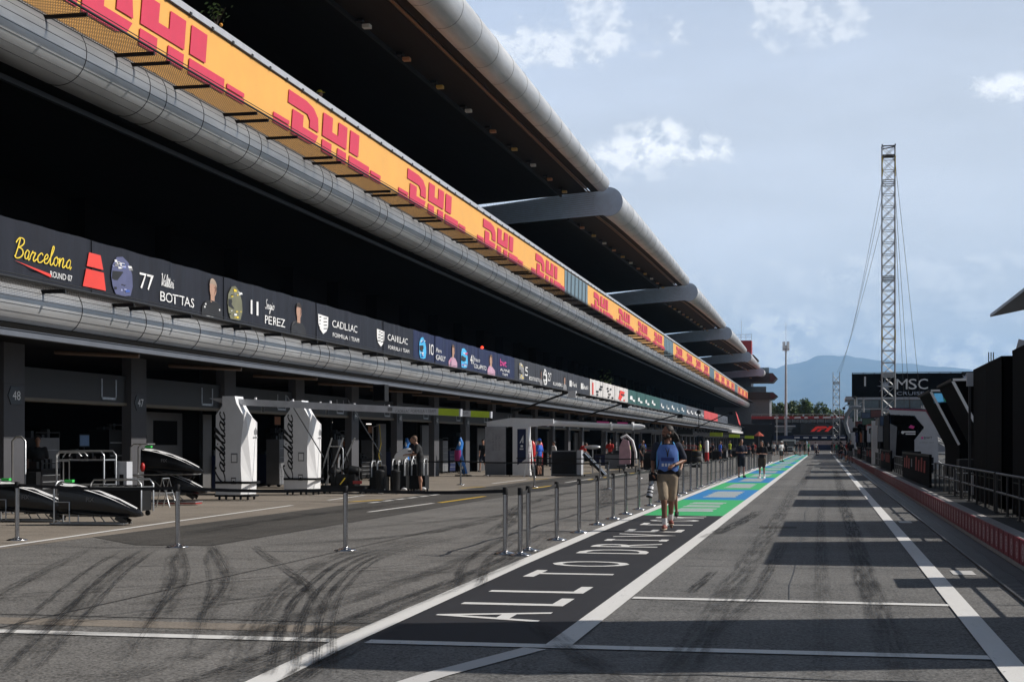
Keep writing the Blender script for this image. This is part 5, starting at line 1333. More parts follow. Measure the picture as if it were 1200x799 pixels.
t = thing('track_building', 'dark building across the end of the lane with red parapet and screen', 'building', (0, 300, 0))
b = MB(BLACK); b.box(-26, -10, 0, 14, 0, 5.4); b.box(-10, 14, 0, 14, 3.3, 5.6); b.box(-14, 14, .3, 14, 5.6, 6.45); b.box(-26, 18, 1, 14, 2.2, 3.3); b.build('wall', t)
b = MB(P('red_parapet', (.36, .022, .022), .5)); b.box(-14, 14, -.15, 14, 6.45, 7.0); b.build('parapet', t)
b = MB(STEELG); b.tube([(-14, -.1, 7.35), (14, -.1, 7.35)], .05, 5)
for k in range(15): b.tube([(-14 + 2 * k, -.1, 7.0), (-14 + 2 * k, -.1, 7.35)], .03, 4)
b.build('roof_railing', t)
b = MB(INKW); rn = random.Random(3); x = -9.6
M = plane((0, -.16, 0), 'near')
while x < 6:
    w = rn.uniform(.8, 1.7); b.prism([(x, 6.55), (x + w, 6.60), (x + w - .2, 6.9), (x + .1, 6.85)], .01, M); x += w + rn.uniform(.5, 1.2)
b.build('parapet_print', t)
for k in range(10):
    m = MB(GLASS_D); m.box(-9.2 + 1.6 * k, -7.8 + 1.6 * k, .2, .28, 5.72, 6.38); m.mat(LGREY); m.box(-9.26 + 1.6 * k, -9.2 + 1.6 * k, .15, .3, 5.65, 6.42); m.build('window', t)
b = MB(LGREY); b.box(-9.4, -5.4, -.1, 0, 4.9, 5.15); b.box(-9.4, -6.2, -.1, 0, 3.9, 4.0); b.mat(GLASS_D); b.box(-9.4, -6.0, -.06, -.02, 4.1, 4.85); b.build('balcony', t)
b = MB(P('black_screen', (.008, .008, .009), .4)); b.box(-4.4, 3.6, -.3, -.05, 3.5, 5.6); b.build('screen', t)
b = MB(P('screen_red', (.7, .03, .02), .5, emit=(.8, .03, .015), estr=.16)); M = plane((0, -.31, 0), 'near')
b.prism([(-2.5, 3.95), (-1.75, 3.95), (-1.1, 4.55), (-.6, 4.62), (.85, 4.62), (.45, 4.98), (-1.1, 4.98), (-1.6, 4.85)], .01, M); b.prism([(-1.35, 3.95), (-.75, 3.95), (-.3, 4.40), (.6, 4.40), (.3, 4.12), (-.3, 4.1)][:4] + [(.05, 4.4), (.35, 4.5), (-.65, 4.5), (-1.0, 4.3)], .01, M)
b.prism([(.15, 3.95), (.85, 3.95), (1.85, 4.98), (1.15, 4.98)], .01, M); b.build('screen_mark', t)
b = MB(C_NAVY); b.box(-9.5, 6.5, -.5, -.2, 2.45, 3.15); b.build('fascia_strip', t)
b = MB(INKW); M = plane((0, -.51, 0), 'near')
for k in range(7): b.prism([(-5.6 + 1.75 * k, 2.65), (-4.6 + 1.75 * k, 2.65), (-4.6 + 1.75 * k, 2.88), (-5.6 + 1.75 * k, 2.88)], .01, M)
b.mat(INKG); b.prism([(-5.8, 3.22), (4, 3.22), (4, 3.3), (-5.8, 3.3)], .01, M); b.build('fascia_print', t)
b = MB(P('pale_pink_wall', (.42, .33, .31), .7)); b.box(-2.9, 7, -1.2, -.9, .9, 2.15); b.box(-26, -3.8, 1, 1.2, .2, 2.1); b.mat(C_NAVY); b.box(-2.4, 7, -1.26, -1.22, .25, 1.35); b.build('low_wall', t)

t = thing('control_tower', 'grey control tower with hexagonal balconies and a red rooftop block', 'tower', (0, 330, 0))
b = MB(MGREY); b.box(-24, -11.5, 0, 14, 0, 11.2); b.box(-24, -15.6, 1, 14, 11.2, 20.5); b.build('wall', t)
def hexslab(name, x1, z0, z1, xe):
    m = MB(P('dark_brown_slab', (.035, .028, .026), .6)); zc = (z0 + z1) / 2
    m.prism([(-24, z0), (xe - .9, z0), (xe, zc), (xe - .9, z1), (-24, z1)], 8, plane((0, 7, 0), 'near')); m.mat(P('dark_red_slab_end', (.09, .022, .025), .5)); m.prism([(xe - 1.5, z0 + .08), (xe - .95, z0 + .08), (xe - .15, zc), (xe - .95, z1 - .08), (xe - 1.5, z1 - .08)], .02, plane((0, -1.01, 0), 'near')); m.build(name, t)
hexslab('balcony', -24, 11.2, 12.75, -9.8); hexslab('balcony', -24, 14.9, 16.9, -9.9); hexslab('balcony', -24, 19.0, 20.9, -14.0)
b = MB(GLASS_B); b.box(-17.5, -12.2, -.6, -.5, 12.75, 14.0); b.build('glass_balustrade', t); b = MB(GLASS_B); b.box(-15.5, -11.6, -.6, -.5, 16.9, 18.1); b.build('glass_balustrade', t)
b = MB(P('red_rooftop_block', (.36, .02, .018), .5)); b.box(-18.6, -15.4, 0, 4, 20.95, 24.1); b.build('red_block', t)
b = MB(STEELG)
for x in (-19, -17.8, -16.6, -15.4): b.tube([(x, 0, 24.1), (x, 0, 25.4)], .04, 4)
b.tube([(-19, 0, 25.4), (-15.3, 0, 25.4)], .04, 4); b.tube([(-19, 0, 24.8), (-15.3, 0, 24.8)], .03, 4); b.tube([(-17.6, .5, 24.1), (-17.6, .5, 28.5)], .03, 4); b.build('roof_railing', t)
t = thing('parasol', 'bright orange red parasol by the far end of the pit building', 'parasol', (-11.7, 280, 0)); t.scale = (.7, .7, .9); b = MB(P('orange_red_canvas', (.36, .05, .02), .8)); b.lathe([(1.35, 3.3), (1.3, 3.42), (.1, 4.2), (.03, 4.3)], 8, smooth=False); b.build('canopy', t); b = MB(STEELG); b.tube([(0, 0, 0), (0, 0, 4.1)], .04, 6); b.build('pole', t)
t = thing('white_canopy', 'long white edged canopy continuing the pit building at its far end', 'canopy', (-15.9, 262, 0)); b = MB(WHITE); b.box(-.3, .3, 0, 75, 3.55, 3.95); b.mat(BLACK); b.box(-5, -.32, 0, 75, 3.5, 3.6); b.build('edge_beam', t)
for k in range(6): m = MB(STEELD); m.bar((-.5, 5 + 13 * k, 0), (-.5, 5 + 13 * k, 3.55), .14); m.build('post', t)
t = thing('flag', 'red hanging flag under the far end of the top floor', 'flag', (-16.6, 290, 4.6)); b = MB(C_RED); b.add([(0, 0, 3.2), (.0, 7, 2.6), (.5, 12, .2), (.35, 5, .9)], [(0, 1, 2, 3)]); b.add([(.05, 0, 3.2), (.05, 7, 2.6), (.55, 12, .2), (.40, 5, .9)], [(3, 2, 1, 0)]); b.build('cloth', t)
# grandstand roof at the right edge
t = thing('grandstand', 'dark grandstand roof edge at the upper right beyond the race track', 'grandstand', (0, 0, 0))
b = MB(P('dark_grey_roof', (.016, .016, .018), .6, spec=.2)); b.prism([(0, 0), (16, 3.2), (16, 4.4), (.3, .35)], 75, Matrix(((1, 0, 0, 25), (0, 0, -1, 238), (0, 1, 0, 20.9), (0, 0, 0, 1)))); b.mat(MGREY); b.bar((24.95, 163, 21.12), (24.95, 238, 21.12), .12, .40); b.build('roof', t)
b = MB(MGREY); b.box(36, 50, 163, 238, -.01, 12); b.box(30, 36, 163, 238, -.01, 5); b.build('seating_block', t)
for k in range(5): m = MB(STEELD); m.bar((39, 166 + 17 * k, 5), (39, 166 + 17 * k, 23.6), .5); m.build('column', t)

# ------------------------------------------------------------------ trees beyond the end of the lane
def tree(label, loc, h, w, leaf, seed, name='broadleaf_tree'):
    rn = random.Random(seed); t = thing(name, label, 'tree', loc, 0, 'trees beyond the end of the lane')
    b = MB(BARK); b.tube([(0, 0, 0), (rn.uniform(-.2, .2), 0, h * .3), (rn.uniform(-.3, .3), 0, h * .62)], [.28, .2, .1], 8)
    lobes = []
    for k in range(13):
        a = rn.uniform(0, 6.28); q = rn.uniform(.1, .85); z = h * rn.uniform(.22, .93); rr = w * .5 * q * (1.1 - .5 * (z / h))
        c = Vector((rr * math.cos(a), rr * math.sin(a), z)); lobes.append((c, w * rn.uniform(.18, .30))); b.tube([(0, 0, h * .3), tuple(c * .6 + Vector((0, 0, h * .12))), tuple(c)], [.12, .07, .03], 5)
    b.build('trunk', t)
    v, f = [], []
    for c, r in lobes:
        for k in range(300):
            d = Vector((rn.gauss(0, 1), rn.gauss(0, 1), rn.gauss(0, 1))).normalized(); p = c + d * r * rn.uniform(.45, 1.08) * Vector((1, 1, .85)).length / 1.65
            u = Vector((rn.gauss(0, 1), rn.gauss(0, 1), rn.gauss(0, 1))).normalized(); s_ = u.orthogonal().normalized(); e = rn.uniform(.14, .32)
            o = len(v); v += [p + s_ * e, p + u.cross(s_) * e * .6, p - s_ * e, p - u.cross(s_) * e * .6]; f.append((o, o + 1, o + 2, o + 3))
    b = MB(leaf); b.add(v, f); b.build('crown', t)
TR = [(-20.5, 352, 11.0, 6), (-16.4, 348, 11.6, 5.6), (-13.0, 356, 12.6, 6), (-9.8, 350, 11.4, 5.2), (-6.6, 354, 12.8, 5.6), (-4.0, 349, 12.4, 4.6), (-1.4, 356, 11.0, 5), (1.0, 350, 10.2, 4.2), (3.4, 356, 9.2, 4.6), (5.8, 352, 8.8, 4.6), (9.4, 352, 9.8, 5), (13.0, 356, 9.2, 5.6), (-8.2, 366, 10.6, 6), (-11.6, 368, 10.5, 6), (-2.6, 368, 10.2, 6), (4.6, 370, 9.2, 6), (7.6, 368, 9.0, 6), (-24.5, 356, 10, 6)]
for i, (x, y, h, w) in enumerate(TR):
    tree('%s leafy green tree from the left in the row beyond the far track building' % ORD[sorted(range(len(TR)), key=lambda q: TR[q][0]).index(i)], (x, y, 0), h, w, FOL if i % 3 else FOL2, 40 + i)
def plant(label, loc, seed, s=1.0, flower=True):
    rn = random.Random(seed); t = thing('potted_plant', label, 'plant', loc); b = MB(FOL); v, f = [], []
    for k in range(46):
        p = Vector((rn.gauss(0, .16) * s, rn.gauss(0, .26) * s, abs(rn.gauss(.1, .22)) * s)); u = Vector((rn.gauss(0, 1), rn.gauss(0, 1), rn.gauss(0, 1))).normalized(); q = u.orthogonal().normalized(); e = rn.uniform(.05, .10) * s; w = u.cross(q) * e * .45; o = len(v); v += [p + q * e, p + w, p - q * e, p - w]; f.append((o, o + 1, o + 2, o + 3))
    b.add(v, f); b.build('leaves', t)
    if not flower: b = MB(P('dark_planter', (.02, .018, .016), .7)); b.box(-.25, .25, -.4, .4, -1.49, -.05); b.build('planter', t)
    b = MB(BARK)
    for k in range(7): b.tube([(0, 0, -.25 * s), (rn.gauss(0, .12) * s, rn.gauss(0, .2) * s, .3 * s * rn.random())], .010, 4)
    b.build('stem', t)
    if flower: b = MB(P('orange_petals', (.62, .26, .02), .6)); b.ell((.1, .1, -.16), (.05, .06, .05), 8, 6); b.build('flower', t)
plant('small green plant with an orange flower hanging over the rail of the orange banner', (-16.12, 38.0, 13.12), 4, .9)
plant('pale green plant showing above the green team banner on the first floor', (-17.4, 121.4, 6.35), 5, 1.9, False)

# ------------------------------------------------------------------ belt barrier posts
def post_row(pts, labels, group, far=False):
    for i, (x, y) in enumerate(pts):
        t = thing('barrier_post', labels[i], 'barrier post', (x, y, .004), 0, group)
        n = 14 if y < 40 else 8
        b = MB(CHROME); b.lathe([(.165, 0), (.165, .012), (.12, .024), (.045, .040), (.040, .05)], 20 if y < 40 else 10); b.build('base', t)
        b = MB(CHROME); b.lathe([(.036, .04), (.036, .86)], n); b.build('tube', t)
        b = MB(BLACK); b.lathe([(.040, .86), (.040, .955), (.034, .965)], n); b.build('head', t)
        if i + 1 < len(pts):
            d = Vector((pts[i + 1][0] - x, pts[i + 1][1] - y, 0)); k = 6; v = []
            for q in range(k + 1):
                p = d * (q / k) - Vector((0, 0, .035 * math.sin(math.pi * q / k))); v += [(p.x, p.y, .885 + p.z), (p.x, p.y, .935 + p.z)]
            b = MB(F_BLACK); b.add(v, [(2 * q, 2 * q + 2, 2 * q + 3, 2 * q + 1) for q in range(k)], True); b.build('belt', t)
row = [(-4.24, 20.91), (-4.31, 21.85), (-4.32, 24.34), (-4.29, 26.47), (-4.35, 29.06), (-4.36, 31.39), (-4.37, 33.54), (-4.37, 35.98)]
y = 38.3
while y < 132: row.append((-4.38 + .03 * math.sin(y), y)); y += 2.42
post_row(row, ['polished steel belt post, %s from the near end of the row along the painted walkway' % ORD[i] for i in range(len(row))], 'barrier posts along the painted walkway')
post_row([(-16.6, 23.4), (-13.04, 22.48), (-9.76, 21.51), (-6.99, 21.33), (-4.5, 21.1)], ['polished steel belt post leftmost at the edge of the view before the pit garages', 'polished steel belt post before the black nose cones at the left', 'polished steel belt post before the first white gantry tower', 'polished steel belt post standing alone on the dark tyre marks', 'polished steel belt post at the corner of the belt barrier, close beside the walkway row'], 'barrier posts across the lane')
post_row([(-16.2, 57.4), (-13.73, 56.11), (-10.31, 53.39), (-7.38, 51.92)], ['belt post farthest back towards the garages behind the man in black', 'belt post to the right of the man in black', 'belt post in the middle of the lane before the white and navy gantry', 'belt post standing alone in the middle of the lane'], 'barrier posts before the garages')
post_row([(-16.5, 72.8), (-13.6, 70.2), (-10.13, 68.51), (-8.2, 67.6)], ['belt post against the grey gantry panel', 'belt post by the man in the blue shirt', 'belt post before the silver wing stand', 'belt post at the lane end of the far belt line'], 'barrier posts by the far gantry')
t = thing('marker_post', 'red and white marker post among the dark far garages', 'post', (-9.2, 121, 0)); b = MB(OFFW); b.lathe([(.16, 0.9), (.16, 1.75), (.1, 1.85)], 12); b.mat(P('marker_red', (.42, .02, .02), .5)); b.lathe([(.17, 0.05), (.17, .9)], 12); b.mat(BLACK); b.lathe([(.3, 0), (.3, .05)], 12); b.build('column', t)
t = thing('monitor_box', 'black monitor box on a stand behind the photographer', 'monitor', (-4.05, 39.6, .004)); b = MB(BLACK); b.box(-.17, .17, -.1, .1, .62, 1.02); b.box(-.15, .15, -.11, -.1, .82, 1.0); b.build('case', t); b = MB(STEELD); b.tube([(0, 0, 0), (0, 0, .62)], .03, 8); b.lathe([(.16, 0), (.16, .02)], 12); b.build('stand', t)

# ------------------------------------------------------------------ pit gantries
def vplane(o):      # lettering that runs up a face turned towards the near end
    m = Matrix(((0, -1, 0, o[0]), (0, 0, -1, o[1]), (1, 0, 0, o[2]), (0, 0, 0, 1))); return m
TOWERW = P('white_tower_shell', (.76, .77, .79), .4, var=.05)
def tower_gantry(loc, label, x_tip):
    t = thing('pit_gantry', label, 'gantry', loc, 0, 'white gantry towers with overhead booms'); t.scale = (.74, 1, 1)
    front = [(-.52, .15), (.50, .15), (.44, .40), (.50, .75), (.44, 1.7), (.53, 2.30), (.20, 2.62), (.10, 2.93), (-.28, 2.93), (-.30, 2.62), (-.52, 2.36)]
    b = MB(TOWERW); b.prism([(-.56, .15), (.46, .15), (.50, .45), (.46, 1.0), (.47, 1.6), (.60, 2.36), (.52, 2.44), (.30, 2.72), (.22, 2.93), (-.28, 2.93), (-.28, 2.66), (-.54, 2.40)], .62, plane((0, .30, 0), 'near')); b.build('tower_shell', t)
    b = MB(WHITE); b.add([(.462, -.318, .16), (.56, -.20, .16), (.76, .30, .16), (.46, .30, .16), (.505, -.318, .45), (.465, -.318, 1.0), (.475, -.318, 1.6), (.605, -.318, 2.36), (.64, -.27, 2.54), (.80, .10, 2.26), (.80, .30, 2.20), (.58, .30, 2.36), (.76, .0, .50), (.78, .30, .5)],
                         [(0, 1, 12, 4), (4, 12, 9, 8, 7, 6, 5), (1, 2, 13, 12), (12, 13, 10, 9), (8, 9, 10, 11, 7), (0, 3, 2, 1)]); b.build('side_shell', t)
    b = MB(INKK); script(b, 'Cadillac', 0, 0, .21, .056, vplane((-.17, -.325, .40)), INKK, slant=.3, sx=1.45); b.build('lettering', t)
    b = MB(INKG); M = plane((.80, .08, 1.85), 'lane'); b.prism([(0, 0), (.20, 0), (.2, .12), (.1, .2), (0, .12)], .008, M); b.prism([(-.04, -.10), (.25, -.10), (.25, -.06), (-.04, -.06)], .008, M); b.build('print', t)
    for z0, z1, w in ((1.05, 1.32, .26), (.45, .64, .20)):
        m = MB(MGREY); m.box(.08, .08 + w, -.331, -.322, z0, z1); m.mat(WHITE); m.box(.11, .11 + w * .75, -.334, -.330, z0 + .03, z1 - .04); m.build('hatch', t)
    m = MB(BLACK); m.ell((.19, -.335, .50), (.06, .02, .05), 10, 6); m.build('socket', t)
    b = MB(BLACK); b.box(-.62, .84, -.36, .42, .44, .52) if False else None
    b.box(-.56, .86, -.35, -.33, .46, .53); b.box(.84, .87, -.33, .40, .46, .53); b.box(-.60, .85, -.30, .34, .09, .15); b.build('bumper_bar', t)
    for x in (-.45, .15, .7):
        for y in (-.22, .26): m = MB(TYRE); m.lathe([(.05, -.025), (.05, .025)], 10, Matrix.Translation((x, y, .05)) @ Matrix.Rotation(R(90), 4, 'Y')); m.build('castor', t)
    # the boom, level with a slight droop towards the lane
    xt = (x_tip - loc[0]) / .74; zc = lambda x: 2.79 - .038 * (x + .2)
    def seg(m, xa, xb, hh, dd): m.bar((xa, 0, zc(xa)), (xb, 0, zc(xb)), dd, hh, (0, 0, 1))
    b = MB(P('pale_grey_boom', (.58, .59, .62), .4)); b.add([(-1.0, 0, zc(-.6) + .08), (-.3, -.1, zc(-.3) + .09), (-.3, .1, zc(-.3) + .09), (-.3, .1, zc(-.3) - .09), (-.3, -.1, zc(-.3) - .09)], [(0, 1, 2), (0, 2, 3), (0, 3, 4), (0, 4, 1)])
    seg(b, -.3, xt - .84, .18, .2); b.mat(OFFW)
    for q in (.9, 2.4, 3.9): b.box(q - .03, q + .03, -.03, .03, zc(q) + .09, zc(q) + .15)
    b.build('boom', t)
    b = MB(LIME); seg(b, xt - .84, xt, .19, .21); b.mat(LGREY); seg(b, xt - .05, xt + .01, .2, .22); b.build('boom_tip', t)
    b = MB(INKG); M = plane((0, -.105, 0), 'near'); put_text(b, 'CADILLAC FORMULA 1 TEAM', xt - 2.5, zc(xt - 1.7) - .06, 1.55, .09, M, INKG, .003); b.prism([(xt - 2.8, zc(xt - 2.7) - .05), (xt - 2.62, zc(xt - 2.7) - .05), (xt - 2.62, zc(xt - 2.7) + .05), (xt - 2.8, zc(xt - 2.7) + .05)], .003, M); b.build('boom_lettering', t)
    b = MB(STEELD); b.tube([(1.2, 0, zc(1.2) - .1), (1.2, .0, zc(1.2) - .25)], .05, 6); b.bar((1.9, .5, 2.95), (3.4, .5, 1.2), .03); b.build('cable_arm', t)
    return t
tower_gantry((-16.42, 39.95, .004), 'white gantry tower with black script lettering and lime tipped boom, left of the pair', -9.76)
tower_gantry((-16.02, 44.35, .004), 'white gantry tower with black script lettering and lime tipped boom, right of the pair', -9.89)

t = thing('pit_gantry', 'grey and white gantry with a navy stripe and a long silver overhead boom', 'gantry', (-15, 71.2, .004), 0)
b = MB(P('pale_grey_panel', (.34, .34, .36), .4)); b.box(-1.17, -.15, -.1, .5, .05, 2.42); b.mat(MGREY); b.box(-1.15, -.17, -.108, -.1, .06, .7); b.build('grey_panel', t)
b = MB(MATT); b.box(-.148, .20, .0, .5, .05, 2.38); b.build('dark_core', t)
b = MB(WHITE); b.prism([(.20, .05), (1.04, .05), (.98, .4), (.98, 2.42), (.20, 2.42)], .6, plane((0, .5, 0), 'near')); b.build('white_panel', t)
b = MB(C_NAVY); b.prism([(.44, .55), (.86, .85), (.86, 2.30), (.44, 2.30)], .02, plane((0, -.102, 0), 'near')); b.build('navy_stripe', t)
b = MB(INKW); M = plane((0, -.125, 0), 'near'); b.prism([(.55, 1.62), (.74, 2.02), (.74, 1.62), (.69, 1.62), (.69, 1.8), (.61, 1.62)], .008, M); b.prism([(.56, 1.30), (.74, 1.30), (.74, 1.36), (.56, 1.36)], .008, M); b.prism([(.60, 1.42), (.72, 1.42), (.72, 1.52), (.60, 1.52)], .008, M)
b.mat(INKK)
for k in range(3): put_text(b, ('BELL & ROSS', 'OFFICIAL', 'WATCH')[k], 0, 0, .9 - .1 * k, .11, vplane((-.72 + .16 * k, -.11, 1.25)), INKG, .003)
b.build('print', t)
b = MB(TOWERW); b.prism([(-1.1, 2.42), (1.2, 2.42), (2.2, 2.55), (2.2, 2.78), (.1, 2.84), (-1.1, 2.66)], .5, plane((0, .45, 0), 'near')); b.build('head_fairing', t)
b = MB(TOWERW); b.tube([(1.6, .2, 2.62), (6.35, .2, 2.40), (6.62, .2, 2.40)], [.15, .13, .06], 12); b.build('boom', t)
b = MB(BLACK); b.bar((.9, .2, 2.78), (6.0, .2, 2.56), .16, .13); b.mat(INKP); b.bar((4.3, .11, 2.635), (4.9, .11, 2.61), .01, .07); b.bar((5.3, .11, 2.59), (5.8, .11, 2.57), .01, .07); b.mat(INKG); b.bar((1.8, .11, 2.745), (3.4, .11, 2.675), .01, .05); b.build('boom_cover', t)
for x in (4.95, 6.0): m = MB(OFFW); m.tube([(x, .2, 2.50 - .012 * x), (x + .08, .2, 2.50 - .012 * x)], .20, 14); m.build('boom_ring', t)
for x in (-1.0, .0, .85): m = MB(TYRE); m.lathe([(.045, -.02), (.045, .02)], 8, Matrix.Translation((x, .2, .04)) @ Matrix.Rotation(R(90), 4, 'Y')); m.build('castor', t)
def simple_gantry(x, y, label, tip, L=5.5):
    t = thing('pit_gantry', label, 'gantry', (x, y, .004), 0, 'far gantries with bright boom tips')
    b = MB(MATT); b.box(-.4, .4, -.3, .3, .1, 2.5); b.build('tower_shell', t); b = MB(MGREY); b.bar((-.4, 0, 2.55), (L, 0, 2.40), .2, .2); b.build('boom', t); b = MB(tip); b.bar((L, 0, 2.40), (L + 1.1, 0, 2.37), .3, .34); b.build('boom_tip', t)
    b = MB(TYRE)
    for q in (-.3, .3): b.lathe([(.05, -.02), (.05, .02)], 8, Matrix.Translation((q, 0, .05)) @ Matrix.Rotation(R(90), 4, 'Y'))
    b.build('castor', t)
simple_gantry(-15.2, 101, 'far gantry with a black boom among the dark garages', BLACK); simple_gantry(-15.2, 131, 'far gantry with a yellow green boom tip, nearer one', P('dim_lime_paint', (.32, .4, .02), .5)); simple_gantry(-15.2, 158, 'far gantry with a bright lime boom tip, middle one', LIME); simple_gantry(-15.0, 186, 'farthest gantry with a lime boom tip', LIME)
def camera_boom(base, tip, label, box=OFFW):
    t = thing('camera_boom', label, 'camera boom', base, 0, 'camera booms under the team banners'); d = Vector(tip) - Vector(base)
    b = MB(BLACK); b.tube([(0, 0, 0), tuple(d)], .055, 8); b.tube([(0, 0, 0), (-.5, 0, -.1)], .08, 8); b.build('arm', t)
    b = MB(box); b.box(d.x - .08, d.x + .34, d.y - .14, d.y + .14, d.z - .30, d.z + .04); b.mat(BLACK); b.tube([(d.x + .3, d.y, d.z - .13), (d.x + .42, d.y, d.z - .16)], .07, 10); b.build('camera_head', t)
camera_boom((-16.2, 80, 3.46), (-13.47, 80, 4.40), 'black camera boom with a white camera box, nearest under the charcoal banner')
camera_boom((-15.75, 100, 3.48), (-13.22, 100, 4.30), 'black camera boom under the white banner panels', BLACK)
camera_boom((-14.6, 125, 3.25), (-11.87, 125, 4.02), 'black camera boom under the green banner', BLACK)
camera_boom((-13.9, 170, 3.49), (-10.37, 170, 5.12), 'black camera boom rising before the red banner, farthest', BLACK)
t = thing('hanging_lamp', 'black round lamp head on a thin upright pole near the photographer', 'lamp', (-12.2, 150, 0)); b = MB(BLACK); b.tube([(0, 0, 0), (0, 0, 4.6)], .04, 6); b.build('pole', t); b = MB(BLACK); b.ell((0, 0, 4.75), .22, 10, 8); b.build('lamp_head', t)
t = thing('hanging_screen', 'black screen box hanging from the fascia above the white gantry booms', 'screen', (-15.7, 52.0, 3.75)); b = MB(BLACK); b.box(-.22, .22, -.25, .25, -.62, -.02); b.bar((-.3, 0, -.02), (-.3, 0, .1), .06); b.build('case', t); b = MB(MATT); b.box(-.19, .19, -.262, -.25, -.58, -.08); b.build('display', t)
t = thing('signal_lamp', 'small red signal lamp on the first floor parapet', 'lamp', (-16.25, 70.8, 6.12)); b = MB(BLACK); b.box(-.06, .06, -.06, .06, -.02, .08); b.build('base', t); b = MB(P('red_signal_lens', (.8, .03, .02), .3, emit=(1, .05, .02), estr=2.5)); b.ell((0, 0, .14), .07, 10, 7); b.build('lens', t)  # a tiny red signal light, not a floodlight

# ------------------------------------------------------------------ car parts and carts in front of the garages
def loft(b, secs, n=16, cap=True):
    """rounded-rectangle sections (x, half width, z low, z high, roundness)"""
    vs, fs = [], []
    for x, hw, z0, z1, q in secs:
        zc, hz = (z0 + z1) / 2, (z1 - z0) / 2
        for j in range(n):
            a = 2 * math.pi * (j + .5) / n; c, s_ = math.cos(a), math.sin(a)
            vs.append((x, math.copysign(abs(c) ** q, c) * hw, zc + math.copysign(abs(s_) ** q, s_) * hz))
    k = len(secs)
    for i in range(k - 1):
        for j in range(n): fs.append((i * n + j, i * n + (j + 1) % n, (i + 1) * n + (j + 1) % n, (i + 1) * n + j))
    b.add(vs, fs, True)
    if cap: b.add(vs[:n], [tuple(range(n - 1, -1, -1))]); b.add(vs[-n:], [tuple(range(n))])
def nose_cone(label, loc, rz, stand=True, group='black and white nose cones'):
    t = thing('nose_cone', label, 'car part', loc, rz, group)
    tz = lambda x: .82 - .10 * (x + .78) - .150 * (x + .78) ** 2
    S_ = [(-.78, .21, .20, tz(-.78), .5), (-.4, .205, .19, tz(-.4), .5), (0, .185, .17, tz(0), .5), (.4, .15, .15, tz(.4), .55), (.72, .115, .15, tz(.72), .65), (.84, .07, .17, tz(.84) - .03, .8)]
    b = MB(P('black_carbon_fibre', (.008, .008, .009), .22)); loft(b, S_); b.build('shell', t)
    b = MB(OFFW); xs = [-.76 + .1 * i for i in range(16)]
    def hw(x):
        for a, c in zip(S_, S_[1:]):
            if a[0] <= x <= c[0]: return a[1] + (c[1] - a[1]) * (x - a[0]) / (c[0] - a[0])
        return .07
    for s0, s1 in ((-.92, -.30), (-.22, .22), (.30, .92)):
        v = []
        for x in xs: v += [(x, hw(x) * s0, tz(x) + .006 - (.05 if abs(s0) > .8 else 0)), (x, hw(x) * s1, tz(x) + .006 - (.05 if abs(s1) > .8 else 0))]
        b.add(v, [(2 * i, 2 * i + 1, 2 * i + 3, 2 * i + 2) for i in range(15)], True)
    b.build('white_stripe', t)
    b = MB(INKG); put_text(b, 'FIX', -.22, .46, .16, .08, plane((0, -.21, 0), 'near'), INKG, 0); b.build('print', t)
    b = MB(P('green_tag', (.04, .5, .08), .5)); b.box(-.72, -.56, -.06, .06, .83, .88); b.build('release_tag', t)
    for s in (-1, 1):
        m = MB(P('black_carbon_fibre', (.01, .01, .011), .3)); m.bar((.35, s * .14, .16), (.55, s * .14, .05), .02, .10, (1, 0, 0)); m.build('pylon', t)
        m = MB(P('black_carbon_fibre', (.01, .01, .011), .3)); m.add([(-.78, s * .21, .30), (.62, s * .125, .17), (.66, s * .26, .155), (-.2, s * .34, .22)], [(0, 1, 2, 3)]); m.build('side_vane', t)
    if stand:
        m = MB(ALU); m.tube([(-.86, -.22, .03), (-.86, -.22, .72), (-.82, -.16, .84), (-.80, .0, .86), (-.82, .16, .84), (-.86, .22, .72), (-.86, .22, .03)], .018, 8)
        m.tube([(-.86, -.22, .45), (-.55, -.22, .45), (-.55, -.22, .04)], .014, 6); m.tube([(-.86, .22, .45), (-.55, .22, .45), (-.55, .22, .04)], .014, 6)
        for s in (-1, 1): m.tube([(-.95, s * .22, .03), (.55, s * .22, .03)], .018, 6); m.tube([(.0, s * .22, .03), (-.1, s * .18, .18)], .012, 6); m.tube([(.4, s * .22, .03), (.25, s * .14, .16)], .012, 6)
        m.tube([(.5, -.22, .03), (.5, .22, .03)], .014, 6); m.tube([(-.9, -.22, .03), (-.9, .22, .03)], .014, 6); m.build('stand', t)
    return t
nose_cone('black and white striped nose cone on a low silver stand beside the tool cart', (-13.86, 27.0, .01), R(6))
nose_cone('black and white striped nose cone cut off by the left edge of the view', (-15.75, 27.9, .01), R(6))
n1 = nose_cone('upper one of two black and white nose cones stacked on a rack', (-16.62, 36.3, .66), R(4), False); n2 = nose_cone('lower one of two black and white nose cones stacked on a rack', (-16.55, 36.35, .14), R(4), False)
t = thing('storage_rack', 'silver hooped rack carrying two stacked nose cones before the garage', 'rack', (-16.7, 36.3, .004), R(4)); b = MB(ALU)
for s in (-1, 1):
    b.tube([(-.95, s * .26, .03), (-.95, s * .26, 1.50), (-.86, s * .26, 1.58), (-.5, s * .26, 1.58)], .02, 8); b.tube([(-.95, s * .26, .08), (.8, s * .26, .08)], .02, 6); b.tube([(-.95, s * .26, .78), (-.3, s * .26, .62), (.3, s * .26, .10)], .014, 6); b.tube([(-.95, s * .26, .78), (.75, s * .26, .80)], .014, 6)
for x, z in ((-.95, .1), (.8, .08), (-.95, .78), (.75, .80), (-.5, 1.58)): b.tube([(x, -.26, z), (x, .26, z)], .016, 6)
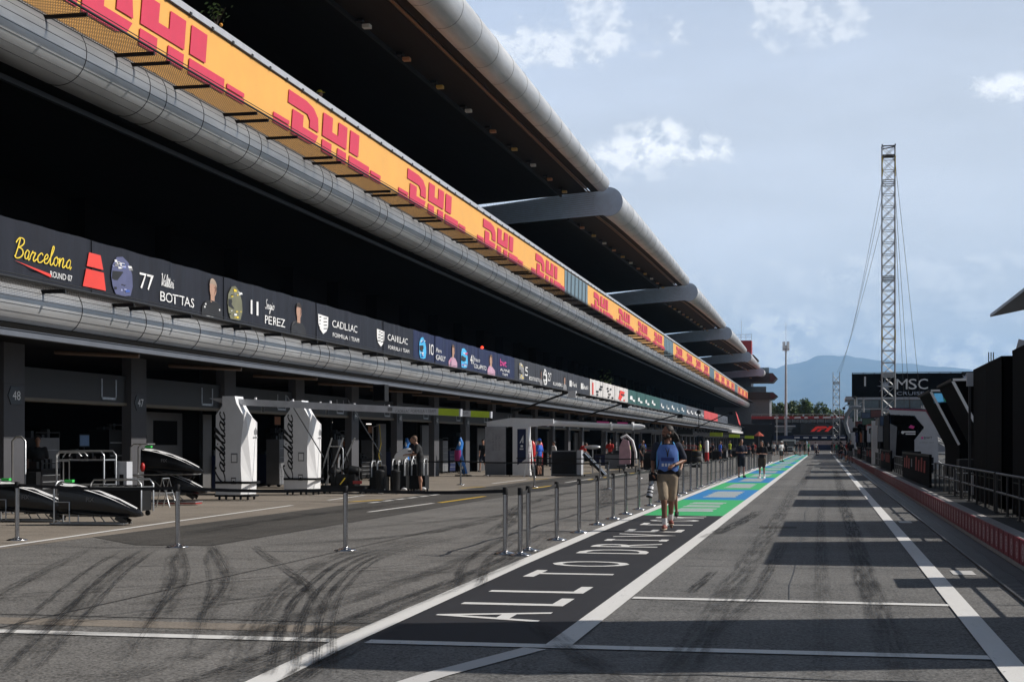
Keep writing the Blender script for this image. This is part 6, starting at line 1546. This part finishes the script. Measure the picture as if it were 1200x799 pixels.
b.build('frame', t); b = MB(P('red_canister', (.42, .02, .02), .4)); b.ell((-.62, -.27, .98), (.07, .07, .12), 10, 8); b.build('red_canister', t); b = MB(P('red_base_tray', (.35, .02, .02), .5)); b.box(-.3, .8, -.24, .24, .03, .06); b.build('base_tray', t)
def tool_cart(loc, rz, label, w=1.15, d=.55, h=1.25):
    t = thing('tool_cart', label, 'cart', loc, rz, 'carts before the first garage'); b = MB(ALU)
    for y in (-d / 2, d / 2): b.tube([(-w / 2, y, .1), (-w / 2, y, h - .1), (-w / 2 + .08, y, h), (w / 2 - .08, y, h), (w / 2, y, h - .1), (w / 2, y, .1)], .02, 8)
    for z in (.62, h - .22): b.box(-w / 2, w / 2, -d / 2, d / 2, z, z + .03)
    b.build('frame', t); b = MB(BLACK); b.box(-w / 2 + .03, w / 2 - .03, -d / 2 + .02, d / 2 - .02, .12, .60); b.mat(MATT); b.box(-w / 2 + .03, w / 2 - .03, d / 2 - .03, d / 2 - .02, .65, h - .23)
    for k in range(5): b.box(-w / 2 + .1 + .2 * k, -w / 2 + .2 + .2 * k, -.1, .1, h - .19, h - .12)
    b.build('cabinet', t)
    for x in (-w / 2 + .1, w / 2 - .1):
        for y in (-d / 2 + .06, d / 2 - .06): m = MB(TYRE); m.lathe([(.06, -.02), (.06, .02)], 10, Matrix.Translation((x, y, .06)) @ Matrix.Rotation(R(90), 4, 'X')); m.build('castor', t)
tool_cart((-16.95, 32.3, .004), 0, 'silver framed cart with shelves and black cabinet behind the nose cone', 1.2, .6, 1.42)
tool_cart((-15.2, 30.6, .004), 0, 'low silver framed black cart right behind the front nose cone', 1.2, .6, .80)
tool_cart((-17.9, 33.4, .004), .2, 'silver framed cart with a pale control box beside the numbered column', .6, .5, 1.38)
t = thing('control_box', 'pale control box with small screens on the silver cart', 'control box', (-16.35, 32.9, .02)); b = MB(LGREY); b.box(-.2, .2, -.15, .15, .5, 1.15); b.mat(BLACK); b.box(-.14, -.04, -.16, -.15, .55, .85); b.box(.02, .12, -.16, -.15, .55, .85); b.build('case', t); b = MB(ALU); b.box(-.2, .2, -.15, .15, 0, .5); b.build('pedestal', t)
t = thing('trestle', 'silver folding trestle leaning open beside the garage column', 'trestle', (-16.2, 35.0, .004)); b = MB(ALU)
for s in (-1, 1): b.tube([(-.16, s * .2, 0), (0, s * .2, .72), (.2, s * .2, 0)], .018, 6)
b.tube([(0, -.2, .72), (0, .2, .72)], .018, 6); b.tube([(.1, -.2, .36), (.1, .2, .36)], .014, 6); b.build('frame', t)
t = thing('pipe_arch', 'silver hooped pipe stand at the left edge of the view', 'stand', (-18.0, 31.0, .004)); b = MB(ALU); b.tube([(-.1, 0, 0), (-.1, 0, 1.65), (0, 0, 1.75), (.12, 0, 1.75), (.22, 0, 1.65), (.22, 0, 0)], .025, 8); b.build('hoop', t); b = MB(BLACK); b.box(.3, .55, -.1, .1, .0, .95); b.build('box', t)
t = thing('pole_rack', 'rack of slanting silver poles beside the white gantry tower', 'rack', (-15.45, 46.4, .004)); b = MB(ALU)
for k in range(3): b.tube([(-.75 + .22 * k, .1 * k, .1), (-.22 + .36 * k, .1 * k, 1.78)], .03, 8)
b.tube([(-.35, 0, 0), (-.35, 0, 1.45), (-.28, 0, 1.5), (.1, 0, 1.5), (.16, 0, 1.42), (.16, 0, .75)], .018, 6); b.tube([(-.35, 0, .2), (.2, 0, .2)], .02, 6); b.tube([(-.35, 0, .62), (.12, 0, .3)], .014, 6); b.build('pole', t); b = MB(BLACK); b.box(-.9, .5, -.3, .3, .03, .14); b.build('base', t)
def hoop_cart(loc, label, sc=1.0, n=3):
    t = thing('hose_cart', label, 'cart', loc, .1, 'black carts with silver hoops'); t.scale = (sc,) * 3; b = MB(BLACK); b.box(-.26, .26, -.4, .4, .10, .55); b.box(-.2, .2, -.3, .3, .55, .92); b.build('body', t)
    for k in range(n):
        m = MB(STEELG); x = -.2 + .2 * k; m.tube([(x, -.34, .5), (x, -.34, .98), (x, -.22, 1.08), (x, .25, 1.08), (x, .34, .98), (x, .34, .5)], .024, 8); m.build('hoop', t)
    m = MB(TYRE)
    for x in (-.22, .22):
        for y in (-.3, .3): m.lathe([(.07, -.025), (.07, .025)], 10, Matrix.Translation((x, y, .07)) @ Matrix.Rotation(R(90), 4, 'Y'))
    m.build('castor', t); m = MB(OFFW); m.ell((.2, -.43, .12), (.10, .05, .05), 10, 6); m.build('hose_end', t)
hoop_cart((-14.0, 46.2, .004), 'black cart with silver hoops, leftmost of the cart cluster by the man in black', .95, 2); hoop_cart((-13.5, 46.9, .004), 'black cart with silver hoops, second of the cart cluster by the man in black', 1.0); hoop_cart((-13.05, 47.6, .004), 'black cart with silver hoops, third of the cart cluster by the man in black', 1.0); hoop_cart((-13.6, 48.2, .004), 'black cart with silver hoops behind the others of the cluster', 1.1)
for i, (x, y, lab) in enumerate(((-13.70, 45.3, 'left one of two tall black equipment tubs by the hooped carts'), (-13.22, 45.4, 'right one of two tall black equipment tubs by the hooped carts'))):
    t = thing('equipment_tub', lab, 'tub', (x, y, .004), 0, 'tall black tubs'); b = MB(BLACK); b.lathe([(.125, .02), (.14, .35), (.145, .68), (.15, .70), (.15, .74), (.12, .74)], 18); b.build('body', t); b = MB(F_BLACK); b.ell((0, 0, .74), (.12, .12, .04), 12, 6); b.build('cover', t); b = MB(OFFW); b.ell((.08, -.18, .06), (.11, .06, .05), 10, 6); b.build('cloth', t)
t = thing('trolley', 'long low black trolley loaded with dark equipment beside the slanting poles', 'trolley', (-15.0, 45.6, .004)); b = MB(BLACK); b.box(-.7, .8, -.35, .35, .14, .26); b.box(-.35, .45, -.28, .28, .26, .62); b.ell((.3, 0, .72), (.34, .25, .16), 12, 8); b.ell((-.3, 0, .68), (.22, .25, .18), 12, 8); b.tube([(-.6, -.3, .26), (-.6, -.3, .95), (-.2, -.3, .95), (-.2, -.3, .26)], .02, 6); b.tube([(.2, -.3, .3), (.25, -.3, .9), (.6, -.3, .85), (.62, -.3, .3)], .02, 6); b.bar((.15, 0, 1.0), (.02, 0, 1.35), .04); b.build('load', t)
b = MB(TYRE)
for x in (-.55, .65):
    for y in (-.28, .28): b.lathe([(.07, -.025), (.07, .025)], 10, Matrix.Translation((x, y, .07)) @ Matrix.Rotation(R(90), 4, 'Y'))
b.build('castor', t)
b = MB(P('dull_red_strap', (.3, .03, .03), .6)); b.box(.42, .72, -.37, -.36, .32, .42); b.mat(INKY); b.bar((.0, -.37, .30), (.16, -.37, .50), .03); b.build('strap', t)
def body_panel_stand(loc, label, sc=1.0):
    t = thing('nose_stand', label, 'car part', loc, 0, 'pink and blue nose cones standing upright'); t.scale = (sc,) * 3
    b = MB(P('blue_car_panel', (.022, .16, .50), .35, var=.75, vs=3.5)); path = [((.16, 0, .12), .11), ((.02, 0, .5), .15), ((-.14, 0, .9), .19), ((-.16, 0, 1.25), .17), ((-.06, 0, 1.6), .13), ((-.10, 0, 1.85), .05)]
    b.tube([p for p, r in path], [r for p, r in path], 14); b.build('blue_shell', t)
    b = MB(P('magenta_panel', (.34, .02, .16), .4)); b.tube([(-.165, -.01, .72), (-.18, -.01, .95), (-.185, -.01, 1.25)], [.19, .205, .185], 14, False); b.build('pink_shell', t)
    b = MB(INKW); b.ell((-.10, -.13, 1.55), (.05, .03, .12), 8, 6); b.ell((.05, -.13, .42), (.05, .03, .08), 8, 6); b.build('print', t)
    b = MB(STEELD); b.box(-.3, .4, -.25, .25, .02, .07); b.tube([(.2, -.2, .05), (.05, -.1, .6)], .02, 6); b.tube([(.2, .2, .05), (.05, .1, .6)], .02, 6); b.build('stand', t)
body_panel_stand((-18.6, 66.0, .004), 'pink and blue nose cone standing upright behind the man in black'); body_panel_stand((-17.2, 70.6, .004), 'pink and blue nose cone standing upright beside the grey gantry panel', 1.02)
# things around the far gantry
t = thing('step_ladder', 'white folding step ladder beside the man in the blue shirt', 'ladder', (-13.75, 69.9, .004)); t.scale = (.72, 1, 1); b = MB(OFFW)
for s in (-1, 1): b.bar((s * .34, 0, 0), (s * .06, .25, 1.75), .06, .05); b.bar((s * .16, .7, 0), (s * .06, .3, 1.75), .045, .04)
for k in range(5): b.box(-.34 + .055 * k + .02, .34 - .055 * k - .02, .04 + .04 * k, .14 + .04 * k, .28 + .3 * k, .31 + .3 * k)
b.build('frame', t)
for i, (x, y, lab) in enumerate(((-14.05, 72.3, 'left one of two red gas bottles behind the white step ladder'), (-13.72, 72.5, 'right one of two red gas bottles behind the white step ladder'))):
    t = thing('gas_bottle', lab, 'gas bottle', (x, y, .004), 0, 'red gas bottles'); b = MB(P('red_bottle_paint', (.52, .02, .02), .35)); b.lathe([(.15, .55), (.16, .6), (.16, 1.45), (.12, 1.62), (.05, 1.72)], 16); b.build('cylinder', t); b = MB(STEELD); b.lathe([(.05, 1.72), (.05, 1.84)], 8); b.build('valve', t); b = MB(BLACK); b.box(-.17, .17, -.17, .17, .0, .54); b.build('cradle', t)
t = thing('cabinet', 'dark cabinet with a pale edge to the right of the man in blue', 'cabinet', (-12.35, 72.5, .004)); b = MB(MGREY); b.box(-.75, .55, -.3, .3, .06, 1.25); b.mat(LGREY); b.box(.55, .75, -.31, .31, .06, 1.27); b.build('body', t); b = MB(BLACK); b.box(-.7, .5, -.31, -.301, .1, 1.2); b.box(-.75, .75, -.28, .28, 0, .06); b.build('door', t)
t = thing('wing_stand', 'silver and black wing section leaning on a wheeled stand', 'car part', (-10.9, 72.0, .004)); b = MB(P('black_carbon_fibre', (.01, .01, .011), .3)); b.add([(-.5, -.2, 1.15), (.55, -.2, .08), (.55, .25, .08), (-.5, .25, 1.15), (-.6, -.2, 1.05), (.4, -.2, .05), (.4, .25, .05), (-.6, .25, 1.05)], [(0, 1, 2, 3), (7, 6, 5, 4), (0, 4, 5, 1), (1, 5, 6, 2), (2, 6, 7, 3), (3, 7, 4, 0)]); b.build('wing', t); b = MB(ALU); b.bar((-.42, -.22, 1.2), (.62, -.22, .12), .1, .03); b.ell((-.1, -.1, 1.42), (.42, .2, .10), 12, 8); b.bar((-.1, 0, 1.3), (-.1, 0, .1), .04); b.build('silver_edge', t); b = MB(TYRE); b.lathe([(.05, -.02), (.05, .02)], 8, Matrix.Translation((-.5, 0, .05)) @ Matrix.Rotation(R(90), 4, 'Y')); b.lathe([(.05, -.02), (.05, .02)], 8, Matrix.Translation((.4, 0, .05)) @ Matrix.Rotation(R(90), 4, 'Y')); b.build('castor', t)
t = thing('engine_cover', 'pale pink and white curved engine cover standing on its end', 'car part', (-10.6, 82.5, .004)); b = MB(P('pale_pink_gloss', (.55, .33, .38), .35)); b.prism([(-.5, .45), (.1, .45), (.12, 1.1), (0, 1.75), (-.3, 1.85), (-.5, 1.4)], .3, plane((0, .15, 0), 'near')); b.build('panel', t); b = MB(OFFW); b.tube([(-.42, 0, 1.9), (-.1, 0, 2.05), (.22, 0, 1.75), (.40, 0, 1.1), (.42, 0, .5)], .07, 8); b.build('white_edge', t); b = MB(STEELD); b.box(-.6, .5, -.3, .3, .3, .36); b.bar((-.5, 0, 0), (-.5, 0, .3), .05); b.bar((.4, 0, 0), (.4, 0, .3), .05); b.build('stand', t)
rn = random.Random(11)
FARC = (('dark equipment cart', BLACK), ('blue wrapped equipment cart', C_NAVY), ('grey equipment cart', MGREY), ('black cart with a red top', P('red_cart_top', (.3, .03, .02), .5)))
def far_cart(x, y, k, lab):
    t = thing('equipment_cart', lab, 'cart', (x, y, .004), rn.uniform(-.2, .2), 'carts in front of the far garages'); w, d, h = rn.uniform(.8, 1.3), rn.uniform(.5, .8), rn.uniform(.8, 1.3)
    b = MB(FARC[k][1] if k < 3 else BLACK); b.box(-w / 2, w / 2, -d / 2, d / 2, .12, h); b.build('body', t); b = MB(FARC[k][1] if k == 3 else STEELD); b.box(-w / 2 - .02, w / 2 + .02, -d / 2 - .02, d / 2 + .02, h, h + .06); b.tube([(-w / 2, 0, h), (-w / 2, 0, h + .35), (w / 2, 0, h + .35), (w / 2, 0, h)], .02, 6); b.build('top_frame', t)
    b = MB(TYRE)
    for q in (-1, 1):
        for s in (-1, 1): b.lathe([(.06, -.02), (.06, .02)], 8, Matrix.Translation((q * w * .4, s * d * .4, .06)) @ Matrix.Rotation(R(90), 4, 'Y'))
    b.build('castor', t)
places = [(-9.2, 83), (-8.9, 86.5), (-11.8, 86), (-10.2, 92), (-12.5, 95), (-14.5, 99), (-10.8, 104), (-9.6, 108), (-12.2, 110), (-13.5, 117), (-9.8, 118), (-10.6, 125), (-8.9, 131), (-11.9, 134), (-9.4, 141), (-10.9, 146), (-8.8, 153), (-12.4, 158), (-9.9, 164), (-8.6, 171), (-11.4, 178), (-9.4, 187), (-8.2, 196), (-10.4, 205), (-7.6, 214), (-9.2, 224)]
for i, (x, y) in enumerate(places): far_cart(x, y, i % 4, '%s before the far garages, %s cart from the near end' % (FARC[i % 4][0], ORD[i]))
def tyre_stack(x, y, lab, k=4):
    for q in range(k):
        t = thing('tyre', '%s, %s tyre from the ground' % (lab, ORD[q]), 'tyre', (x, y, .004 + .38 * q), 0, 'stacked racing tyres'); b = MB(TYRE); b.lathe([(.16, .02), (.28, .0), (.34, .05), (.35, .19), (.34, .33), (.28, .37), (.16, .35)], 20); b.build('tread', t); b = MB(STEELD); b.lathe([(.17, .06), (.17, .32)], 14); b.mat(INKY); b.lathe([(.30, .371), (.27, .374)], 20); b.build('rim', t)
tyre_stack(-8.3, 100, 'black tyre stack by the belt row in mid distance', 3)
t = thing('van', 'white van parked across the far end of the walkway', 'van', (-5.0, 224, 0)); b = MB(OFFW); b.prism([(-1.0, .35), (1.0, .35), (1.0, 1.25), (.9, 2.2), (-.9, 2.2), (-1.0, 1.25)], 5.0, plane((0, 5.0, 0), 'near')); b.build('body', t)
b = MB(GLASS_D); b.prism([(-.86, 1.2), (.86, 1.2), (.78, 1.95), (-.78, 1.95)], .02, plane((0, -.02, 0), 'near')); b.build('windscreen', t)
b = MB(BLACK); b.box(-.98, .98, -.06, 0, .35, .62); b.box(-.5, .5, -.05, 0, .75, .95); b.build('bumper', t)
for s in (-1, 1):
    m = MB(P('headlamp_lens', (.7, .7, .68), .2)); m.box(s * .78 - .16, s * .78 + .16, -.04, 0, .78, 1.0); m.build('headlight', t)
    for q in (.9, 4.0): m = MB(TYRE); m.lathe([(.34, -.12), (.34, .12)], 16, Matrix.Translation((s * .88, q, .34)) @ Matrix.Rotation(R(90), 4, 'Y')); m.build('wheel', t)

rg = random.Random(31)
def cabinet(x, y, k, lab):
    t = thing('garage_cabinet', lab, 'cabinet', (x, y, .004), rg.uniform(-.15, .15), 'equipment inside the garages'); w, d, h = rg.uniform(.7, 1.3), rg.uniform(.45, .7), (.95, 1.75, 1.2, 2.0)[k % 4]
    b = MB((BLACK, MGREY, C_NAVY, BLACK)[k % 4]); b.box(-d / 2, d / 2, -w / 2, w / 2, .1, h); b.build('body', t)
    b = MB(STEELG)
    for j in range(1, 5): b.box(d / 2, d / 2 + .012, -w / 2 + .05, w / 2 - .05, .1 + (h - .1) * j / 5 - .01, .1 + (h - .1) * j / 5 + .01)
    b.build('drawer_handle', t)
    b = MB(STEELD); b.tube([(d / 2, -w / 2, h), (d / 2, -w / 2, h + .14), (d / 2, w / 2, h + .14), (d / 2, w / 2, h)], .016, 6)
    for j in range(4): b.box(-.12, .1, -w / 2 + .06 + w * j / 4.4, -w / 2 + .06 + w * j / 4.4 + .12, h, h + rg.uniform(.05, .25))
    b.build('top_tools', t)
    b = MB(TYRE)
    for q in (-1, 1):
        for s_ in (-1, 1): b.lathe([(.05, -.02), (.05, .02)], 8, Matrix.Translation((q * d * .4, s_ * w * .4, .05)) @ Matrix.Rotation(R(90), 4, 'X'))
    b.build('castor', t)
    if k % 3 == 0:
        b = MB(BLACK); b.box(-.03, .03, -.28, .28, h + .3, h + .66); b.bar((0, 0, h), (0, 0, h + .3), .05); b.mat(P('lit_screen_%d' % (k % 2), ((.05, .1, .2), (.12, .05, .03))[k % 2], .3, emit=((.2, .4, .8), (.7, .35, .2))[k % 2], estr=.03)); b.box(.03, .035, -.25, .25, h + .33, h + .63); b.build('monitor', t)
kk = 0
for bay in range(-1, 12):
    y0 = COL0 + BAY * bay
    for dy in (1.3, 2.7, 4.1, 5.4):
        if rg.random() < .16: continue
        cabinet(-19.5 - rg.uniform(0, 1.6), y0 + dy + rg.uniform(-.3, .3), kk, 'dark cabinet inside the pit garages, %s cabinet from the near end' % ORD[kk]); kk += 1
for i, (x, y) in enumerate(((-19.2, 39.4), (-19.0, 51.9), (-19.1, 58.6), (-18.9, 61.4), (-19.0, 77.8), (-19.2, 86.5))):
    t = thing('hose_reel', 'silver pole with a hanging hose inside the garages, %s from the near end' % ORD[i], 'hose', (x, y, .004), 0, 'hose poles inside the garages'); b = MB(STEELG); b.tube([(0, 0, 0), (0, 0, 2.3), (.3, 0, 2.4)], .022, 6); b.build('pole', t); b = MB(P('yellow_hose', (.4, .3, .02), .5) if i % 2 else BLACK); b.tube([(.3, 0, 2.4), (.34, .1, 1.6), (.2, .2, 1.1), (.3, .25, .7), (.1, .3, .5)], .02, 6); b.build('hose', t); b = MB(BLACK); b.lathe([(.2, 0), (.2, .03)], 12); b.build('base', t)
# ------------------------------------------------------------------ the people
# the photographer walking towards the camera
ph = person('photographer in blue bib and khaki shorts with a long white lens in hand', (-2.80, 27.35, .01), R(8), 'cam', CAM, F_NAVY, F_KHAKI, skin=SKIN2, shoe=SHOE, sock=F_WHITE, height=1.90, voxel=.014, build=1.08)
def bib():
    b = MB(F_VEST); n, m = 14, 12; H = Vector(CAM['chest'])
    for sgn in (-1, 1):
        v = []
        for j in range(m + 1):
            z = 1.03 + .44 * j / m; w = .168 if z < 1.36 else .168 - (z - 1.36) * .42
            for i in range(n + 1):
                x = -w + 2 * w * i / n
                q = max((1 - (x / .205) ** 2), .05) ** .5; dep = (.140 if z < 1.2 else .146) * q * (1.0 if z < 1.33 else max(.55, 1 - (z - 1.33) * 2.2))
                v.append((x * 1.08, sgn * -dep - sgn * .008, z + (.02 * math.sin(i * .9) if j == 0 else 0)))
        f = [(j * (n + 1) + i, j * (n + 1) + i + 1, (j + 1) * (n + 1) + i + 1, (j + 1) * (n + 1) + i) for j in range(m) for i in range(n)]
        b.add(v, f if sgn > 0 else [tuple(reversed(q)) for q in f], True)
    b.mat(F_VESTL)
    for s in (-1, 1): b.tube([(s * .176, -.085, 1.06), (s * .178, -.085, 1.2), (s * .172, -.085, 1.34), (s * .115, -.085, 1.47), (s * .10, .0, 1.515), (s * .11, .08, 1.46)], .011, 8)
    b.mat(INKW)
    for k in range(4): b.box(-.10 + .055 * k, -.065 + .055 * k, -.160, -.154, 1.10, 1.15)
    b.mat(P('dark_blue_print', (.03, .05, .22), .7)); b.box(-.11, .11, -.160, -.154, 1.19, 1.25)
    b.build('bib', ph)
    b = MB(F_BLACK)
    for s in (-1, 1): b.tube([(s * .07, .0, 1.53), (s * .05, -.09, 1.47), (s * .01, -.155, 1.34), (0, -.165, 1.26)], .008, 6)
    b.build('lanyard', ph)
    b = MB(HAIR); h = Vector(CAM['head']); Mt = Matrix.Rotation(R(CAM['turn']), 3, 'Z')
    rn = random.Random(5)
    for k in range(16):
        a = rn.uniform(-1, 1); p = h + Mt @ Vector((.05 * a, .09, .02)); b.tube([p, p + Mt @ Vector((.03 * a, .05 + .02 * rn.random(), -.07)), p + Mt @ Vector((.05 * a, .07 + .03 * rn.random(), -.17)), p + Mt @ Vector((.05 * a, .06 + .03 * rn.random(), -.25))], [.018, .017, .014, .008], 6)
    b.build('ponytail', ph)
    b = MB(HAIR); b.ell(h + Mt @ Vector((0, -.052, -.085)), (.046, .038, .036), 12, 8, Mt); b.ell(h + Mt @ Vector((0, -.083, -.043)), (.034, .016, .010), 10, 6, Mt)
    for s in (-1, 1): b.ell(h + Mt @ Vector((s * .058, -.02, -.055)), (.016, .040, .045), 8, 6, Mt)
    b.build('beard', ph)
    b = MB(F_BLACK); b.ell((.17, .02, 1.0), (.07, .10, .10), 12, 8); b.tube([(.16 * math.cos(R(20 * k)) * 1.02, .118 * math.sin(R(20 * k)), 1.0) for k in range(18)], .018, 6, closed=True); b.build('waist_pouch', ph)
    b = MB(P('dark_watch', (.02, .02, .02), .3)); p, q = Vector(CAM['wr'][1]), Vector(CAM['el'][1]); b.tube([p.lerp(q, .05), p.lerp(q, .12)], .033, 12); b.build('watch', ph)
bib()
hw = Vector(CAM['wr'][0])
def lens_camera():
    k = 1.90 / 1.78; M = Matrix.Rotation(R(8), 4, 'Z')
    w = M @ (hw * k); t = thing('camera', 'black camera with long white lens hanging from the photographer right hand', 'camera', (-2.80 + w.x, 27.35 + w.y, w.z - .06), R(8))
    b = MB(BLACK); b.box(-.075, .075, -.10, .02, -.09, .04); b.box(-.04, .04, -.10, -.03, .04, .075); b.build('camera_body', t)
    b = MB(LGREY); a, c = Vector((-.01, -.06, -.08)), Vector((-.07, -.14, -.37)); b.tube([a, a.lerp(c, .35), a.lerp(c, .36), c], [.038, .040, .050, .056], 16); b.mat(BLACK)
    for f in (.30, .55, .74, .97): b.tube([a.lerp(c, f), a.lerp(c, f + .07)], .056 if f > .4 else .045, 16)
    b.build('lens', t)
    b = MB(F_BLACK); b.tube([(.05, 0, .04), (.10, .03, .2), (.13, .03, .42)], .008, 6); b.build('strap', t)
lens_camera()
P2 = dict(voxel=.03)
person('person in dark clothes walking close behind the photographer', (-3.13, 31.2, .01), R(0), 'walk', WALK, F_BLACK, F_BLACK, height=1.74, **P2)
person('person in dark shirt and black shorts looking at a phone on the walkway', (-3.72, 69.8, .01), R(15), 'phone', PHONE, F_NAVY, F_BLACK, height=1.80, **P2)
pk = person('person in black top, dark olive shorts and white shoes on the walkway', (-2.72, 68.3, .01), R(-20), 'phone', PHONE, F_BLACK, F_OLIVE, shoe=F_WHITE, sock=F_WHITE, height=1.72, **P2)
b = MB(F_BLACK); b.ell((0, .17, 1.28), (.17, .11, .24), 14, 9); b.build('backpack', pk)
person('person in white shirt and cap with black shorts on the walkway', (-3.6, 132, .01), R(40), 'phone', PHONE, F_WHITE, F_BLACK, cap=F_WHITE, height=1.78, **P2)
mb_ = person('man in black shirt and shorts leaning over beside the cart cluster', (-12.66, 46.3, .01), R(-75), 'lean', LEAN, F_BLACK, F_BLACK, height=1.9, voxel=.022, hair=P('cropped_hair', (.12, .07, .045), .7))
t = thing('disc_cover', 'white oval cover held by the man in black', 'cover', (-13.18, 46.15, 1.26), 0); b = MB(OFFW); b.ell((0, 0, 0), (.33, .06, .16), 20, 10, Matrix.Rotation(R(24), 3, 'Y').inverted()); b.build('shell', t); b = MB(INKK); b.box(.16, .27, -.058, -.045, .08, .11); b.build('print', t)
person('man in royal blue shirt and cap with black shorts beside the white ladder', (-13.52, 71.3, .01), R(-110), 'stand', STAND, F_BLUE, F_BLACK, cap=F_BLUE, height=1.80, voxel=.022)
person('person all in black standing near the pink engine cover', (-11.05, 93.0, .01), R(60), 'stand', STAND, F_BLACK, F_BLACK, height=1.78, **P2)
person('person in yellow high visibility top by the far garage', (-12.4, 95.5, .01), R(20), 'stand', STAND, F_LIME, F_BLACK, height=1.75, **P2)
person('garage worker in dark clothes with orange sleeves inside the first garage', (-20.6, 34.7, .01), R(60), 'bendl', BEND, F_ORANGE, F_BLACK, legs='trousers', sleeves='long', **P2)
person('garage worker in black standing inside the first garage', (-20.4, 36.2, .01), R(30), 'standt', STAND, F_BLACK, F_BLACK, legs='trousers', **P2)
person('person in yellow cap looking over the rail of the orange banner', (-16.75, 48.3, 11.775), R(90), 'stand', STAND, F_LIME, F_BLACK, cap=P('yellow_cap', (.6, .5, .03), .7), **P2)
person('person in green high visibility jacket behind the far orange banner rail', (-17.0, 180.5, 11.775), R(90), 'stand', STAND, F_LIME, F_BLACK, **P2)
crowd = [(-3.6, 206, 'WALK', F_BLACK, 'person in black walking towards the van on the far walkway'), (-3.0, 200, 'STAND', F_NAVY, 'person in navy at the far end of the walkway'), (-1.9, 197, 'STAND', F_GREEN, 'person in green on the right edge of the far walkway'), (-4.0, 212, 'CROUCH', F_WHITE, 'person in white crouching before the white van'), (-4.9, 204, 'STAND', F_BLACK, 'person in black to the left of the white van'), (-5.6, 214, 'STAND', F_GREY, 'person in grey beside the white van'),
         (-2.6, 215, 'STAND', F_BLACK, 'person in black at the right side of the white van'), (-0.9, 206, 'CROUCH', F_NAVY, 'person crouching in the fast lane far away'), (-6.3, 196, 'STAND', F_WHITE, 'person in white among the far carts'), (-7.4, 188, 'WALK', F_BLACK, 'person in black walking past the far carts'), (-8.0, 178, 'STAND', F_RED, 'person in red by the far garages'), (-7.6, 166, 'STAND', F_NAVY, 'person in navy by the far garages before the red one'),
         (-8.6, 159, 'PHONE', F_LIME, 'person in lime top below the far gantry'), (-10.0, 152, 'STAND', F_BLACK, 'person in black below the middle far gantry'), (-9.0, 148, 'WALK', F_LIME, 'person in lime top walking by the far garages'), (-9.8, 136, 'STAND', F_NAVY, 'person in navy by the yellow green boom'), (-11.2, 139, 'STAND', F_LIME, 'person in lime top by the yellow green boom'), (-8.2, 122, 'STAND', F_BLUE, 'person in blue by the red and white marker post'),
         (-11.6, 121, 'PHONE', F_NAVY, 'person in navy looking down by the marker post'), (-12.6, 128, 'WALK', F_BLACK, 'person in black walking beside the far garage columns'), (-13.2, 111, 'STAND', F_BLUE, 'person in blue by the garages behind the photographer'), (-10.4, 113, 'STAND', F_BLACK, 'person in black behind the photographer'), (-14.6, 103.5, 'STAND', F_RED, 'person in red at the garage to the left of the photographer'), (-9.0, 90, 'BEND', F_BLACK, 'person in black bending over a cart to the left of the photographer'), (-15.8, 88, 'STAND', F_WHITE, 'person in white at the garage behind the pink cover'),
         (2.15, 124, 'STAND', F_BLACK, 'person in black standing at the pit wall beside the dark far stand'), (1.95, 137, 'BEND', F_BLACK, 'person in black bending at the pit wall'), (2.2, 146, 'STAND', F_RED, 'person in red top at the pit wall before the white pillar'), (1.7, 158, 'STAND', F_BLACK, 'person in black farther along the pit wall'), (2.0, 170, 'WALK', F_NAVY, 'person in navy walking along the far pit wall'), (1.6, 182, 'STAND', F_GREEN, 'person in green at the far end of the pit wall'), (2.1, 190, 'STAND', F_BLACK, 'person in black at the far end of the pit wall'),
         (-18.7, 44.4, 'BEND', F_BLACK, 'person in black bending inside the garage behind the stacked nose cones'), (-19.0, 52.6, 'STAND', F_BLACK, 'person in black inside the garage between the white towers'), (-17.6, 63.4, 'PHONE', F_NAVY, 'person in navy by the garage behind the man in black'), (-18.4, 80.4, 'WALK', F_BLACK, 'person in black walking inside the garage past the navy striped gantry'), (-15.6, 96.5, 'BEND', F_RED, 'person in red bending by the far garage'),
         (-5.4, 232, 'STAND', F_ORANGE, 'person in orange beyond the white van'), (-1.2, 236, 'STAND', F_WHITE, 'person in white far beyond the van in the fast lane'), (-6.6, 222, 'WALK', F_NAVY, 'person in navy to the far left of the white van'), (1.2, 214, 'STAND', F_BLACK, 'person in black at the far right edge of the fast lane'), (1.5, 228, 'PHONE', F_RED, 'person in red at the far right edge of the fast lane'), (-8.4, 236, 'STAND', F_WHITE, 'person in white near the orange parasol'),
         (3.9, 112, 'SIT', F_BLACK, 'person in black sitting on the pit wall stand with the red canopy'), (-18.9, 57.5, 'STAND', F_BLACK, 'person in black just inside the garage behind the cart cluster')]
PO = dict(STAND=STAND, WALK=WALK, PHONE=PHONE, BEND=BEND, CROUCH=CROUCH, SIT=SIT)
proto = {}
rn = random.Random(21)
for x, y, ps, topm, lab in crowd:
    rz = rn.choice((0, 180, 60, -60, 120)) * math.pi / 180 + rn.uniform(-.3, .3); z = .39 if x > 2.46 and ps != 'SIT' else .01
    person(lab, (x, y, z if ps != 'SIT' else .40), rz, ps.lower(), PO[ps], topm, rn.choice((F_BLACK, F_BLACK, F_NAVY, F_GREY)), height=rn.uniform(1.68, 1.86), group='people working along the pit lane', hands=True, **P2)
t = thing('stool', 'low black stool under the seated person on the pit wall', 'stool', (3.9, 112, .385)); t.scale = (1, 1, .62); b = MB(BLACK); b.box(-.2, .2, -.2, .2, .80, .86); b.build('seat', t)
for sx in (-1, 1):
    for sy in (-1, 1): m = MB(STEELD); m.bar((sx * .17, sy * .17, 0), (sx * .17, sy * .17, .80), .03); m.build('leg', t)
